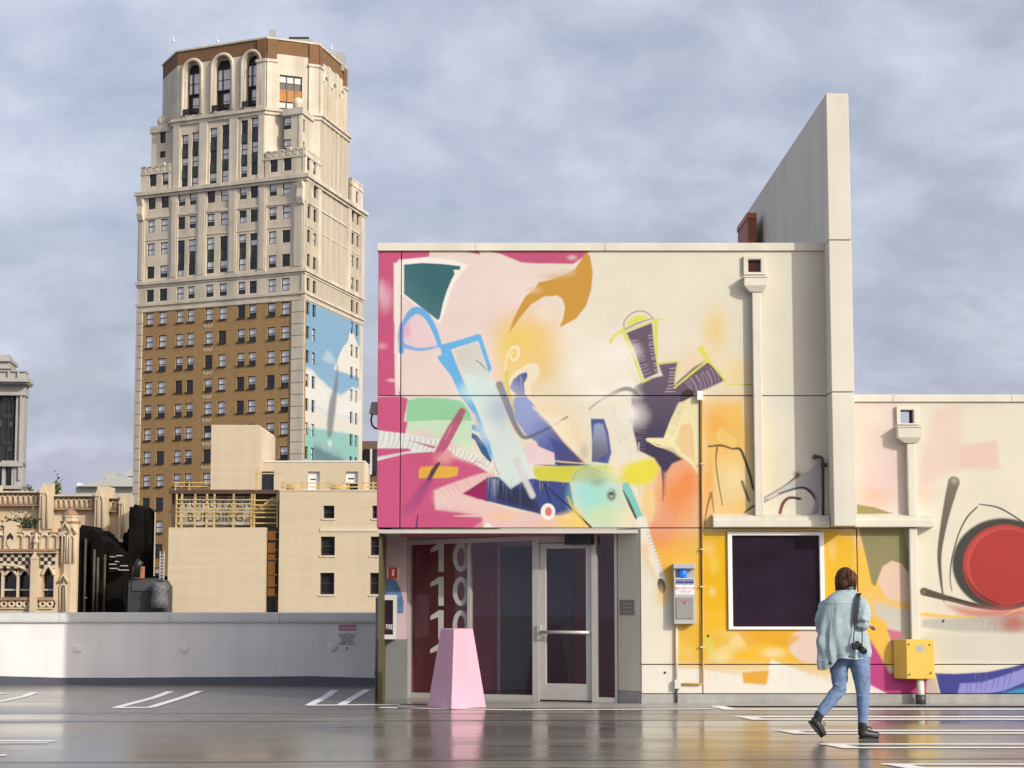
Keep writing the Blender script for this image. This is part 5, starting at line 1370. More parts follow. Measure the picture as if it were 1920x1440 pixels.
tv.stroke([(15.2, tz(.66)), (14.6, tz(.52)), (13.0, tz(.38)), (12.0, tz(.26)), (11.6, tz(.18))], [8, 26, 50, 46, 20], (120, 128, 136), 12, .85, rag=5)
tv.blob(12.0, tz(.14), 30, 18, (228, 232, 230), .9)
M['painted'] = tv.material('painted_tower_wall', .72, tuple(d2v), .7)
# shift so that distance along the face starts at the corner
dotc = CT.dot(d2v)
for n in M['painted'].node_tree.nodes:
    if n.type == 'MAP_RANGE' and abs(n.inputs['From Min'].default_value + 1.0) < 1e-4:
        n.inputs['From Min'].default_value += dotc; n.inputs['From Max'].default_value += dotc
def rs(px, py=590): return TR.s_of(px, py)
MB().holed(TR, 0.0, rs(572.5), ZBOT, ZB, [], -.5, 0).build('stone_wall', M['stone2'], tower)
MB().holed(TR, rs(572.5), rs(674.5), ZBOT, ZB, holes_rb, -.5, 0).build('painted_wall', M['painted'], tower)
MB().holed(TR, rs(674.5), L2, ZBOT, ZB, [], -.5, 0).build('stone_wall', M['stone'], tower)
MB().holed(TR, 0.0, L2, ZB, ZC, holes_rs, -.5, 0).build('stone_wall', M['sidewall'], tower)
# core keeps it solid
MB().prism([tuple(v) for v in inset(PLAN, .8)], STREET, ZC - .2).build('core', M['wdark'], tower)
for a, b in ((2, 3), (3, 0)):
    e = MB(); v0, v1 = PLAN[a], PLAN[b]
    e.add([(v0.x, v0.y, STREET), (v1.x, v1.y, STREET), (v1.x, v1.y, ZC), (v0.x, v0.y, ZC)], [(0, 1, 2, 3)]); e.build('rear_wall', M['brick'], tower)
# corner quoins
for s0, s1 in ((-L1 - .02, TF.s_of(267.5, 600)), (TF.s_of(547.5, 600), TF.s_of(571, 600))):
    zz = ZB
    while zz > ZBOT + 2:
        MB().fbox(TF, s0 + .01, s1 + .02, .0, .16, zz - 1.62, zz - .05).build('quoin_block', M['stone2'], tower)
        zz -= 1.66
# sills under brick windows
for r in range(0, NB):
    zlo, zhi = zr_(r)
    for k, (a, b) in enumerate(CS):
        if (r > 6 and k > 4) or (r > 8 and k > 1): continue
        if k % 2 == 0 and k + 1 < 10 and not (r > 8 and k > 1):
            pass
        o = link('sill', WIN.setdefault('sill', MB().box(-.72, .72, -.16, .1, -.16, 0).mesh('sill', M['wframe'])), tower)
        o.location = TF.p((a + b) / 2, 0, zlo); o.rotation_euler = (0, 0, math.atan2(TF.a.y, TF.a.x))
# belts and cornices
def belt(py, h, off, m='stone2', name='belt'):
    z = zat(py, 260); band(PLAN, off, z - h, z, name, m)
belt(545.5, .35, .2); belt(556, .3, .1); belt(502.5, .45, .3); belt(510, .2, .12)
belt(326, .55, .65, 'stone2', 'cornice'); belt(333.8, .35, .35, 'stone2', 'cornice'); belt(375, .3, .14); belt(420, .16, .08)
# frieze between belts
zfa, zfb = zat(561.5, 260), zat(551, 260)
MB().fbox(TF, -L1, 0, .0, .12, zfa, zfb - .5).build('frieze', M['stone2'], tower)
# pilasters in the stone tier
for a, b in ((260, 272), (320, 333.5), (370, 387), (428, 444), (484, 499.5), (550, 571)):
    sa, sb = TF.s_of(a, 440), TF.s_of(b, 440)
    MB().fbox(TF, sa, sb, .0, .16, zat(505, 261), ZC - .1).build('pilaster', M['stone2'], tower)
    MB().fbox(TF, sa + .25, sb - .25, .16, .24, zat(500, 261), ZC - .6).build('pilaster_panel', M['stone2'], tower)
for a, b in ((571.5, 573), (594, 600), (650, 656), (674, 681)):
    sa, sb = max(0.05, TR.s_of(a, 440)), TR.s_of(b, 440)
    MB().fbox(TR, sa, sb, .0, .25, zat(505, 261), ZC - .1).build('pilaster', M['stone2'], tower)
for k in range(1, 5):
    s_ = TR.s_of(600 + 10 * k, 440)
    MB().fbox(TR, s_, s_ + .25, .0, .05, zat(500, 261), ZC - .1).build('pilaster', M['stone2'], tower)
# carved brackets under the main cornice
for fr, sl in ((TF, (-L1 + .6, -.6)), (TR, (.6,))):
    for s_ in sl:
        mb = MB(); prof = [(0, 0), (.5, .3), (.8, 1.2), (.6, 2.4), (.9, 3.2), (1.0, 3.4), (0, 3.4)]
        zb_ = ZC - 3.6
        vs = [fr.p(s_ - .5, d, zb_ + z) for d, z in prof] + [fr.p(s_ + .5, d, zb_ + z) for d, z in prof]; n = len(prof)
        mb.add(vs, [tuple(range(n)), tuple(range(2 * n - 1, n - 1, -1))] + [(i, (i + 1) % n, n + (i + 1) % n, n + i) for i in range(n)]); mb.build('bracket', M['stone2'], tower)
# stains of pale brick tracery under one window column
for r in range(0, 7):
    zlo = zr_(r)[0] - .55
    for k in range(7):
        s_ = CS[4][0] - .2 + k * .22
        MB().fbox(TF, s_, s_ + .12, .0, .05, zlo - .35 - .2 * (k % 2), zlo - .12 * (k % 3)).build('tracery_block', M['stone2'], tower)

# --- shoulders above the cornice at each corner
def corner_block(s0, s1, t0, t1, z0, z1, m='stone'):
    P = [TF.p(s0, 0, 0) + d2v * t0, TF.p(s1, 0, 0) + d2v * t0, TF.p(s1, 0, 0) + d2v * t1, TF.p(s0, 0, 0) + d2v * t1]
    return P
ZSH = zat(279, 261)
sh_w = TF.s_of(496.5, 320)
for s0, s1, t0, t1 in ((sh_w, -.15, .15, 7.0), (-L1 + .15, TF.s_of(320, 330), .15, 7.0), (-7.0, -.15, L2 - 6, L2 - .15)):
    P = corner_block(s0, s1, t0, t1, 0, 0)
    top = ZSH if t0 < 1 else zat(350, 288)
    hs_f, hs_r = [], []
    zlo, zhi = zr_(-6)
    FRf = Frame((0, 0), (1, 0)); FRf.o = P[0]; FRf.a = TF.a; FRf.n = TF.n
    FRr = Frame((0, 0), (1, 0)); FRr.o = P[1]; FRr.a = TR.a; FRr.n = TR.n
    wl = (P[1] - P[0]).length
    if t0 < 1:
        for (a, b) in CS:
            if s0 + .3 < a and b < s1 - .2:
                hs_f.append((a - s0, b - s0, zlo, zhi)); put_window(FRf, (a + b) / 2 - s0, -.25, zlo, b - a, zhi - zlo, pick([1, 2, 3, .1, 0]), tower)
    for (a, b) in RS:
        if t0 + .2 < a and b < t1:
            if s1 > -1:
                hs_r.append((a - t0, b - t0, zlo, zhi)); put_window(FRr, (a + b) / 2 - t0, -.25, zlo, b - a, zhi - zlo, pick([1, 1, 4, .1, 0]), tower)
    MB().holed(FRf, 0, wl, ZC, top, hs_f, -.4, 0).build('shoulder_wall', M['stone'], tower)
    MB().holed(FRr, 0, t1 - t0, ZC, top, hs_r, -.4, 0).build('shoulder_wall', M['stone2'], tower)
    MB().prism([tuple(v) for v in inset(P, .5)], ZC, top - .3).build('shoulder_core', M['wdark'], tower)
    band(P, .12, top - 1.2, top - .95, 'belt', 'stone2'); band(P, .06, top - .3, top, 'coping', 'stone2')
    k = 0
    sx0 = .2
    while sx0 < wl - .5:                      # little merlons
        MB().fbox(FRf, sx0, sx0 + .6, -.3, .06, top - .8, top + (.15 if k % 2 == 0 else .45 if k == 3 else .0)).build('merlon', M['stone2'], tower); sx0 += 1.15; k += 1

# --- upper shaft: plan with cut corners
def cut_plan(poly, k, c):
    P = inset(poly, k); out = []
    n = len(P)
    for i in range(n):
        a, b, d = P[i - 1], P[i], P[(i + 1) % n]
        c2 = c * (.8 if i == 0 else 1.0)
        out.append(b + (a - b).normalized() * c2); out.append(b + (d - b).normalized() * c2)
    return out
UP = cut_plan(PLAN, .35, TF.s_of(571, 200) - TF.s_of(496, 200))
# order: corner i gives two points; front face runs from UP[1] (left) to UP[2] (right)
uf0, uf1, ur0, ur1 = UP[1], UP[2], UP[3], UP[4]
def frame_between(a, b):
    f = Frame((0, 0), (1, 0)); f.o = Vector((a.x, a.y, 0)); f.a = (b - a).normalized()
    n = Vector((f.a.y, -f.a.x, 0)); c = sum(UP, Vector()) / len(UP)
    if (c - a).dot(n) > 0: n = -n
    f.n = n; return f
UF, UC, UR = frame_between(uf0, uf1), frame_between(uf1, ur0), frame_between(ur0, ur1)
UL = frame_between(UP[0], UP[1])
wF, wC, wR = (uf1 - uf0).length, (ur0 - uf1).length, (ur1 - ur0).length
ZU = zat(194, 261)                            # second cornice
ZT = zat(61, 262)                             # top of the crown (front corner)
bays = [((401, 453), (478, 528)), ((612, 668), (702, 758)), ((845, 897), (922, 975))]
hl = []
zb_lo, zb_hi = zat(333, 265), zat(228, 265)
rows_u = [(333, 325 - 20), (0, 0)]
for (a, b) in bays:
    for (p, q_) in (a, b):
        sa, sb = UF.s_of(240 + p / 4, 270), UF.s_of(240 + q_ / 4, 270)
        yoff = (p - 400) / 575 * 17                       # rows climb to the right in the picture
        zs_ = [zat(348 - yoff, 266), zat(325 - yoff, 266), zat(306 - yoff, 266), zat(284 - yoff, 266), zat(266 - yoff, 266), zat(241 - yoff, 266)]
        hl.append((sa, sb, zs_[0], zs_[5]))
        for j in (0, 2, 4):
            put_window(UF, (sa + sb) / 2, -.3, zs_[j], sb - sa, zs_[j + 1] - zs_[j], pick([3, 3, 2, 0, 0]), tower)
        for j in (1, 3):
            MB().fbox(UF, sa, sb, -.36, -.16, zs_[j] + .02, zs_[j + 1] - .02).build('spandrel', M['spandrel'], tower)
MB().holed(UF, 0, wF, ZC, ZU, hl, -.5, 0).build('stone_wall', M['stone'], tower)
MB().holed(UC, 0, wC, ZC, ZU, [], -.5, 0).build('stone_wall', M['stone2'], tower)
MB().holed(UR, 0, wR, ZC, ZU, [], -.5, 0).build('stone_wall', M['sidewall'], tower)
MB().holed(UL, 0, (UP[1] - UP[0]).length, ZC, ZU, [], -.5, 0).build('stone_wall', M['stone'], tower)
MB().prism([tuple(v) for v in inset(UP, .7)], ZC, ZU).build('core', M['wdark'], tower)
for a, b in ((326, 338), (375, 389), (431, 446), (485.5, 496)):
    MB().fbox(UF, max(0.02, UF.s_of(a, 270)), min(wF - .02, UF.s_of(b, 270)), .0, .2, ZC, ZU - .8).build('pilaster', M['stone2'], tower)
for k in range(7):
    s_ = (k / 6) * (wR - 1.3)
    MB().fbox(UR, s_, s_ + .4, .0, .1, ZC, ZU - .8).build('pilaster', M['stone2'], tower)
# corner infill with its own windows
IB = corner_block(TF.s_of(527, 250), -1.35, 1.35, 7.5, 0, 0)
FRf = Frame((0, 0), (1, 0)); FRf.o = IB[0]; FRf.a = TF.a; FRf.n = TF.n
FRr = Frame((0, 0), (1, 0)); FRr.o = IB[1]; FRr.a = TR.a; FRr.n = TR.n
wl = (IB[1] - IB[0]).length; hf, hr = [], []
for (y0_, y1_) in ((285, 261), (242.5, 219)):
    zlo, zhi = zat(y0_, 263), zat(y1_, 263)
    a = FRf.s_of(530.5, 240); b = FRf.s_of(546, 240); hf.append((a, b, zlo, zhi)); put_window(FRf, (a + b) / 2, -.25, zlo, b - a, zhi - zlo, 'half', tower)
    a = FRr.s_of(567, 240); b = FRr.s_of(572, 240); hr.append((a, b, zlo - .4, zhi - .4)); put_window(FRr, (a + b) / 2, -.25, zlo - .4, b - a, zhi - zlo, 'dark', tower)
MB().holed(FRf, 0, wl, ZC, ZU - 1.2, hf, -.4, 0).build('corner_wall', M['stone'], tower)
MB().holed(FRr, 0, 6.1, ZC, ZU - 1.2, hr, -.4, 0).build('corner_wall', M['stone2'], tower)
MB().prism([tuple(v) for v in inset(IB, .5)], ZC, ZU - 1.3).build('core', M['stone'], tower)
band(IB, .25, ZU - 1.25, ZU - .3, 'cornice', 'stone2')
IB2 = corner_block(-L1 + 1.35, TF.s_of(326, 250), 1.35, 7.5, 0, 0)
FRl = Frame((0, 0), (1, 0)); FRl.o = IB2[0]; FRl.a = TF.a; FRl.n = TF.n; hf = []
for (y0_, y1_) in ((302, 290), (275, 252)):
    zlo, zhi = zat(y0_, 275), zat(y1_, 275); a = FRl.s_of(299.5, 270); b = FRl.s_of(310.5, 270); hf.append((a, b, zlo, zhi)); put_window(FRl, (a + b) / 2, -.25, zlo, b - a, zhi - zlo, 'dark', tower)
MB().holed(FRl, 0, (IB2[1] - IB2[0]).length, ZC, ZU - 1.2, hf, -.4, 0).build('corner_wall', M['stone'], tower)
MB().prism([tuple(v) for v in inset(IB2, .5)], ZC, ZU - 1.3).build('core', M['stone'], tower)
band(IB2, .25, ZU - 1.25, ZU - .3, 'cornice', 'stone2')
for P_c in (IB[1], IB2[0]):
    c = P_c + (CT + d1v * L1 * .5 + d2v * L2 * .5 - P_c).normalized() * 1.6
    MB().lathe((c.x, c.y, ZU - .3), [(.5, 0), (.5, .3), (.75, .7), (.8, 1.1), (.55, 1.6), (.12, 1.8)], 12).build('urn', M['stone2'], tower)
band(UP, .5, ZU - .4, ZU, 'cornice', 'stone2'); band(UP, .25, ZU - .9, ZU - .4, 'cornice', 'stone2')
# --- crown with tall arches
UPc = inset(UP, .5)
CFr, CCr, CRr, CLr = (frame_between(UPc[1], UPc[2]), frame_between(UPc[2], UPc[3]), frame_between(UPc[3], UPc[4]), frame_between(UPc[0], UPc[1]))
cF, cC, cR, cL = (UPc[2] - UPc[1]).length, (UPc[3] - UPc[2]).length, (UPc[4] - UPc[3]).length, (UPc[1] - UPc[0]).length
ZBR = ZT - 2.3                                # start of the brown band
def arch_wall(fr, w, z0, z1, arches, m, d0=-.9, d1=0.0, name='crown_wall'):
    """wall with round-headed openings given as (s0, s1, sill, spring)"""
    xs_ = [0] + sum([[a[0], a[1]] for a in arches], []) + [w]
    mb = MB()
    for i in range(0, len(xs_), 2):
        mb.fbox(fr, xs_[i], xs_[i + 1], d0, d1, z0, z1)
    for (a, b, sill, spring) in arches:
        if sill > z0: mb.fbox(fr, a, b, d0, d1, z0, sill)
        c, r = (a + b) / 2, (b - a) / 2; n = 12
        pts = [(c + r * math.cos(math.pi * k / n), spring + r * math.sin(math.pi * k / n)) for k in range(n + 1)]
        for k in range(n):
            (s_a, z_a), (s_b, z_b) = pts[k], pts[k + 1]
            vs = [fr.p(s_a, d1, z_a), fr.p(s_b, d1, z_b), fr.p(s_b, d1, z1), fr.p(s_a, d1, z1), fr.p(s_a, d0, z_a), fr.p(s_b, d0, z_b), fr.p(s_b, d0, z1), fr.p(s_a, d0, z1)]
            mb.add(vs, [(0, 3, 2, 1), (4, 5, 6, 7), (0, 1, 5, 4), (2, 3, 7, 6)])
    return mb.build(name, M[m], tower)
ar = []
for (p, q_) in ((432, 535), (648, 765), (875, 980)):
    a, b = CFr.s_of(240 + p / 4, 160), CFr.s_of(240 + q_ / 4, 160)
    spring = zat(119.5, 266)
    ar.append((a, b, ZU + .6, spring))
arch_wall(CFr, cF, ZU, ZBR - .002, ar, 'stone')
for (a, b, sill, spring) in ar:
    c, r = (a + b) / 2, (b - a) / 2; n = 14
    pts = [CFr.p(c + (r + .45) * math.cos(math.pi * k / n), .08, spring + (r + .45) * math.sin(math.pi * k / n)) for k in range(n + 1)]
    MB().tube([CFr.p(c + r + .45, .08, sill)] + pts + [CFr.p(c - r - .45, .08, sill)], .28, 6).build('arch_moulding', M['stone2'], tower)
    wz = [sill + .2, sill + 3.0, spring - 3.4, spring - .2]
    put_window(CFr, a + .55, -.7, wz[2], .9, 3.2, 'light', tower); put_window(CFr, b - .95, -.7, wz[2], 1.6, 3.2, 'light', tower)
    put_window(CFr, b - .95, -.7, wz[0], 1.5, 2.6, 'half', tower)
    MB().fbox(CFr, a - .2, a + .9, .25, .3, sill, sill + .9).build('rail', M['wframe'], tower)
MB().prism([tuple(v) for v in inset(UPc, 1.0)], ZU, ZT - 1).build('core', mat('crown_dark', (.012, .012, .012), .6, .2, 2), tower)
# chamfer: broad window with brown panels
cw0, cw1 = CCr.s_of(524.5, 160), CCr.s_of(566.5, 160)
hw = [(cw0, cw1, zat(203, 262), zat(129, 262))]
MB().holed(CCr, 0, cC, ZU, ZBR, hw, -.6, 0).build('crown_wall', M['stone2'], tower)
cz = [zat(203, 262), zat(179, 262), zat(156, 262), zat(130, 262)]
for k in range(3):
    s_ = cw0 + (cw1 - cw0) * (k + .5) / 3; w_ = (cw1 - cw0) / 3
    put_window(CCr, s_, -.3, cz[2], w_, cz[3] - cz[2], 'warm', tower); put_window(CCr, s_, -.3, cz[0], w_, cz[1] - cz[0], 'warm' if k < 2 else 'light', tower)
    MB().fbox(CCr, s_ - w_ / 2 + .05, s_ + w_ / 2 - .05, -.36, -.14, cz[1] + .03, cz[2] - .03).build('spandrel', M['wood'], tower)
MB().holed(CLr, 0, cL, ZU, ZBR, [], -.6, 0).build('crown_wall', M['stone'], tower)
MB().holed(CRr, 0, cR, ZU, ZBR, [], -.6, 0).build('crown_wall', M['stone2'], tower)
MB().fbox(CRr, 0.0, cR, -.5, -.02, ZU + .01, ZBR - .01).build('crown_backing', M['stone'], tower)
for k in range(4):
    s_ = .2 + k * (cR - 1.6) / 3
    MB().fbox(CRr, s_, s_ + 1.2, .0, .25, ZU, ZBR).build('pilaster', M['stone2'], tower)
for k in range(3):
    s_ = 1.6 + k * (cR - 1.6) / 3; r = (cR - 1.6) / 6 - .7; c = s_ + r + .5
    pts = [CRr.p(c + r * math.cos(math.pi * j / 10), .1, ZBR - 3 + r * math.sin(math.pi * j / 10)) for j in range(11)]
    MB().tube(pts, .2, 6).build('arch_moulding', M['stone2'], tower)
    MB().fbox(CRr, c - r, c + r, .005, .05, ZU + .5, ZBR - 3).build('tan_panel', M['stucco'], tower)
band(UPc, .02, ZBR, ZT - .25, 'brick_band', 'brickpale'); band(UPc, .2, ZT - .25, ZT, 'coping', 'stone2')
for fr_, w_ in ((CFr, cF), (CCr, cC), (CRr, cR)):
    for s_ in ((.0, w_ - 1.5) if fr_ is not CFr else (w_ - 1.5,)):
        MB().fbox(fr_, s_ + .03, s_ + 1.47, .03, .28, ZT - 3.3, ZT - .3).build('brick_pier', M['brickpale'], tower)
        MB().fbox(fr_, s_, s_ + 1.5, .0, .32, ZU + .05, ZT - 3.7).build('stone_pier', M['stone2'], tower)
        MB().fbox(fr_, s_ - .1, s_ + 1.6, .0, .5, ZT - 3.69, ZT - 3.31).build('pier_cap', M['stone2'], tower)
# roof plant
gm = mat('roof_plant_grey', (.38, .38, .36), .6, .1, 1)
cc = sum(UPc, Vector()) / 8
ctr = Vector((xat(545, 276), 276, 0))
for dx_, dy_, sx2, sy2, h in ((0, 0, 5.5, 4, 2.6), (-3.5, -1, .9, .9, 4.2), (-8, 2, 6, 2.5, 1.6), (5, 4, 4, 4, 1.8)):
    MB().box(ctr.x + dx_ - sx2 / 2, ctr.x + dx_ + sx2 / 2, ctr.y + dy_ - sy2 / 2, ctr.y + dy_ + sy2 / 2, ZT - 1.1, ZT + h).build('roof_plant', gm, tower)
MB().box(ctr.x - 1, ctr.x + 2, ctr.y - 1.5, ctr.y + 1, ZT + 2.61, ZT + 3.1).build('roof_plant', M['wframe'], tower)
for px, py in ((408, 72), (325, 94), (598, 70), (622, 96), (545, 66)):
    Yq = 268 if px < 500 else 272
    p = at(px, py, Yq)
    MB().tube([(p.x, Yq, ZT - .3), (p.x, Yq, ZT + 1.3)], .05, 6).build('antenna', M['signwhite'], tower)
    MB().lathe((p.x, Yq, ZT + .3), [(.05, 0), (.2, .12), (.22, .3), (.08, .4)], 10).build('dish', M['signwhite'], tower)

# ---- cream building in front of the tower
YC = 130.0
WF = Frame((0, YC), (1, 0)); WF.n = Vector((0, -1, 0))
wx = lambda px: xat(px, YC, 1000); wz = lambda py: zat(py, YC)
cream = thing('cream_building', 'stepped cream building with scaffold and dark windows behind the parapet', 'building', (wx(510), YC, STREET))
M['lintel'] = mat('cream_lintel', (.62, .54, .40), .8, .05, .5)
def vol(a, b, y0, y1, top, name='wall', bot=None, holes=(), m='stucco'):
    mb = MB(); f = Frame((0, y0), (1, 0)); f.n = Vector((0, -1, 0))
    kx = y0 / YC
    mb.holed(f, xat(a, y0, 1000), xat(b, y0, 1000), STREET if bot is None else bot, top, list(holes), -(y1 - y0), 0)
    return mb.build(name, M[m], cream)
# front left wall
vol(316, 498, YC, YC + 9, wz(989), 'wall')
# main front with windows
wins = [((606, 626.5), (948, 972)), ((601.5, 628), (1006, 1041.5)), ((601, 627.5), (1074, 1114.5)), ((698, 712), (948, 972)), ((695, 716), (1006, 1041.5)), ((694.5, 716), (1074, 1114.5))]
hm = [(wx(a), wx(b), wz(d), wz(c)) for (a, b), (c, d) in wins]
vol(523.5, 760, YC, YC + .8, wz(920.5), 'wall', None, hm)
MB().box(wx(524) + .01, wx(760) - .01, YC + .801, YC + 25, STREET, wz(921.5)).build('core', M['wdark'], cream)
MB().box(wx(523.6), wx(524) - .02 + .0, YC + .801, YC + 25, STREET, wz(921)).build('side_wall', M['stucco'], cream)
for (a, b), (c, d) in wins:
    w_, h_ = wx(b) - wx(a), wz(c) - wz(d)
    o = link('window', window_mesh('dark', w_, h_), cream); o.location = (wx((a + b) / 2), YC + .35, wz(d))
    MB().box(wx(a) - .08, wx(b) + .08, YC - .07, YC + .1, wz(d) - .12, wz(d) - .005).build('sill', M['lintel'], cream)
for (a, b, y0_, y1_) in ((600, 760, 990, 996.5),):
    MB().box(wx(a), wx(b), YC - .06, YC - .002, wz(y1_), wz(y0_)).build('belt', M['lintel'], cream)
MB().box(wx(523.5), wx(760), YC - .05, YC + .9, wz(920.4), wz(918.2)).build('coping', M['lintel'], cream)
# penthouse and stair block
YPh = YC + 6
px_ = lambda p: xat(p, YPh, 900); pz = lambda y: zat(y, YPh)
hp = [(px_(490), px_(513.5), pz(918.5), pz(884)), (px_(577.5), px_(599.5), pz(918.5), pz(884)), (px_(648.5), px_(671), pz(918.5), pz(884))]
mb = MB(); fP = Frame((0, YPh), (1, 0)); fP.n = Vector((0, -1, 0))
mb.holed(fP, px_(487.2), px_(683), wz(925), pz(866), hp, -6, 0); mb.build('penthouse_wall', M['stucco'], cream)
MB().box(px_(487) + .3, px_(683) + .05, YPh - .06, YPh + 6.1, pz(866) + .002, pz(863.8)).build('coping', M['signwhite'], cream)
mb = MB(); mb.add([(px_(683), YPh - .001, wz(925)), (px_(682) + .3, YPh + .3, wz(925)), (px_(682) + .3, YPh + .3, pz(869)), (px_(683), YPh - .001, pz(866))], [(0, 1, 2, 3)]); mb.build('corner_bevel', M['stucco'], cream)
for k, (a, b, c, d) in enumerate(hp):
    MB().box(a, b, YPh + .25, YPh + .3, c, d).build('opening', M['wdark'] if k == 0 else M['signwhite'], cream)
    if k == 1:
        MB().box(a + .15, b - .3, YPh + .24, YPh + .249, c + (d - c) * .55, c + (d - c) * .62).build('print', M['ink'], cream)
    if k == 2:
        MB().box(a, b, YPh + .235, YPh + .249, c, c + (d - c) * .35).build('opening', M['wdark'], cream)
        MB().box(a + .15, b - .3, YPh + .24, YPh + .249, c + (d - c) * .58, c + (d - c) * .66).build('print', M['ink'], cream)
YS = YC + 5.4
tx = lambda p: xat(p, YS, 860); tz2 = lambda y: zat(y, YS)
mb = MB(); mb.extrude(Frame((0, YS), (1, 0)), [(tx(395.5), wz(960)), (tx(488), wz(960)), (tx(488), tz2(804)), (tx(484), tz2(796.5)), (tx(395.5), tz2(796.5))], -9, 0); mb.build('stair_block', M['stucco'], cream)
# sign wall behind the scaffold
YW = YC + 5.0
sw = lambda p: xat(p, YW, 955); sz2 = lambda y: zat(y, YW)
MB().box(sw(322), sw(522), YW, YW + 6, wz(1160), sz2(919)).build('rear_bay', mat('weathered_brown_wall', (.10, .065, .04), .85, .3, .8, grime=.3), cream)
MB().box(sw(336), sw(470), YW - .06, YW - .003, sz2(985), sz2(930)).build('sign_field', mat('weathered_sign_paint', (.38, .35, .29), .8, .75, .9, detail=9), cream)
SWF = Frame((0, YW), (1, 0))
link('lettering', text_mesh('lettering', 'WURLITZER', 1.05, M['ink'], SWF, sw(400), .065, sz2(952), sx=.95), cream)
link('lettering', text_mesh('lettering', 'BUILDING', .95, M['ink'], SWF, sw(404), .065, sz2(978), sx=.95), cream)
MB().box(sw(320), sw(523), YW - 1.0, YW + .5, sz2(927), sz2(919.5)).build('roof_edge', mat('dark_roof_edge', (.08, .045, .035), .8, .2, 1), cream)
# plywood infill in the slot
for y0_, y1_ in ((995, 1012), (1017, 1036), (1039, 1049), (1052, 1078), (1080, 1100), (1103, 1118)):
    mb = MB(); mb.box(wx(499.5), wx(513.5), YC + 1.0, YC + 1.06, wz(y1_), wz(y0_)); mb.build('plywood_sheet', M['wood'], cream)
MB().box(wx(513.5), wx(523), YC + 1.4, YC + 1.5, wz(1147), wz(990)).build('slot_back', mat('slot_back', (.10, .05, .02), .8, .3, 1), cream)
MB().box(wx(498.2), wx(523.4), YC + 1.6, YC + 1.7, STREET, wz(990)).build('slot_back', M['wdark'], cream)
# scaffold
YSc = YC + 1.2
yel = mat('yellow_scaffold_tube', (.50, .36, .14), .6, .25, 3)
sca = thing('scaffold', 'yellow tube scaffold along the brown sign wall of the cream building', 'scaffold', (xat(430, YSc), YSc, zat(988, YSc)))
vx = lambda p: xat(p, YSc, 955); vz = lambda y: zat(y, YSc)
for p in (331, 341, 366, 388, 402, 438, 472, 477, 520):
    MB().box(vx(p) - .06, vx(p) + .06, YSc - .06, YSc + .06, vz(989), vz(926)).build('post', yel, sca)
for y_ in (937, 944.5, 953, 960, 968, 981):
    MB().box(vx(330), vx(470), YSc - .12, YSc - .06, vz(y_) - .04, vz(y_) + .04).build('rail', yel, sca)
for y_ in (938, 947, 954, 961, 970, 981, 997, 1011, 1031, 1049, 1078, 1097, 1115):
    MB().box(vx(473) if y_ < 990 else vx(499), vx(521.5), YSc - .12, YSc - .07, vz(y_) - .045, vz(y_) + .045).build('rail', yel, sca)
MB().tube([(vx(480), YSc - .15, vz(958)), (vx(512), YSc - .15, vz(934))], .07, 6).build('brace', yel, sca)
# roof rails and stacks of tube
YR2 = YC + 1.0
rx_ = lambda p: xat(p, YR2, 910); rz_ = lambda y: zat(y, YR2)
rl = thing('roof_railing', 'thin yellow tube railing along the roof edge of the cream building', 'railing', (rx_(600), YR2, rz_(919)))
for p in (329, 355, 480.5, 530, 566, 597, 618, 654, 680, 700):
    MB().box(rx_(p) - .05, rx_(p) + .05, YR2 - .05, YR2 + .05, rz_(919), rz_(903 if p != 480.5 else 880)).build('post', yel, rl)
for a, b, y_ in ((327, 392, 905), (327, 392, 912), (480, 530, 888), (525, 735, 906), (525, 735, 913)):
    MB().box(rx_(a), rx_(b), YR2 - .09, YR2 - .051, rz_(y_) - .04, rz_(y_) + .04).build('rail', yel, rl)
for p in (534, 619):
    t = thing('tube_stack', 'bundle of yellow scaffold tubes lying on the roof by the ' + ('dark doorway' if p == 534 else 'right hand white door'), 'scaffold tubes', (rx_(p + 14), YR2 + 1, rz_(918)), 'tube bundles on the cream roof')
    for k in range(4):
        MB().tube([(rx_(p), YR2 + .8 + .1 * k, rz_(917 - 2.2 * k)), (rx_(p + 30), YR2 + .8 + .1 * k, rz_(916.5 - 2.0 * k))], .12, 6).build('tube', yel, t)

# ---- black mass standing in for cast shade between the buildings, with plant
YD = 128.5
dxx = lambda p: xat(p, YD, 1050); dz_ = lambda y: zat(y, YD)
dm = mat('shade_black', (.009, .008, .007), .95, .5, .6, grime=.2, spec=.05)  # near-black colour paints in the shadow cast on this gap
dark = thing('shade_mass', 'jagged black mass standing in for the shade between gothic hall and cream building', 'building', (dxx(190), YD, STREET))
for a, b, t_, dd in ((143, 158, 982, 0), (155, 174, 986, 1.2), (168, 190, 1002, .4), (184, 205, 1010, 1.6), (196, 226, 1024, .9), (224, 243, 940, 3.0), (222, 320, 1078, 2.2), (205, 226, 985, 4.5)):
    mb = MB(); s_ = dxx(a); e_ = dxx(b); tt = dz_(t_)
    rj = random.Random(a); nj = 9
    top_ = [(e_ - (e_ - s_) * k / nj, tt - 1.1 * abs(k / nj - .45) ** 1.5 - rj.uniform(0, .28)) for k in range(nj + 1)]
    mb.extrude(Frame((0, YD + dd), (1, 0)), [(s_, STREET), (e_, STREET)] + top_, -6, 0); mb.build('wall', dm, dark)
for (a, b, y_) in ((206, 214, 1043), (218, 226, 1041), (206, 220, 1065), (222, 238, 1068), (216, 219, 1052), (226, 236, 1060), (160, 161, 1120), (205, 214, 1057)):
    MB().box(xat(a, YD - .3, 1050), xat(b, YD - .3, 1050), YD - .35, YD + .5, zat(y_ + 1.6, YD), zat(y_, YD)).build('pale_bar', M['greymetal'], dark)  # pale flecks within the dark area, built as small grey bars
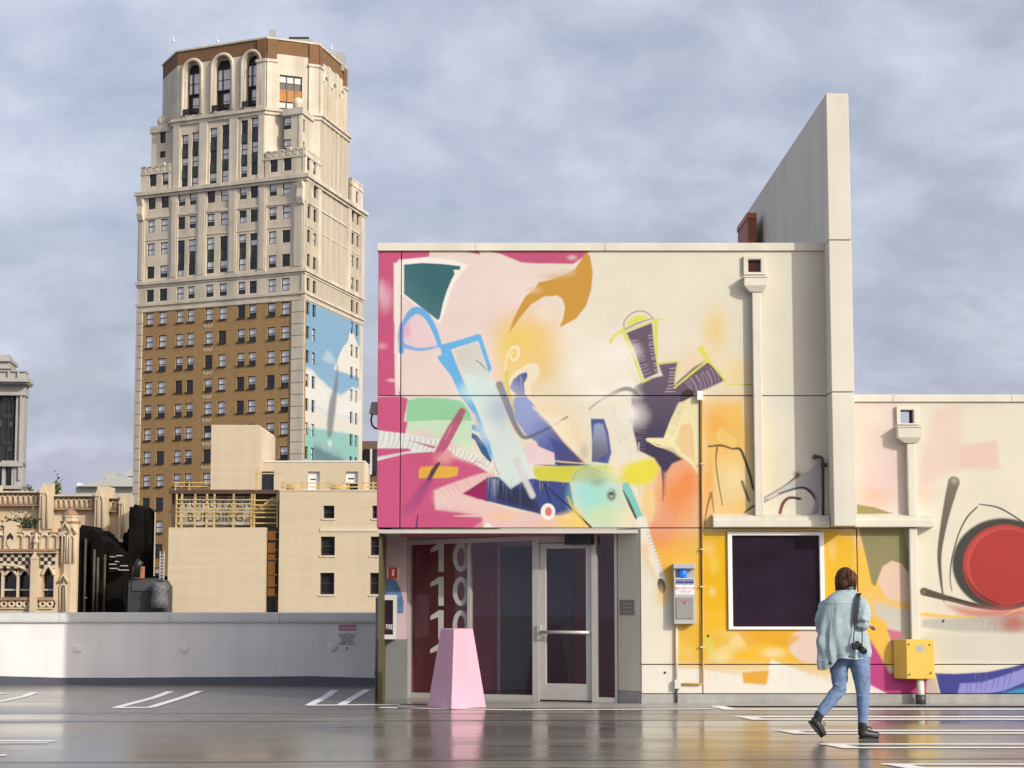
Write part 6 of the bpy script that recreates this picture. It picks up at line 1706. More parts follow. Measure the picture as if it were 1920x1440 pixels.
for a, t_ in ((159, 1010), (176, 1030), (183, 1045), (196, 1040)):
    MB().tube([(xat(a, YD - .2, 1080), YD - .2, zat(1150, YD)), (xat(a, YD - .2, 1080), YD - .2, zat(t_, YD))], .09, 6).build('drain_pipe', mat('dark_pipe', (.06, .05, .035), .7, .4, 1), dark)
plant = thing('roof_plant', 'dark grey rounded air handling unit on the low roof beside the cream wall', 'air handler', (dxx(268), YD, dz_(1147)))
gp_ = mat('dull_plant_grey', (.035, .034, .036), .6, .3, 1)
mb = MB(); YQ = YD - 3
qx = lambda p: xat(p, YQ, 1100); qz = lambda y: zat(y, YQ)
mb.extrude(Frame((0, YQ), (1, 0)), [(qx(240), qz(1150)), (qx(314), qz(1150)), (qx(314), qz(1100)), (qx(305), qz(1088)), (qx(292), qz(1084)), (qx(246), qz(1084)), (qx(241), qz(1090))], -2, 0); mb.build('housing', gp_, plant)
MB().box(qx(248), qx(292), YQ - .08, YQ - .002, qz(1108), qz(1088)).build('panel', mat('plant_panel', (.06, .06, .063), .5, .2, 1), plant)
MB().lathe((qx(303), YQ - .6, qz(1140)), [(.55, 0), (.6, .5), (.5, 1.0), (.6, 1.4), (.4, 1.7)], 10).build('duct', mat('foil_duct', (.11, .11, .12), .6, .5, 6), plant)
MB().box(qx(246), qx(266), YQ + .3, YQ + .9, qz(1084) + .0, qz(1062)).build('tank', mat('terracotta_unit', (.38, .15, .07), .7, .2, 2), plant)
MB().tube([(qx(256), YQ - .2, qz(1083)), (qx(258), YQ - .2, qz(1060)), (qx(264), YQ - .2, qz(1052))], .25, 8).build('vent', M['black'], plant)
lad = thing('ladder', 'grey steel ladder standing against the tower base by the cream building', 'ladder', (qx(297), YQ + 1, qz(1083)))
for p in (294, 301.5):
    MB().box(qx(p) - .03, qx(p) + .03, YQ + 1, YQ + 1.1, qz(1090), qz(1033)).build('stile', M['greymetal'], lad)
for k in range(8):
    MB().box(qx(294), qx(301.5), YQ + .98, YQ + 1.0, qz(1082 - 6 * k) - .03, qz(1082 - 6 * k) + .03).build('rung', M['greymetal'], lad)

# ---- gothic hall at the left
YG = 126.0
GFm = Frame((0, YG), (1, 0)); GFm.n = Vector((0, -1, 0))
hx = lambda zp: xat(zp / 4.8, YG, 1050)       # measured on an enlargement: 4.8 per pixel, rows from 860
hz = lambda zp: zat(860 + zp / 4.8, YG)
M['goth'] = mat('gothic_limestone', (.58, .46, .31), .8, .12, .5, .2, 8, grime=.30)
M['goth2'] = mat('gothic_trim', (.60, .49, .34), .75, .10, .7, grime=.3)
M['rustcap'] = mat('rusty_stone_cap', (.30, .18, .11), .8, .25, 1)
goth = thing('gothic_hall', 'ornate gothic limestone hall with checkered band and arched windows', 'building', (hx(300), YG, STREET))
def gothic_arch(fr, a, b, sill, spring, rise, d0, d1, top, m, name, parent, ext0, ext1, z0, n=8, pointed=True):
    """pier-to-pier wall piece holding one pointed or round opening"""
    mb = MB()
    mb.fbox(fr, ext0, a, d0, d1, z0, top); mb.fbox(fr, b, ext1, d0, d1, z0, top)
    if sill > z0: mb.fbox(fr, a, b, d0, d1, z0, sill)
    c = (a + b) / 2; pts = []
    for k in range(2 * n + 1):
        t = k / n - 1.0
        if pointed: h_ = rise * (1 - abs(t) ** 1.7)
        else: h_ = rise * math.sqrt(max(0, 1 - t * t))
        pts.append((c + (b - a) / 2 * t, spring + h_))
    for k in range(2 * n):
        (s_a, z_a), (s_b, z_b) = pts[k], pts[k + 1]
        mb.add([fr.p(s_a, d1, z_a), fr.p(s_b, d1, z_b), fr.p(s_b, d1, top), fr.p(s_a, d1, top), fr.p(s_a, d0, z_a), fr.p(s_b, d0, z_b)], [(0, 1, 2, 3), (0, 4, 5, 1)])
    o = mb.build(name, m, parent)
    MB().tube([fr.p(s_, d1 + .02, z_) for s_, z_ in pts], .11, 6).build('arch_moulding', M['goth2'], parent)
    return o
# wall with the openings, below the checkered band
zband0, zband1 = hz(985), hz(855)
gothic_arch(GFm, hx(-200), hx(282), hz(1262), hz(1060), (hz(955) - hz(1060)), -.9, 0, zband0 + .0, M['goth'], 'wall', goth, hx(-420), hx(330), STREET, 8, False)
gothic_arch(GFm, hx(382), hx(488), hz(1262), hz(1050), (hz(965) - hz(1050)), -.9, 0, zband0, M['goth'], 'wall', goth, hx(330), hx(530), STREET)
MB().box(hx(-420), hx(525), YG + .9, YG + 1.0, hz(1290), zband0).build('window_back', M['wdark'], goth)
# bar tracery of the wide window
for zp in (-60, 20, 158):
    MB().fbox(GFm, hx(zp - 10), hx(zp + 10), -.5, -.2, hz(1262), hz(1000)).build('mullion', M['goth2'], goth)
for c in (-20, 90, 222):
    w_ = 60
    pts = [GFm.p(hx(c + w_ * t), -.3, hz(1050) + (hz(985) - hz(1050)) * (1 - abs(t))) for t in (-1, -.6, -.3, 0, .3, .6, 1)]
    MB().tube(pts, .12, 6).build('tracery', M['goth2'], goth)
for a, b in ((30, 140), (175, 278), (385, 480)):
    MB().fbox(GFm, hx(a), hx(b), -.6, -.45, hz(1186), hz(1174)).build('transom', M['wwarm'], goth)
# checkered band: single tiles
cell = 33.5
tile = {}
for row in range(4):
    for k in range(22):
        x0_ = -205 + k * cell; 
        if x0_ + cell > 520: continue
        if 283 < x0_ + cell / 2 < 362: continue
        black = (row + k) % 2 == 0
        key = black
        if key not in tile:
            mb = MB(); w_ = hx(cell) - hx(0); h_ = hz(0) - hz(cell)
            mb.box(0.012, w_ - .012, -.06 if not black else -.03, .05, .012, h_ - .012); tile[key] = mb.mesh('tile', M['ink'] if black else M['goth2'])
        o = link('tile', tile[key], goth); o.location = (hx(x0_), YG - .03, hz(855 + (row + 1) * cell))
MB().fbox(GFm, hx(-420), hx(520), -.9, -.05, zband0 + .005, hz(850)).build('band_wall', M['goth'], goth)
# cornice, parapet with blind arches and crenels
MB().fbox(GFm, hx(-420), hx(522), -.9, .35, hz(850), hz(835)).build('cornice', M['goth2'], goth)
MB().fbox(GFm, hx(-420), hx(522), -.9, .45, hz(834), hz(815)).build('cornice', M['rustcap'], goth)
MB().fbox(GFm, hx(-420), hx(525), -.9, -.12, hz(814), hz(680)).build('parapet', M['goth'], goth)
k = 0
for zp in range(-190, 520, 78):
    if 25 < zp + 39 < 150: continue
    top = 640 if k % 2 == 0 else 672
    MB().fbox(GFm, hx(zp + 4), hx(zp + 74), -.9, .0, hz(679), hz(top)).build('merlon', M['goth2'], goth)
    MB().fbox(GFm, hx(zp), hx(zp + 78), -.95, .08, hz(top), hz(top - 12)).build('merlon_cap', M['rustcap'], goth)
    for q_ in (zp + 2, zp + 70):
        MB().fbox(GFm, hx(q_), hx(q_ + 7), -.12, .06, hz(812), hz(690)).build('rib', M['goth2'], goth)
    c = zp + 39
    MB().tube([GFm.p(hx(c + 32 * math.cos(a)), -.02, hz(705 - 22 * math.sin(a))) for a in np.linspace(0, math.pi, 7)], .09, 6).build('blind_arch', M['goth2'], goth)
    k += 1
# central panel with a shield
mb = MB(); mb.extrude(GFm, [(hx(35), hz(812)), (hx(145), hz(812)), (hx(145), hz(600)), (hx(165), hz(598)), (hx(140), hz(575)), (hx(90), hz(560)), (hx(45), hz(572)), (hx(15), hz(598)), (hx(35), hz(600))], -.6, .12); mb.build('gable_panel', M['goth2'], goth)
mb = MB(); mb.extrude(GFm, [(hx(62), hz(700)), (hx(90), hz(665)), (hx(118), hz(700)), (hx(118), hz(735)), (hx(90), hz(712)), (hx(62), hz(735))], .12, .16); mb.build('dark_lozenge', M['ink'], goth)
mb = MB(); mb.extrude(GFm, [(hx(64), hz(742)), (hx(90), hz(718)), (hx(116), hz(742)), (hx(112), hz(775)), (hx(90), hz(802)), (hx(68), hz(775))], .12, .22); mb.build('shield', M['goth2'], goth)
# slim buttress with finial
mb = MB(); mb.fbox(GFm, hx(292), hx(352), -.2, .5, STREET, hz(905)); mb.extrude(GFm, [(hx(286), hz(905)), (hx(358), hz(905)), (hx(324), hz(845))], -.2, .55); mb.fbox(GFm, hx(314), hx(336), .0, .4, hz(870), hz(770)); mb.build('buttress', M['goth2'], goth)
MB().lathe(tuple(GFm.p(hx(325), .2, hz(775))), [(.08, 0), (.2, .15), (.2, .3), (.1, .45), (.14, .55), (.03, .8)], 8).build('finial', M['goth2'], goth)
# pierced band under the windows
MB().fbox(GFm, hx(-420), hx(490), .0, .14, hz(1352), hz(1340)).build('string_course', M['goth2'], goth)
MB().fbox(GFm, hx(-420), hx(490), .0, .30, hz(1275), hz(1246)).build('string_course', M['rustcap'], goth)
for c in (-20, 48, 117, 185, 250, 395, 460):
    if 280 < c < 370: continue
    pts = [GFm.p(hx(c + 24 * math.cos(a)), .08, hz(1308 + 24 * math.sin(a))) for a in np.linspace(0, 2 * math.pi, 13)]
    MB().tube(pts, .10, 6, cap=False).build('roundel', M['goth2'], goth)
    MB().lathe(tuple(GFm.p(hx(c), .02, hz(1308))), [(.38, 0), (.36, -.04)], 10, 'Y').build('roundel_back', M['wdark'], goth)
# corner turret
tc_ = GFm.p((hx(530) + hx(683)) / 2, -.6, 0); tw = (hx(683) - hx(530)) / 2
def octo(c, r): return [(c.x + r * math.cos(R(22.5 + 45 * k)), c.y + r * math.sin(R(22.5 + 45 * k))) for k in range(8)]
MB().prism(octo(tc_, tw * 1.08), STREET, hz(580)).build('turret', M['goth'], goth)
MB().prism(octo(tc_, tw * 1.2), hz(580), hz(560)).build('turret_band', M['rustcap'], goth)
MB().prism(octo(tc_, tw * .98), hz(560), hz(525)).build('turret_drum', M['goth2'], goth)
MB().prism(octo(tc_, tw * 1.1), hz(525), hz(512)).build('turret_band', M['goth2'], goth)
MB().lathe((tc_.x, tc_.y, hz(512)), [(tw * .95, 0), (tw * .88, .14), (tw * .6, .32), (tw * .25, .42), (.07, .48), (.1, .56), (.03, .66)], 8, sm=False).build('turret_cap', M['rustcap'], goth)
for (a, b, z_lo, z_hi) in ((548, 598, 1370, 1130), (555, 600, 940, 660), (622, 662, 940, 690)):
    c = (a + b) / 2
    yoff = .02
    dface = -.6 + tw * 1.08 * math.cos(R(22.5))
    mb = MB(); mb.tube([GFm.p(hx(a), dface + .05, hz(z_lo)), GFm.p(hx(a), dface + .05, hz(z_hi + 20)), GFm.p(hx(c), dface + .05, hz(z_hi)), GFm.p(hx(b), dface + .05, hz(z_hi + 20)), GFm.p(hx(b), dface + .05, hz(z_lo))], .07, 6); mb.build('panel_moulding', M['goth2'], goth)
    mb = MB(); mb.tube([GFm.p(hx(a - 22), dface + .06, hz(z_hi - 10)), GFm.p(hx(c), dface + .06, hz(z_hi - 85)), GFm.p(hx(b + 22), dface + .06, hz(z_hi - 10))], .10, 6); mb.build('gablet', M['goth2'], goth)
MB().box(hx(-420), hx(560), YG + 1.0, YG + 14, STREET, hz(700)).build('body', M['goth'], goth)
# ---- rear block with pierced parapet
YG2 = 150.0
G2 = Frame((0, YG2), (1, 0)); G2.n = Vector((0, -1, 0))
kx = lambda zp: xat(zp / 4.8, YG2, 930); kz = lambda zp: zat(860 + zp / 4.8, YG2)
rear = thing('rear_hall', 'taller limestone block with pierced parapet rising behind the gothic hall', 'building', (kx(400), YG2, STREET))
segs = [(-300, 372, 292, 0.0), (487, 872, 325, 0.0), (983, 1090, 345, -.0)]
MB().fbox(G2, kx(-300), kx(1160), -12, -.4, STREET, kz(428)).build('wall', M['goth'], rear)
for a, b, top, dd in segs:
    MB().fbox(G2, kx(a), kx(b), -.9, .25, kz(top + 14), kz(top)).build('coping', M['goth2'], rear)
    MB().fbox(G2, kx(a), kx(b), -.9, .2, kz(top + 135), kz(top + 122)).build('string_course', M['rustcap'], rear)
    MB().fbox(G2, kx(a), kx(b), -.8, -.3, kz(top + 122), kz(top + 14)).build('parapet', M['goth'], rear)
    c = a + 12
    while c + 44 < b:
        pts = [G2.p(kx(c + 20 + 20 * math.cos(t)), -.2, kz(top + 62 - 22 * math.sin(t))) for t in np.linspace(0, math.pi, 7)]
        MB().tube([G2.p(kx(c + 40), -.2, kz(top + 118))] + pts + [G2.p(kx(c), -.2, kz(top + 118))], .10, 6).build('blind_arch', M['goth2'], rear)
        MB().fbox(G2, kx(c - 8), kx(c + 8), -.32, -.22, kz(top + 50), kz(top + 26)).build('piercing', M['wdark'], rear)
        c += 47
    for zp in (a + 2,):
        pass
for a, b, top in ((372, 487, 222), (868, 985, 252), (1085, 1160, 320), (-140, -40, 230)):
    mb = MB(); mb.fbox(G2, kx(a), kx(b), -2.2, .5, STREET, kz(top + 90)); mb.build('pier', M['goth2'], rear)
    mb = MB(); mb.extrude(G2, [(kx(a - 6), kz(top + 90)), (kx(a + (b - a) * .55), kz(top + 90)), (kx(a + (b - a) * .25), kz(top))], -2.2, .6); mb.build('gablet', M['goth2'], rear)
    MB().fbox(G2, kx(a + 12), kx(b), -2.2, .35, kz(top + 90), kz(top + 2)).build('pier_head', M['goth2'], rear)
    pts = [G2.p(kx(a + 28), .55, kz(top + 400)), G2.p(kx(a + 28), .55, kz(top + 120)), G2.p(kx(a + (b - a) * .42), .55, kz(top + 80)), G2.p(kx(a + (b - a) * .62), .55, kz(top + 120)), G2.p(kx(a + (b - a) * .62), .55, kz(top + 400))]
    MB().tube(pts, .09, 6).build('panel_moulding', M['goth'], rear)
MB().fbox(G2, kx(215), kx(325), -.42, -.35, kz(628), kz(542)).build('window', M['wdark'], rear)
MB().fbox(G2, kx(212), kx(330), -.4, -.2, kz(541), kz(530)).build('lintel', M['goth2'], rear)
# small self-sown shrubs on the parapets
leaf = mat('rooftop_leaf', (.06, .09, .03), .6, .5, 4)
def shrub(fr, sx2, zz, w_, h_, n, label, parent_d):
    rn = random.Random(int(sx2 * 100) + n); t = thing('shrub', label, 'shrub', tuple(fr.p(sx2, parent_d, zz)), 'weedy shrubs on the hall roofs')
    mb = MB()
    for k in range(n):
        c = fr.p(sx2 + rn.gauss(0, w_ / 2), parent_d + rn.gauss(0, .15), zz + abs(rn.gauss(h_ * .45, h_ * .3)))
        u = Vector((rn.uniform(-1, 1), rn.uniform(-1, 1), rn.uniform(-1, 1))).normalized() * .12; v = Vector((rn.uniform(-1, 1), rn.uniform(-1, 1), rn.uniform(-1, 1))).normalized() * .10
        mb.add([c - u, c + v, c + u, c - v], [(0, 1, 2, 3)])
    mb.build('foliage', leaf, t, recalc=False)
    mb = MB(); mb.tube([fr.p(sx2, parent_d, zz - .1), fr.p(sx2 + .05, parent_d, zz + h_ * .8)], .03, 5); mb.build('stem', M['wood'], t)
shrub(G2, kx(505), kz(325), .28, 1.3, 130, 'spindly green shrub beside the tall limestone pier', -.4)
shrub(G2, kx(245), kz(292), .3, .5, 40, 'small weed on the pierced parapet above the hall', -.4)
shrub(GFm, hx(170), hz(640), .8, 1.2, 170, 'leafy weeds growing on the crenellated hall roof beside the shield gable', -1.5)
shrub(GFm, hx(20), hz(620), .6, .8, 110, 'straggling weeds at the edge of the crenellated roof', -1.5)

# ---- grey classical tower at the edge of the picture
YL = 235.0
LFr = Frame((xat(45, YL, 800), YL), (1, .12)); 
ex_ = lambda p: LFr.s_of(p, 800)
ltz = lambda y: zat(y, YL)
left_t = thing('grey_tower', 'grey stone classical tower with bracketed cornice, cut by the frame', 'tower', (xat(10, YL), YL + 10, STREET))
M['greystone'] = mat('cool_grey_stone', (.37, .36, .34), .75, .08, .4, grime=.15)
LF2 = LFr
dpt = 3.0
def lbox(a, b, d0, d1, y0_, y1_, name, m): return MB().fbox(LF2, ex_(a), ex_(b), d0, d1, ltz(y0_), ltz(y1_)).build(name, M[m], left_t)
lbox(-160, 44, -dpt, -.9, 1400, 740, 'core', 'wdark')
lbox(29, 45, -dpt, 0, 1400, 740, 'corner_pier', 'greystone')
lbox(37, 41, .0, .35, 900, 742, 'pilaster', 'greystone')
lbox(-160, 46, -dpt, .2, 739.5, 716, 'frieze', 'greystone'); lbox(-160, 47, -dpt, .5, 742, 737, 'belt', 'greystone')
lbox(-160, 50, -dpt, 1.0, 722, 719, 'cornice', 'greystone'); lbox(-160, 55, -dpt, 2.0, 718.8, 712, 'cornice', 'greystone'); lbox(-160, 53, -dpt, 1.5, 721.9, 718.9, 'cornice', 'greystone')
lbox(-160, 44.5, -dpt, -.2, 711.8, 697, 'parapet', 'greystone'); lbox(-160, 45.5, -dpt, .1, 697, 695, 'coping', 'greystone')
for p in (12, 30):
    lbox(p, p + 4, -.2, .15, 711, 697.2, 'parapet_pier', 'greystone')
lbox(-160, 45, -dpt, .5, 875, 867, 'belt', 'greystone'); lbox(5, 44, -dpt, .2, 867, 864, 'belt', 'greystone'); lbox(-160, 45, -dpt, .6, 917, 911, 'belt', 'greystone')
lbox(6, 30, -1.0, -.5, 1400, 917.5, 'wall', 'greystone'); lbox(6, 12, -1.0, -.1, 911, 876, 'wall', 'greystone'); lbox(24, 30, -1.0, -.1, 911, 876, 'wall', 'greystone')
for p in (-4, 14, 22):
    lbox(p, p + 2, -.9, -.45, 864, 742, 'mullion', 'wframe')
for y_ in (758, 806, 852):
    for p in (-8, 16):
        o = put_window(LF2, ex_(p + 4), -.85, ltz(y_ + 8), .8, 1.9, 'light', left_t)
for y_ in (776, 826):
    lbox(5, 28, -.88, -.6, y_ + 8, y_, 'spandrel', 'wframe')
lbox(-40, 11, -8, -2, 688, 675, 'turret', 'greystone'); lbox(-40, 13.5, -8.5, -1.5, 675, 669, 'turret_cornice', 'greystone'); lbox(-40, 6, -7, -3, 669, 660, 'turret_roof', 'greystone'); lbox(-40, 8, -7.5, -2.5, 695, 688, 'turret', 'greystone')

# ---- hazy blocks in the distance
def far_block(name, label, px0, px1, py, Y, m, extra=()):
    t = thing(name, label, 'building', (xat((px0 + px1) / 2, Y), Y, STREET))
    MB().box(xat(px0, Y), xat(px1, Y), Y, Y + 30, STREET, zat(py, Y)).build('wall', m, t)
    for (a, b, ya, yb2, mm) in extra:
        MB().box(xat(a, Y), xat(b, Y), Y - .4, Y + 8, zat(yb2, Y), zat(ya, Y)).build('roof_house' if yb2 <= py + 1 else 'pier', mm, t)
    return t
pale = mat('pale_far_wall', (.48, .48, .44), .8, .08, .1)
fb = far_block('pale_block', 'pale flat roofed block far behind the limestone parapet', 140, 262, 912, 420, pale, [(190, 214, 883, 897, M['greymetal']), (235, 256, 878, 893, M['greymetal']), (143, 146, 905, 912, M['signwhite'])])
mb = MB(); Yq = 418
mb.extrude(Frame((0, Yq), (1, 0)), [(xat(140, Yq), zat(912, Yq)), (xat(262, Yq), zat(912, Yq)), (xat(262, Yq), zat(897, Yq)), (xat(218, Yq), zat(892, Yq)), (xat(185, Yq), zat(900, Yq))], -20, 0); mb.build('roof', pale, fb)
bm_ = mat('brown_far_block', (.16, .10, .06), .8, .15, .3)
fb2 = far_block('brown_office_block', 'brown office block with vertical window strips behind the tower', 676, 760, 827, 300, bm_, [(682, 690, 842, 890, M['wdark']), (693, 697, 842, 890, M['wblind']), (699, 706, 842, 890, M['wdark'])])

# ---- unseen office blocks added behind the viewpoint to give the entrance glass reflections
def unseen_block(name, label, x0, x1, Y, top, m, nx, nz_):
    t = thing(name, label, 'building', ((x0 + x1) / 2, Y, STREET), 'unseen office blocks added for reflections')
    f = Frame((x0, Y), (1, 0)); f.n = Vector((0, 1, 0)); hs_ = []
    bw, bh = (x1 - x0) / nx, (top - STREET) / nz_
    for i in range(nx):
        for j in range(nz_ - 1):
            hs_.append((bw * (i + .28), bw * (i + .72), STREET + bh * (j + .3), STREET + bh * (j + .8)))
    MB().holed(f, 0, x1 - x0, STREET, top, hs_, -.5, 0).build('wall', m, t)
    MB().box(x0 + .05, x1 - .05, Y - 22, Y - .5, STREET, top - .3).build('core', M['wdark'], t)
    MB().box(x0 - .3, x1 + .3, Y - 1, Y + .4, top, top + .7).build('cornice', m, t)
unseen_block('unseen_red_block', 'unseen red brick office block added behind the viewpoint for reflections', -34, 2, -75, 20, mat('red_brick_back', (.22, .09, .06), .85, .2, 1), 12, 14)
unseen_block('unseen_tan_block', 'unseen tan office block added behind the viewpoint for reflections', 6, 30, -82, 13, mat('tan_back', (.34, .28, .20), .85, .2, 1), 8, 12)
# ------------------------------------------------------------------ the walking person
YPn = ground_y(1387.0)
PO = Vector((xat(1585, YPn, 1300), YPn, 0))
def V(x, y, z): return (PO.x + x, PO.y + y, z)
person = thing('person', 'person in a pale denim jacket, blue jeans and black boots walking past the mural', 'person', tuple(PO))

M['skin'] = mat('skin', (.52, .29, .19), .5, .06, 12)
M['denim'] = mat('pale_denim', (.35, .45, .485), .85, .10, 14, .35, 90, grime=.12)
M['denim2'] = mat('pale_denim_seam', (.38, .47, .50), .85, .08, 20, .3, 90)
M['jeans'] = mat('blue_jeans', (.155, .235, .40), .85, .16, 16, .3, 110, grime=.10)
M['boot'] = mat('black_boot', (.012, .012, .013), .45, .2, 20)
M['sole'] = mat('black_sole', (.02, .02, .02), .7, .1, 20)
hm = mat('brown_hair', (.050, .020, .008), .5, .8, 70, .5, 120, stretch=(1, 1, .10), spec=.25)

def ellip(mb, c, r, n=14, m=9, rot=None):
    vs = [];
    for i in range(m + 1):
        th = math.pi * i / m
        for k in range(n):
            ph = 2 * math.pi * k / n
            v = Vector((r[0] * math.sin(th) * math.cos(ph), r[1] * math.sin(th) * math.sin(ph), r[2] * math.cos(th)))
            if rot is not None: v = rot @ v
            vs.append((c[0] + v.x, c[1] + v.y, c[2] + v.z))
    fs = [(i * n + k, i * n + (k + 1) % n, (i + 1) * n + (k + 1) % n, (i + 1) * n + k) for i in range(m) for k in range(n)]
    return mb.add(vs, fs, 0, True)

def remeshed(name, mb, m, parent, voxel, smooth=2, noise=0.0, nscale=.1):
    """merge overlapping volumes into one continuous skin"""
    me = mb.mesh(name, m)
    o = bpy.data.objects.new(name, me); COL.objects.link(o)
    rm = o.modifiers.new('r', 'REMESH'); rm.mode = 'VOXEL'; rm.voxel_size = voxel; rm.use_smooth_shade = True
    if smooth:
        sm = o.modifiers.new('s', 'SMOOTH'); sm.factor = .5; sm.iterations = smooth
    if noise:
        tx_ = bpy.data.textures.new(name, 'CLOUDS'); tx_.noise_scale = nscale
        dp_ = o.modifiers.new('d', 'DISPLACE'); dp_.texture = tx_; dp_.strength = noise; dp_.mid_level = .5
    dg = bpy.context.evaluated_depsgraph_get(); dg.update()
    me2 = bpy.data.meshes.new_from_object(o.evaluated_get(dg)); me2.name = name
    bpy.data.objects.remove(o)
    for p in me2.polygons: p.use_smooth = True
    me2.materials.clear(); me2.materials.append(m)
    return link(name, me2, parent)

FD = Vector((.80, .60, 0)).normalized()       # walking and looking direction
RT = Vector((FD.y, -FD.x, 0))                 # the walker's right side
# body: head, neck, trunk, arms with fingers, legs
b = MB()
hc = Vector(V(.035, .02, 1.625)); hrot = Matrix(((RT.x, FD.x, 0), (RT.y, FD.y, 0), (0, 0, 1)))
ellip(b, hc, (.070, .090, .105), rot=hrot)
ellip(b, hc + FD * .025 + Vector((0, 0, -.045)), (.056, .066, .075), rot=hrot)          # jaw
b.tube([hc + FD * .085 + Vector((0, 0, .015)), hc + FD * .108 + Vector((0, 0, -.02)), hc + FD * .088 + Vector((0, 0, -.03))], [.008, .014, .010], 8)   # nose
b.tube([hc + FD * .083 + RT * -.02 + Vector((0, 0, -.058)), hc + FD * .088 + Vector((0, 0, -.057)), hc + FD * .083 + RT * .02 + Vector((0, 0, -.058))], .008, 6)   # lips
for sgn in (1, -1):
    ellip(b, hc + RT * sgn * .072 + FD * -.005 + Vector((0, 0, -.005)), (.010, .020, .032), 10, 6, hrot)   # ears
    ellip(b, hc + FD * .074 + RT * sgn * .03 + Vector((0, 0, .005)), (.018, .012, .010), 10, 6, hrot)     # brow
b.tube([V(.02, -.01, 1.40), V(.025, 0, 1.50), V(.033, .012, 1.60)], [.06, .05, .048], 12)
b.tube([V(.04, .02, .86), V(.02, .01, 1.0), V(-.005, 0, 1.2), V(.005, -.005, 1.36), V(.015, -.005, 1.45)], [.13, .115, .115, .115, .08], 16)
sh_r, el_r, wr_r = Vector(V(.165, -.095, 1.40)), Vector(V(.135, -.15, 1.185)), Vector(V(.215, -.05, 1.160))
sh_l, el_l, wr_l = Vector(V(-.15, .07, 1.39)), Vector(V(-.20, .10, 1.15)), Vector(V(-.12, .22, 1.08))
def hand(mb, wrist, d, up, side):
    d = d.normalized(); up = up.normalized(); w = d.cross(up).normalized() * side
    pc = wrist + d * .05
    ellip(mb, pc, (.040, .050, .020), 12, 8, Matrix((w, d, up)).transposed())
    for k, (off, ln) in enumerate(((-.027, .066), (-.009, .076), (.009, .072), (.026, .056))):
        p0 = wrist + d * .075 + w * off
        p1 = p0 + d * ln * .45 - up * .006; p2 = p1 + d * ln * .32 - up * .016; p3 = p2 + d * ln * .18 - up * .022
        mb.tube([p0, p1, p2, p3], [.0095, .009, .0085, .006], 8)
    t0 = wrist + d * .03 - w * .034
    mb.tube([t0, t0 + d * .03 - w * .024, t0 + d * .06 - w * .026 - up * .006], [.012, .0105, .007], 8)
for sh, el, wr in ((sh_r, el_r, wr_r), (sh_l, el_l, wr_l)):
    b.tube([sh, (sh + el) / 2, el], [.050, .046, .038], 10); b.tube([el, (el + wr) / 2, wr + (wr - el).normalized() * .02], [.037, .034, .024], 10)
hand(b, wr_r, (wr_r - el_r) + Vector((.03, 0, .01)), Vector((0, 0, 1)), 1)
hand(b, wr_l, (wr_l - el_l), Vector((0, 0, 1)), -1)
LEGL = [V(-.03, .05, .90), V(-.055, .035, .72), V(-.055, .02, .515), V(-.15, -.005, .395), V(-.272, -.02, .262)]
LEGR = [V(.125, -.03, .90), V(.158, -.03, .70), V(.178, -.01, .475), V(.177, -.005, .33), V(.172, 0, .15)]
b.tube(LEGL, [.085, .075, .055, .05, .036], 12); b.tube(LEGR, [.085, .075, .055, .05, .036], 12)
b.tube([V(-.262, -.02, .285), V(-.31, -.02, .20), V(-.26, -.015, .06)], [.036, .034, .022], 10)
b.tube([V(.172, 0, .16), V(.172, .0, .06), V(.30, .03, .035)], [.036, .036, .022], 10)
body = remeshed('body', b, M['skin'], person, .007, 2)

# jeans
j = MB()
ellip(j, V(.045, .01, .885), (.165, .125, .12), 18, 10)
j.tube([V(.04, .01, .86), V(.03, .01, 1.02)], [.15, .14], 16)
j.tube(LEGL, [.112, .098, .071, .066, .052], 16); j.tube(LEGR, [.112, .098, .071, .062, .046], 16)
for z_, w_ in ((.155, .052), (.185, .046)):
    j.tube([V(.173, 0, z_ - .012), V(.173, 0, z_ + .012)], w_, 12)
for k, (a_, z_) in enumerate(((0, .44), (1, .50), (0, .54))):
    j.tube([V(.12, -.06, z_ + .01), V(.18, -.075, z_), V(.235, -.05, z_ + .015)], .012, 6)
    j.tube([V(-.115, -.03, z_ + .02), V(-.05, -.055, z_ + .0), V(.005, -.03, z_ + .03)], .012, 6)
jeans = remeshed('jeans', j, M['jeans'], person, .010, 3, .022, .07)

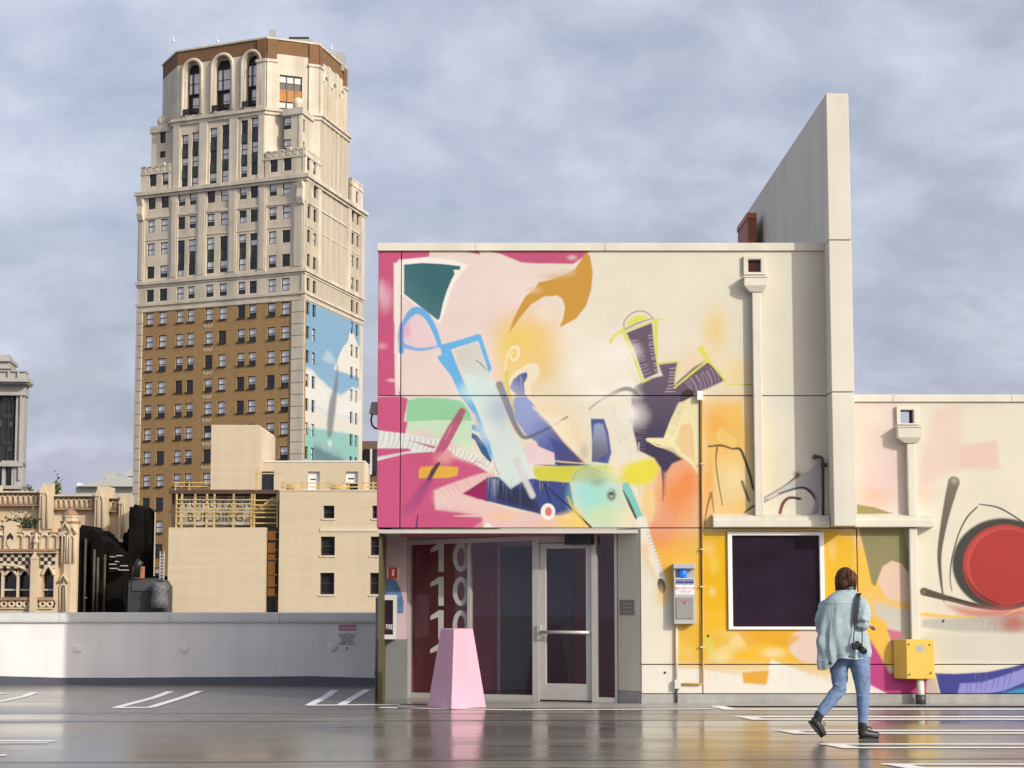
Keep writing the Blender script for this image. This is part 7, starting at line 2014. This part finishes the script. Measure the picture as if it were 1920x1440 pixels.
# boots
def boot(ank, heel, toe, name):
    mb = MB(); A_, Hh, T_ = Vector(ank), Vector(heel), Vector(toe)
    f = (T_ - Hh).normalized(); side = f.cross(A_ - Hh).normalized(); up = side.cross(f).normalized()
    if up.dot(A_ - Hh) < 0: up = -up
    L = (T_ - Hh).length
    leg = (A_ - (Hh + f * L * .24)).normalized()
    mb.tube([Hh + f * L * .22 + up * .045, Hh + f * L * .24 + up * .085, A_ + leg * .0], [.044, .046, .051], 14)
    mb.tube([Hh + f * .03 + up * .05, Hh + f * L * .35 + up * .055, Hh + f * L * .62 + up * .045, Hh + f * L * .85 + up * .036, T_ - f * .022 + up * .030], [.042, .048, .047, .040, .030], 14)
    o = remeshed(name, mb, M['boot'], person, .007, 2)
    sl = MB(); pts = []
    n = 22
    for k in range(n):
        a = 2 * math.pi * k / n
        x = .5 + .5 * math.cos(a); wdt = (.030 + .010 * math.sin(math.pi * min(1, x * 1.15))) * math.sin(a)
        pts.append((Hh + f * ((.06 + .88 * x) * L) + side * wdt * .95))
    vs = [p + up * .0 for p in pts] + [p + up * .02 for p in pts]
    sl.add(vs, [tuple(range(n)), tuple(range(2 * n - 1, n - 1, -1))] + [(i, (i + 1) % n, n + (i + 1) % n, n + i) for i in range(n)])
    sl.build('sole', M['sole'], o)
    lc = MB()
    for q_ in (0, 1):
        c = Hh + f * L * .42 + up * .105
        lc.tube([c, c + f * .03 + up * .025 + side * (.02 if q_ else -.02), c + f * .055 - up * .005 + side * (.025 if q_ else -.025)], .004, 5)
    lc.build('lace', M['boot'], o)
    return o
boot(V(.172, 0, .175), V(.108, -.012, .004), V(.352, .03, .004), 'boot')
boot(V(-.265, -.02, .275), V(-.402, -.035, .195), V(-.242, -.01, .004), 'boot')

# jacket: lofted trunk with open, uneven hem
levels = [(1.545, .040, .058, .060), (1.525, .036, .075, .072), (1.50, .028, .115, .088), (1.47, .018, .160, .105), (1.435, .008, .192, .125), (1.39, -.002, .212, .142),
          (1.33, -.006, .224, .152), (1.26, -.010, .232, .158), (1.18, -.016, .242, .164), (1.10, -.022, .252, .168), (1.02, -.026, .260, .172), (.95, -.026, .266, .176), (.89, -.024, .270, .178), (.85, -.023, .272, .178), (.815, -.022, .268, .176)]
NSEG = 72
rnj = random.Random(3)
def fold(a, z):
    t = max(0, min(1, (1.45 - z) / .5))
    return t * (.016 * math.sin(5 * a + 3.0 * z) + .012 * math.sin(9 * a - 6 * z + 1.3) + .008 * math.sin(15 * a + 9 * z)) + .003 * math.sin(23 * z + 3 * a) + .006 * math.sin(38 * z + 4 * a) * math.sin(2 * a + .6) * t
def jpt(a, lv, inner=0.0):
    z, cx_, aa, bb_ = lv
    aa *= .95; bb_ *= .92
    ca, sa = math.cos(a), math.sin(a)
    k = 1 + fold(a, z) / .2
    x = cx_ + (aa - inner) * k * math.copysign(abs(ca) ** .85, ca); y = -.005 + (bb_ - inner) * k * math.copysign(abs(sa) ** .85, sa)
    t = max(0, min(1, (1.0 - z) / .18))
    lo = max(0, min(1, (-.06 - x) / .16)); lo = lo * lo * (3 - 2 * lo)
    z2_ = z - t * t * (.095 * lo - .012 * (1 - lo) + .012 * math.sin(4 * a))
    x -= t * lo * -.02
    return V(x, y, z2_)
jm = MB(); vs = []
dense = []
for i in range(len(levels) - 1):
    for q_ in range(4):
        t = q_ / 4; dense.append(tuple(levels[i][k] + (levels[i + 1][k] - levels[i][k]) * t for k in range(4)))
dense.append(levels[-1])
for lv in dense:
    vs += [jpt(2 * math.pi * k / NSEG, lv) for k in range(NSEG)]
nl = len(dense)
for lv in reversed(dense[-22:]):
    vs += [jpt(2 * math.pi * k / NSEG, lv, .014) for k in range(NSEG)]
tot = nl + 22
fs = [(i * NSEG + k, i * NSEG + (k + 1) % NSEG, (i + 1) * NSEG + (k + 1) % NSEG, (i + 1) * NSEG + k) for i in range(tot - 1) for k in range(NSEG)]
jm.add(vs, fs, 0, True)
jacket = jm.build('jacket', M['denim'], person)
# sleeves with a rolled cuff
def sleeve(pts, rs):
    mb = MB(); P = []; RR = []
    n = 26
    for i in range(n + 1):
        t = i / n * (len(pts) - 1); k = min(int(t), len(pts) - 2); f = t - k
        a_, b_ = Vector(pts[k]), Vector(pts[k + 1]); P.append(a_.lerp(b_, f)); RR.append((rs[k] + (rs[k + 1] - rs[k]) * f) * (1 + .05 * math.sin(i * 1.9) + .035 * math.sin(i * 3.1 + 1)))
    mb.tube(P, RR, 18); return mb
sr = sleeve([V(.095, -.03, 1.405), V(.165, -.095, 1.36), V(.178, -.135, 1.26), V(.158, -.165, 1.190)], [.050, .080, .073, .064])
o = remeshed('sleeve', sr, M['denim'], jacket, .009, 1, .02, .05)
mb = MB(); mb.tube([V(.140, -.175, 1.196), V(.170, -.135, 1.172), V(.196, -.10, 1.158)], [.062, .060, .052], 16); remeshed('cuff', mb, M['denim2'], jacket, .008, 1, .012, .04)
slv = sleeve([V(-.085, .02, 1.40), V(-.165, .055, 1.35), V(-.205, .09, 1.22), V(-.205, .12, 1.12), V(-.15, .19, 1.09)], [.050, .080, .076, .068, .055])
remeshed('sleeve', slv, M['denim'], jacket, .009, 1, .02, .05)
# collar, yoke seam, hem band and buttons
cl = MB(); cp = []
for k in range(25):
    a = 2 * math.pi * k / 24; cp.append(V(.038 + .066 * math.cos(a), .0 + .064 * math.sin(a), 1.532 + .012 * math.sin(a + 2)))
cl.tube(cp, .017, 8, cap=False); cl.build('collar', M['denim2'], jacket)
def seam_on(points, r, name='seam'):
    mb = MB(); mb.tube(points, r, 6); return mb.build(name, M['denim2'], jacket)
near = [a for a in np.linspace(math.pi * 1.02, math.pi * 1.98, 26)]
def lvl(z):
    for i in range(len(levels) - 1):
        if levels[i][0] >= z >= levels[i + 1][0]:
            t = (levels[i][0] - z) / (levels[i][0] - levels[i + 1][0]); return tuple(levels[i][k] + (levels[i + 1][k] - levels[i][k]) * t for k in range(4))
    return levels[-1]
seam_on([jpt(a, lvl(1.385)) for a in near], .0045)
seam_on([jpt(a, lvl(.862)) for a in np.linspace(math.pi * .9, math.pi * 2.1, 34)], .005)
seam_on([jpt(a, lvl(.818)) for a in np.linspace(0, 2 * math.pi, 61)], .008, 'hem')
for z0_, a0 in ((1.38, 1.30), (1.38, 1.62)):
    seam_on([jpt(math.pi * (a0 + (.02 if a0 < 1.5 else -.02) * k / 10), lvl(1.38 - .5 * k / 10)) for k in range(11)], .004)
for a in (1.27, 1.30, 1.53, 1.57):
    p = Vector(jpt(math.pi * a, lvl(.84))); MB().lathe((p.x, p.y, p.z), [(.010, .004), (.010, -.006), (.004, -.009)], 8, 'Y').build('button', M['black'], jacket)

# hair
h = MB()
ellip(h, hc + FD * -.012 + Vector((0, 0, .022)), (.090, .104, .105), 18, 12, hrot)
ellip(h, hc + FD * -.045 + Vector((-.012, -.01, -.045)), (.084, .072, .078), 16, 10, hrot)
for k in range(26):
    a = -2.2 + 4.4 * k / 25
    dirv = (FD * -math.cos(a) + RT * math.sin(a))
    p0 = hc + dirv * .080 + Vector((0, 0, .05)); p1 = hc + dirv * .098 + Vector((0, 0, -.02)); p2 = hc + dirv * (.088 + .008 * math.sin(k * 3)) + Vector((-.008, 0, -.095 - .018 * abs(math.sin(k * 1.7))))
    h.tube([p0, p1, p2], [.014, .017, .008], 7)
hair = remeshed('hair', h, hm, person, .006, 1, .010, .03)
rs_ = random.Random(8)
hl_ = mat('auburn_strand', (.24, .10, .035), .5, .5, 40, spec=.3)
for grp in range(2):
    sm_ = MB()
    for k in range(70):
        a = rs_.uniform(-2.3, 2.3); dirv = (FD * -math.cos(a) + RT * math.sin(a)); rr_ = .098 + rs_.uniform(0, .010)
        z0_ = rs_.uniform(.02, .085); q0 = math.sqrt(max(.05, 1 - (z0_ / .13) ** 2))
        ln = rs_.uniform(.08, .12); w_ = dirv.cross(Vector((0, 0, 1))) * rs_.uniform(-.012, .012)
        p0 = hc + dirv * rr_ * q0 + Vector((0, 0, z0_ + .01)); p1 = hc + dirv * (rr_ + .006) + w_ * .6 + Vector((0, 0, z0_ - ln * .55)); p2 = hc + dirv * (rr_ - .008 + rs_.uniform(-.004, .010)) + w_ + Vector((-.006, 0, z0_ - ln - .06))
        sm_.tube([p0, p1, p2], [.0015, .003, .001], 4)
    so = sm_.build('strands', hl_ if grp == 0 else hm, hair); so['kind'] = 'stuff'
gl_ = MB()
gl_.tube([hc + RT * .074 + FD * .0 + Vector((0, 0, .008)), hc + RT * .070 + FD * .085 + Vector((0, 0, .006)), hc + RT * .06 + FD * .098 + Vector((0, 0, -.012)), hc + RT * .02 + FD * .105 + Vector((0, 0, -.010))], .003, 6)
gl_.build('spectacles', M['black'], person)

# camera on a strap
cam_t = thing('camera', 'small black camera hanging on a strap at the hip of the walking person', 'camera', tuple(V(.105, -.215, .90)))
c = Vector(V(.098, -.222, .95))
mb = MB(); mb.bbox(c.x - .062, c.x + .045, c.y - .022, c.y + .02, c.z - .035, c.z + .035, .010)
mb.bbox(c.x - .030, c.x + .012, c.y - .018, c.y + .018, c.z + .030, c.z + .054, .008); mb.build('body', M['black'], cam_t)
mb = MB(); mb.tube([c + Vector((.02, -.01, -.02)), c + Vector((.045, -.035, -.045)), c + Vector((.056, -.05, -.056))], [.034, .036, .033], 16); mb.build('lens', M['black'], cam_t)
def ribbon(points, w, name):
    mb = MB(); vs = []
    for i, p in enumerate(points):
        p = Vector(p); vs += [p + Vector((-w[i] / 2, 0, 0)), p + Vector((w[i] / 2, 0, 0)), p + Vector((w[i] / 2, .005, 0)), p + Vector((-w[i] / 2, .005, 0))]
    n = len(points); fs = []
    for i in range(n - 1):
        for k in range(4): fs.append((i * 4 + k, i * 4 + (k + 1) % 4, (i + 1) * 4 + (k + 1) % 4, (i + 1) * 4 + k))
    fs += [(0, 1, 2, 3), (n * 4 - 1, n * 4 - 2, n * 4 - 3, n * 4 - 4)]
    mb.add(vs, fs); return mb.build(name, M['black'], cam_t)
ribbon([V(.165, -.02, 1.485), V(.145, -.085, 1.485), V(.120, -.145, 1.44), V(.105, -.172, 1.36), V(.090, -.182, 1.27), V(.078, -.190, 1.17), V(.072, -.196, 1.14)], [.04, .05, .048, .044, .040, .036, .012], 'strap')
ribbon([V(.072, -.196, 1.145), V(.060, -.210, 1.06), V(.048, -.222, .975)], [.010, .010, .010], 'strap_end')
ribbon([V(.135, -.235, 1.14), V(.140, -.232, 1.06), V(.138, -.226, .975)], [.010, .010, .010], 'strap_end')
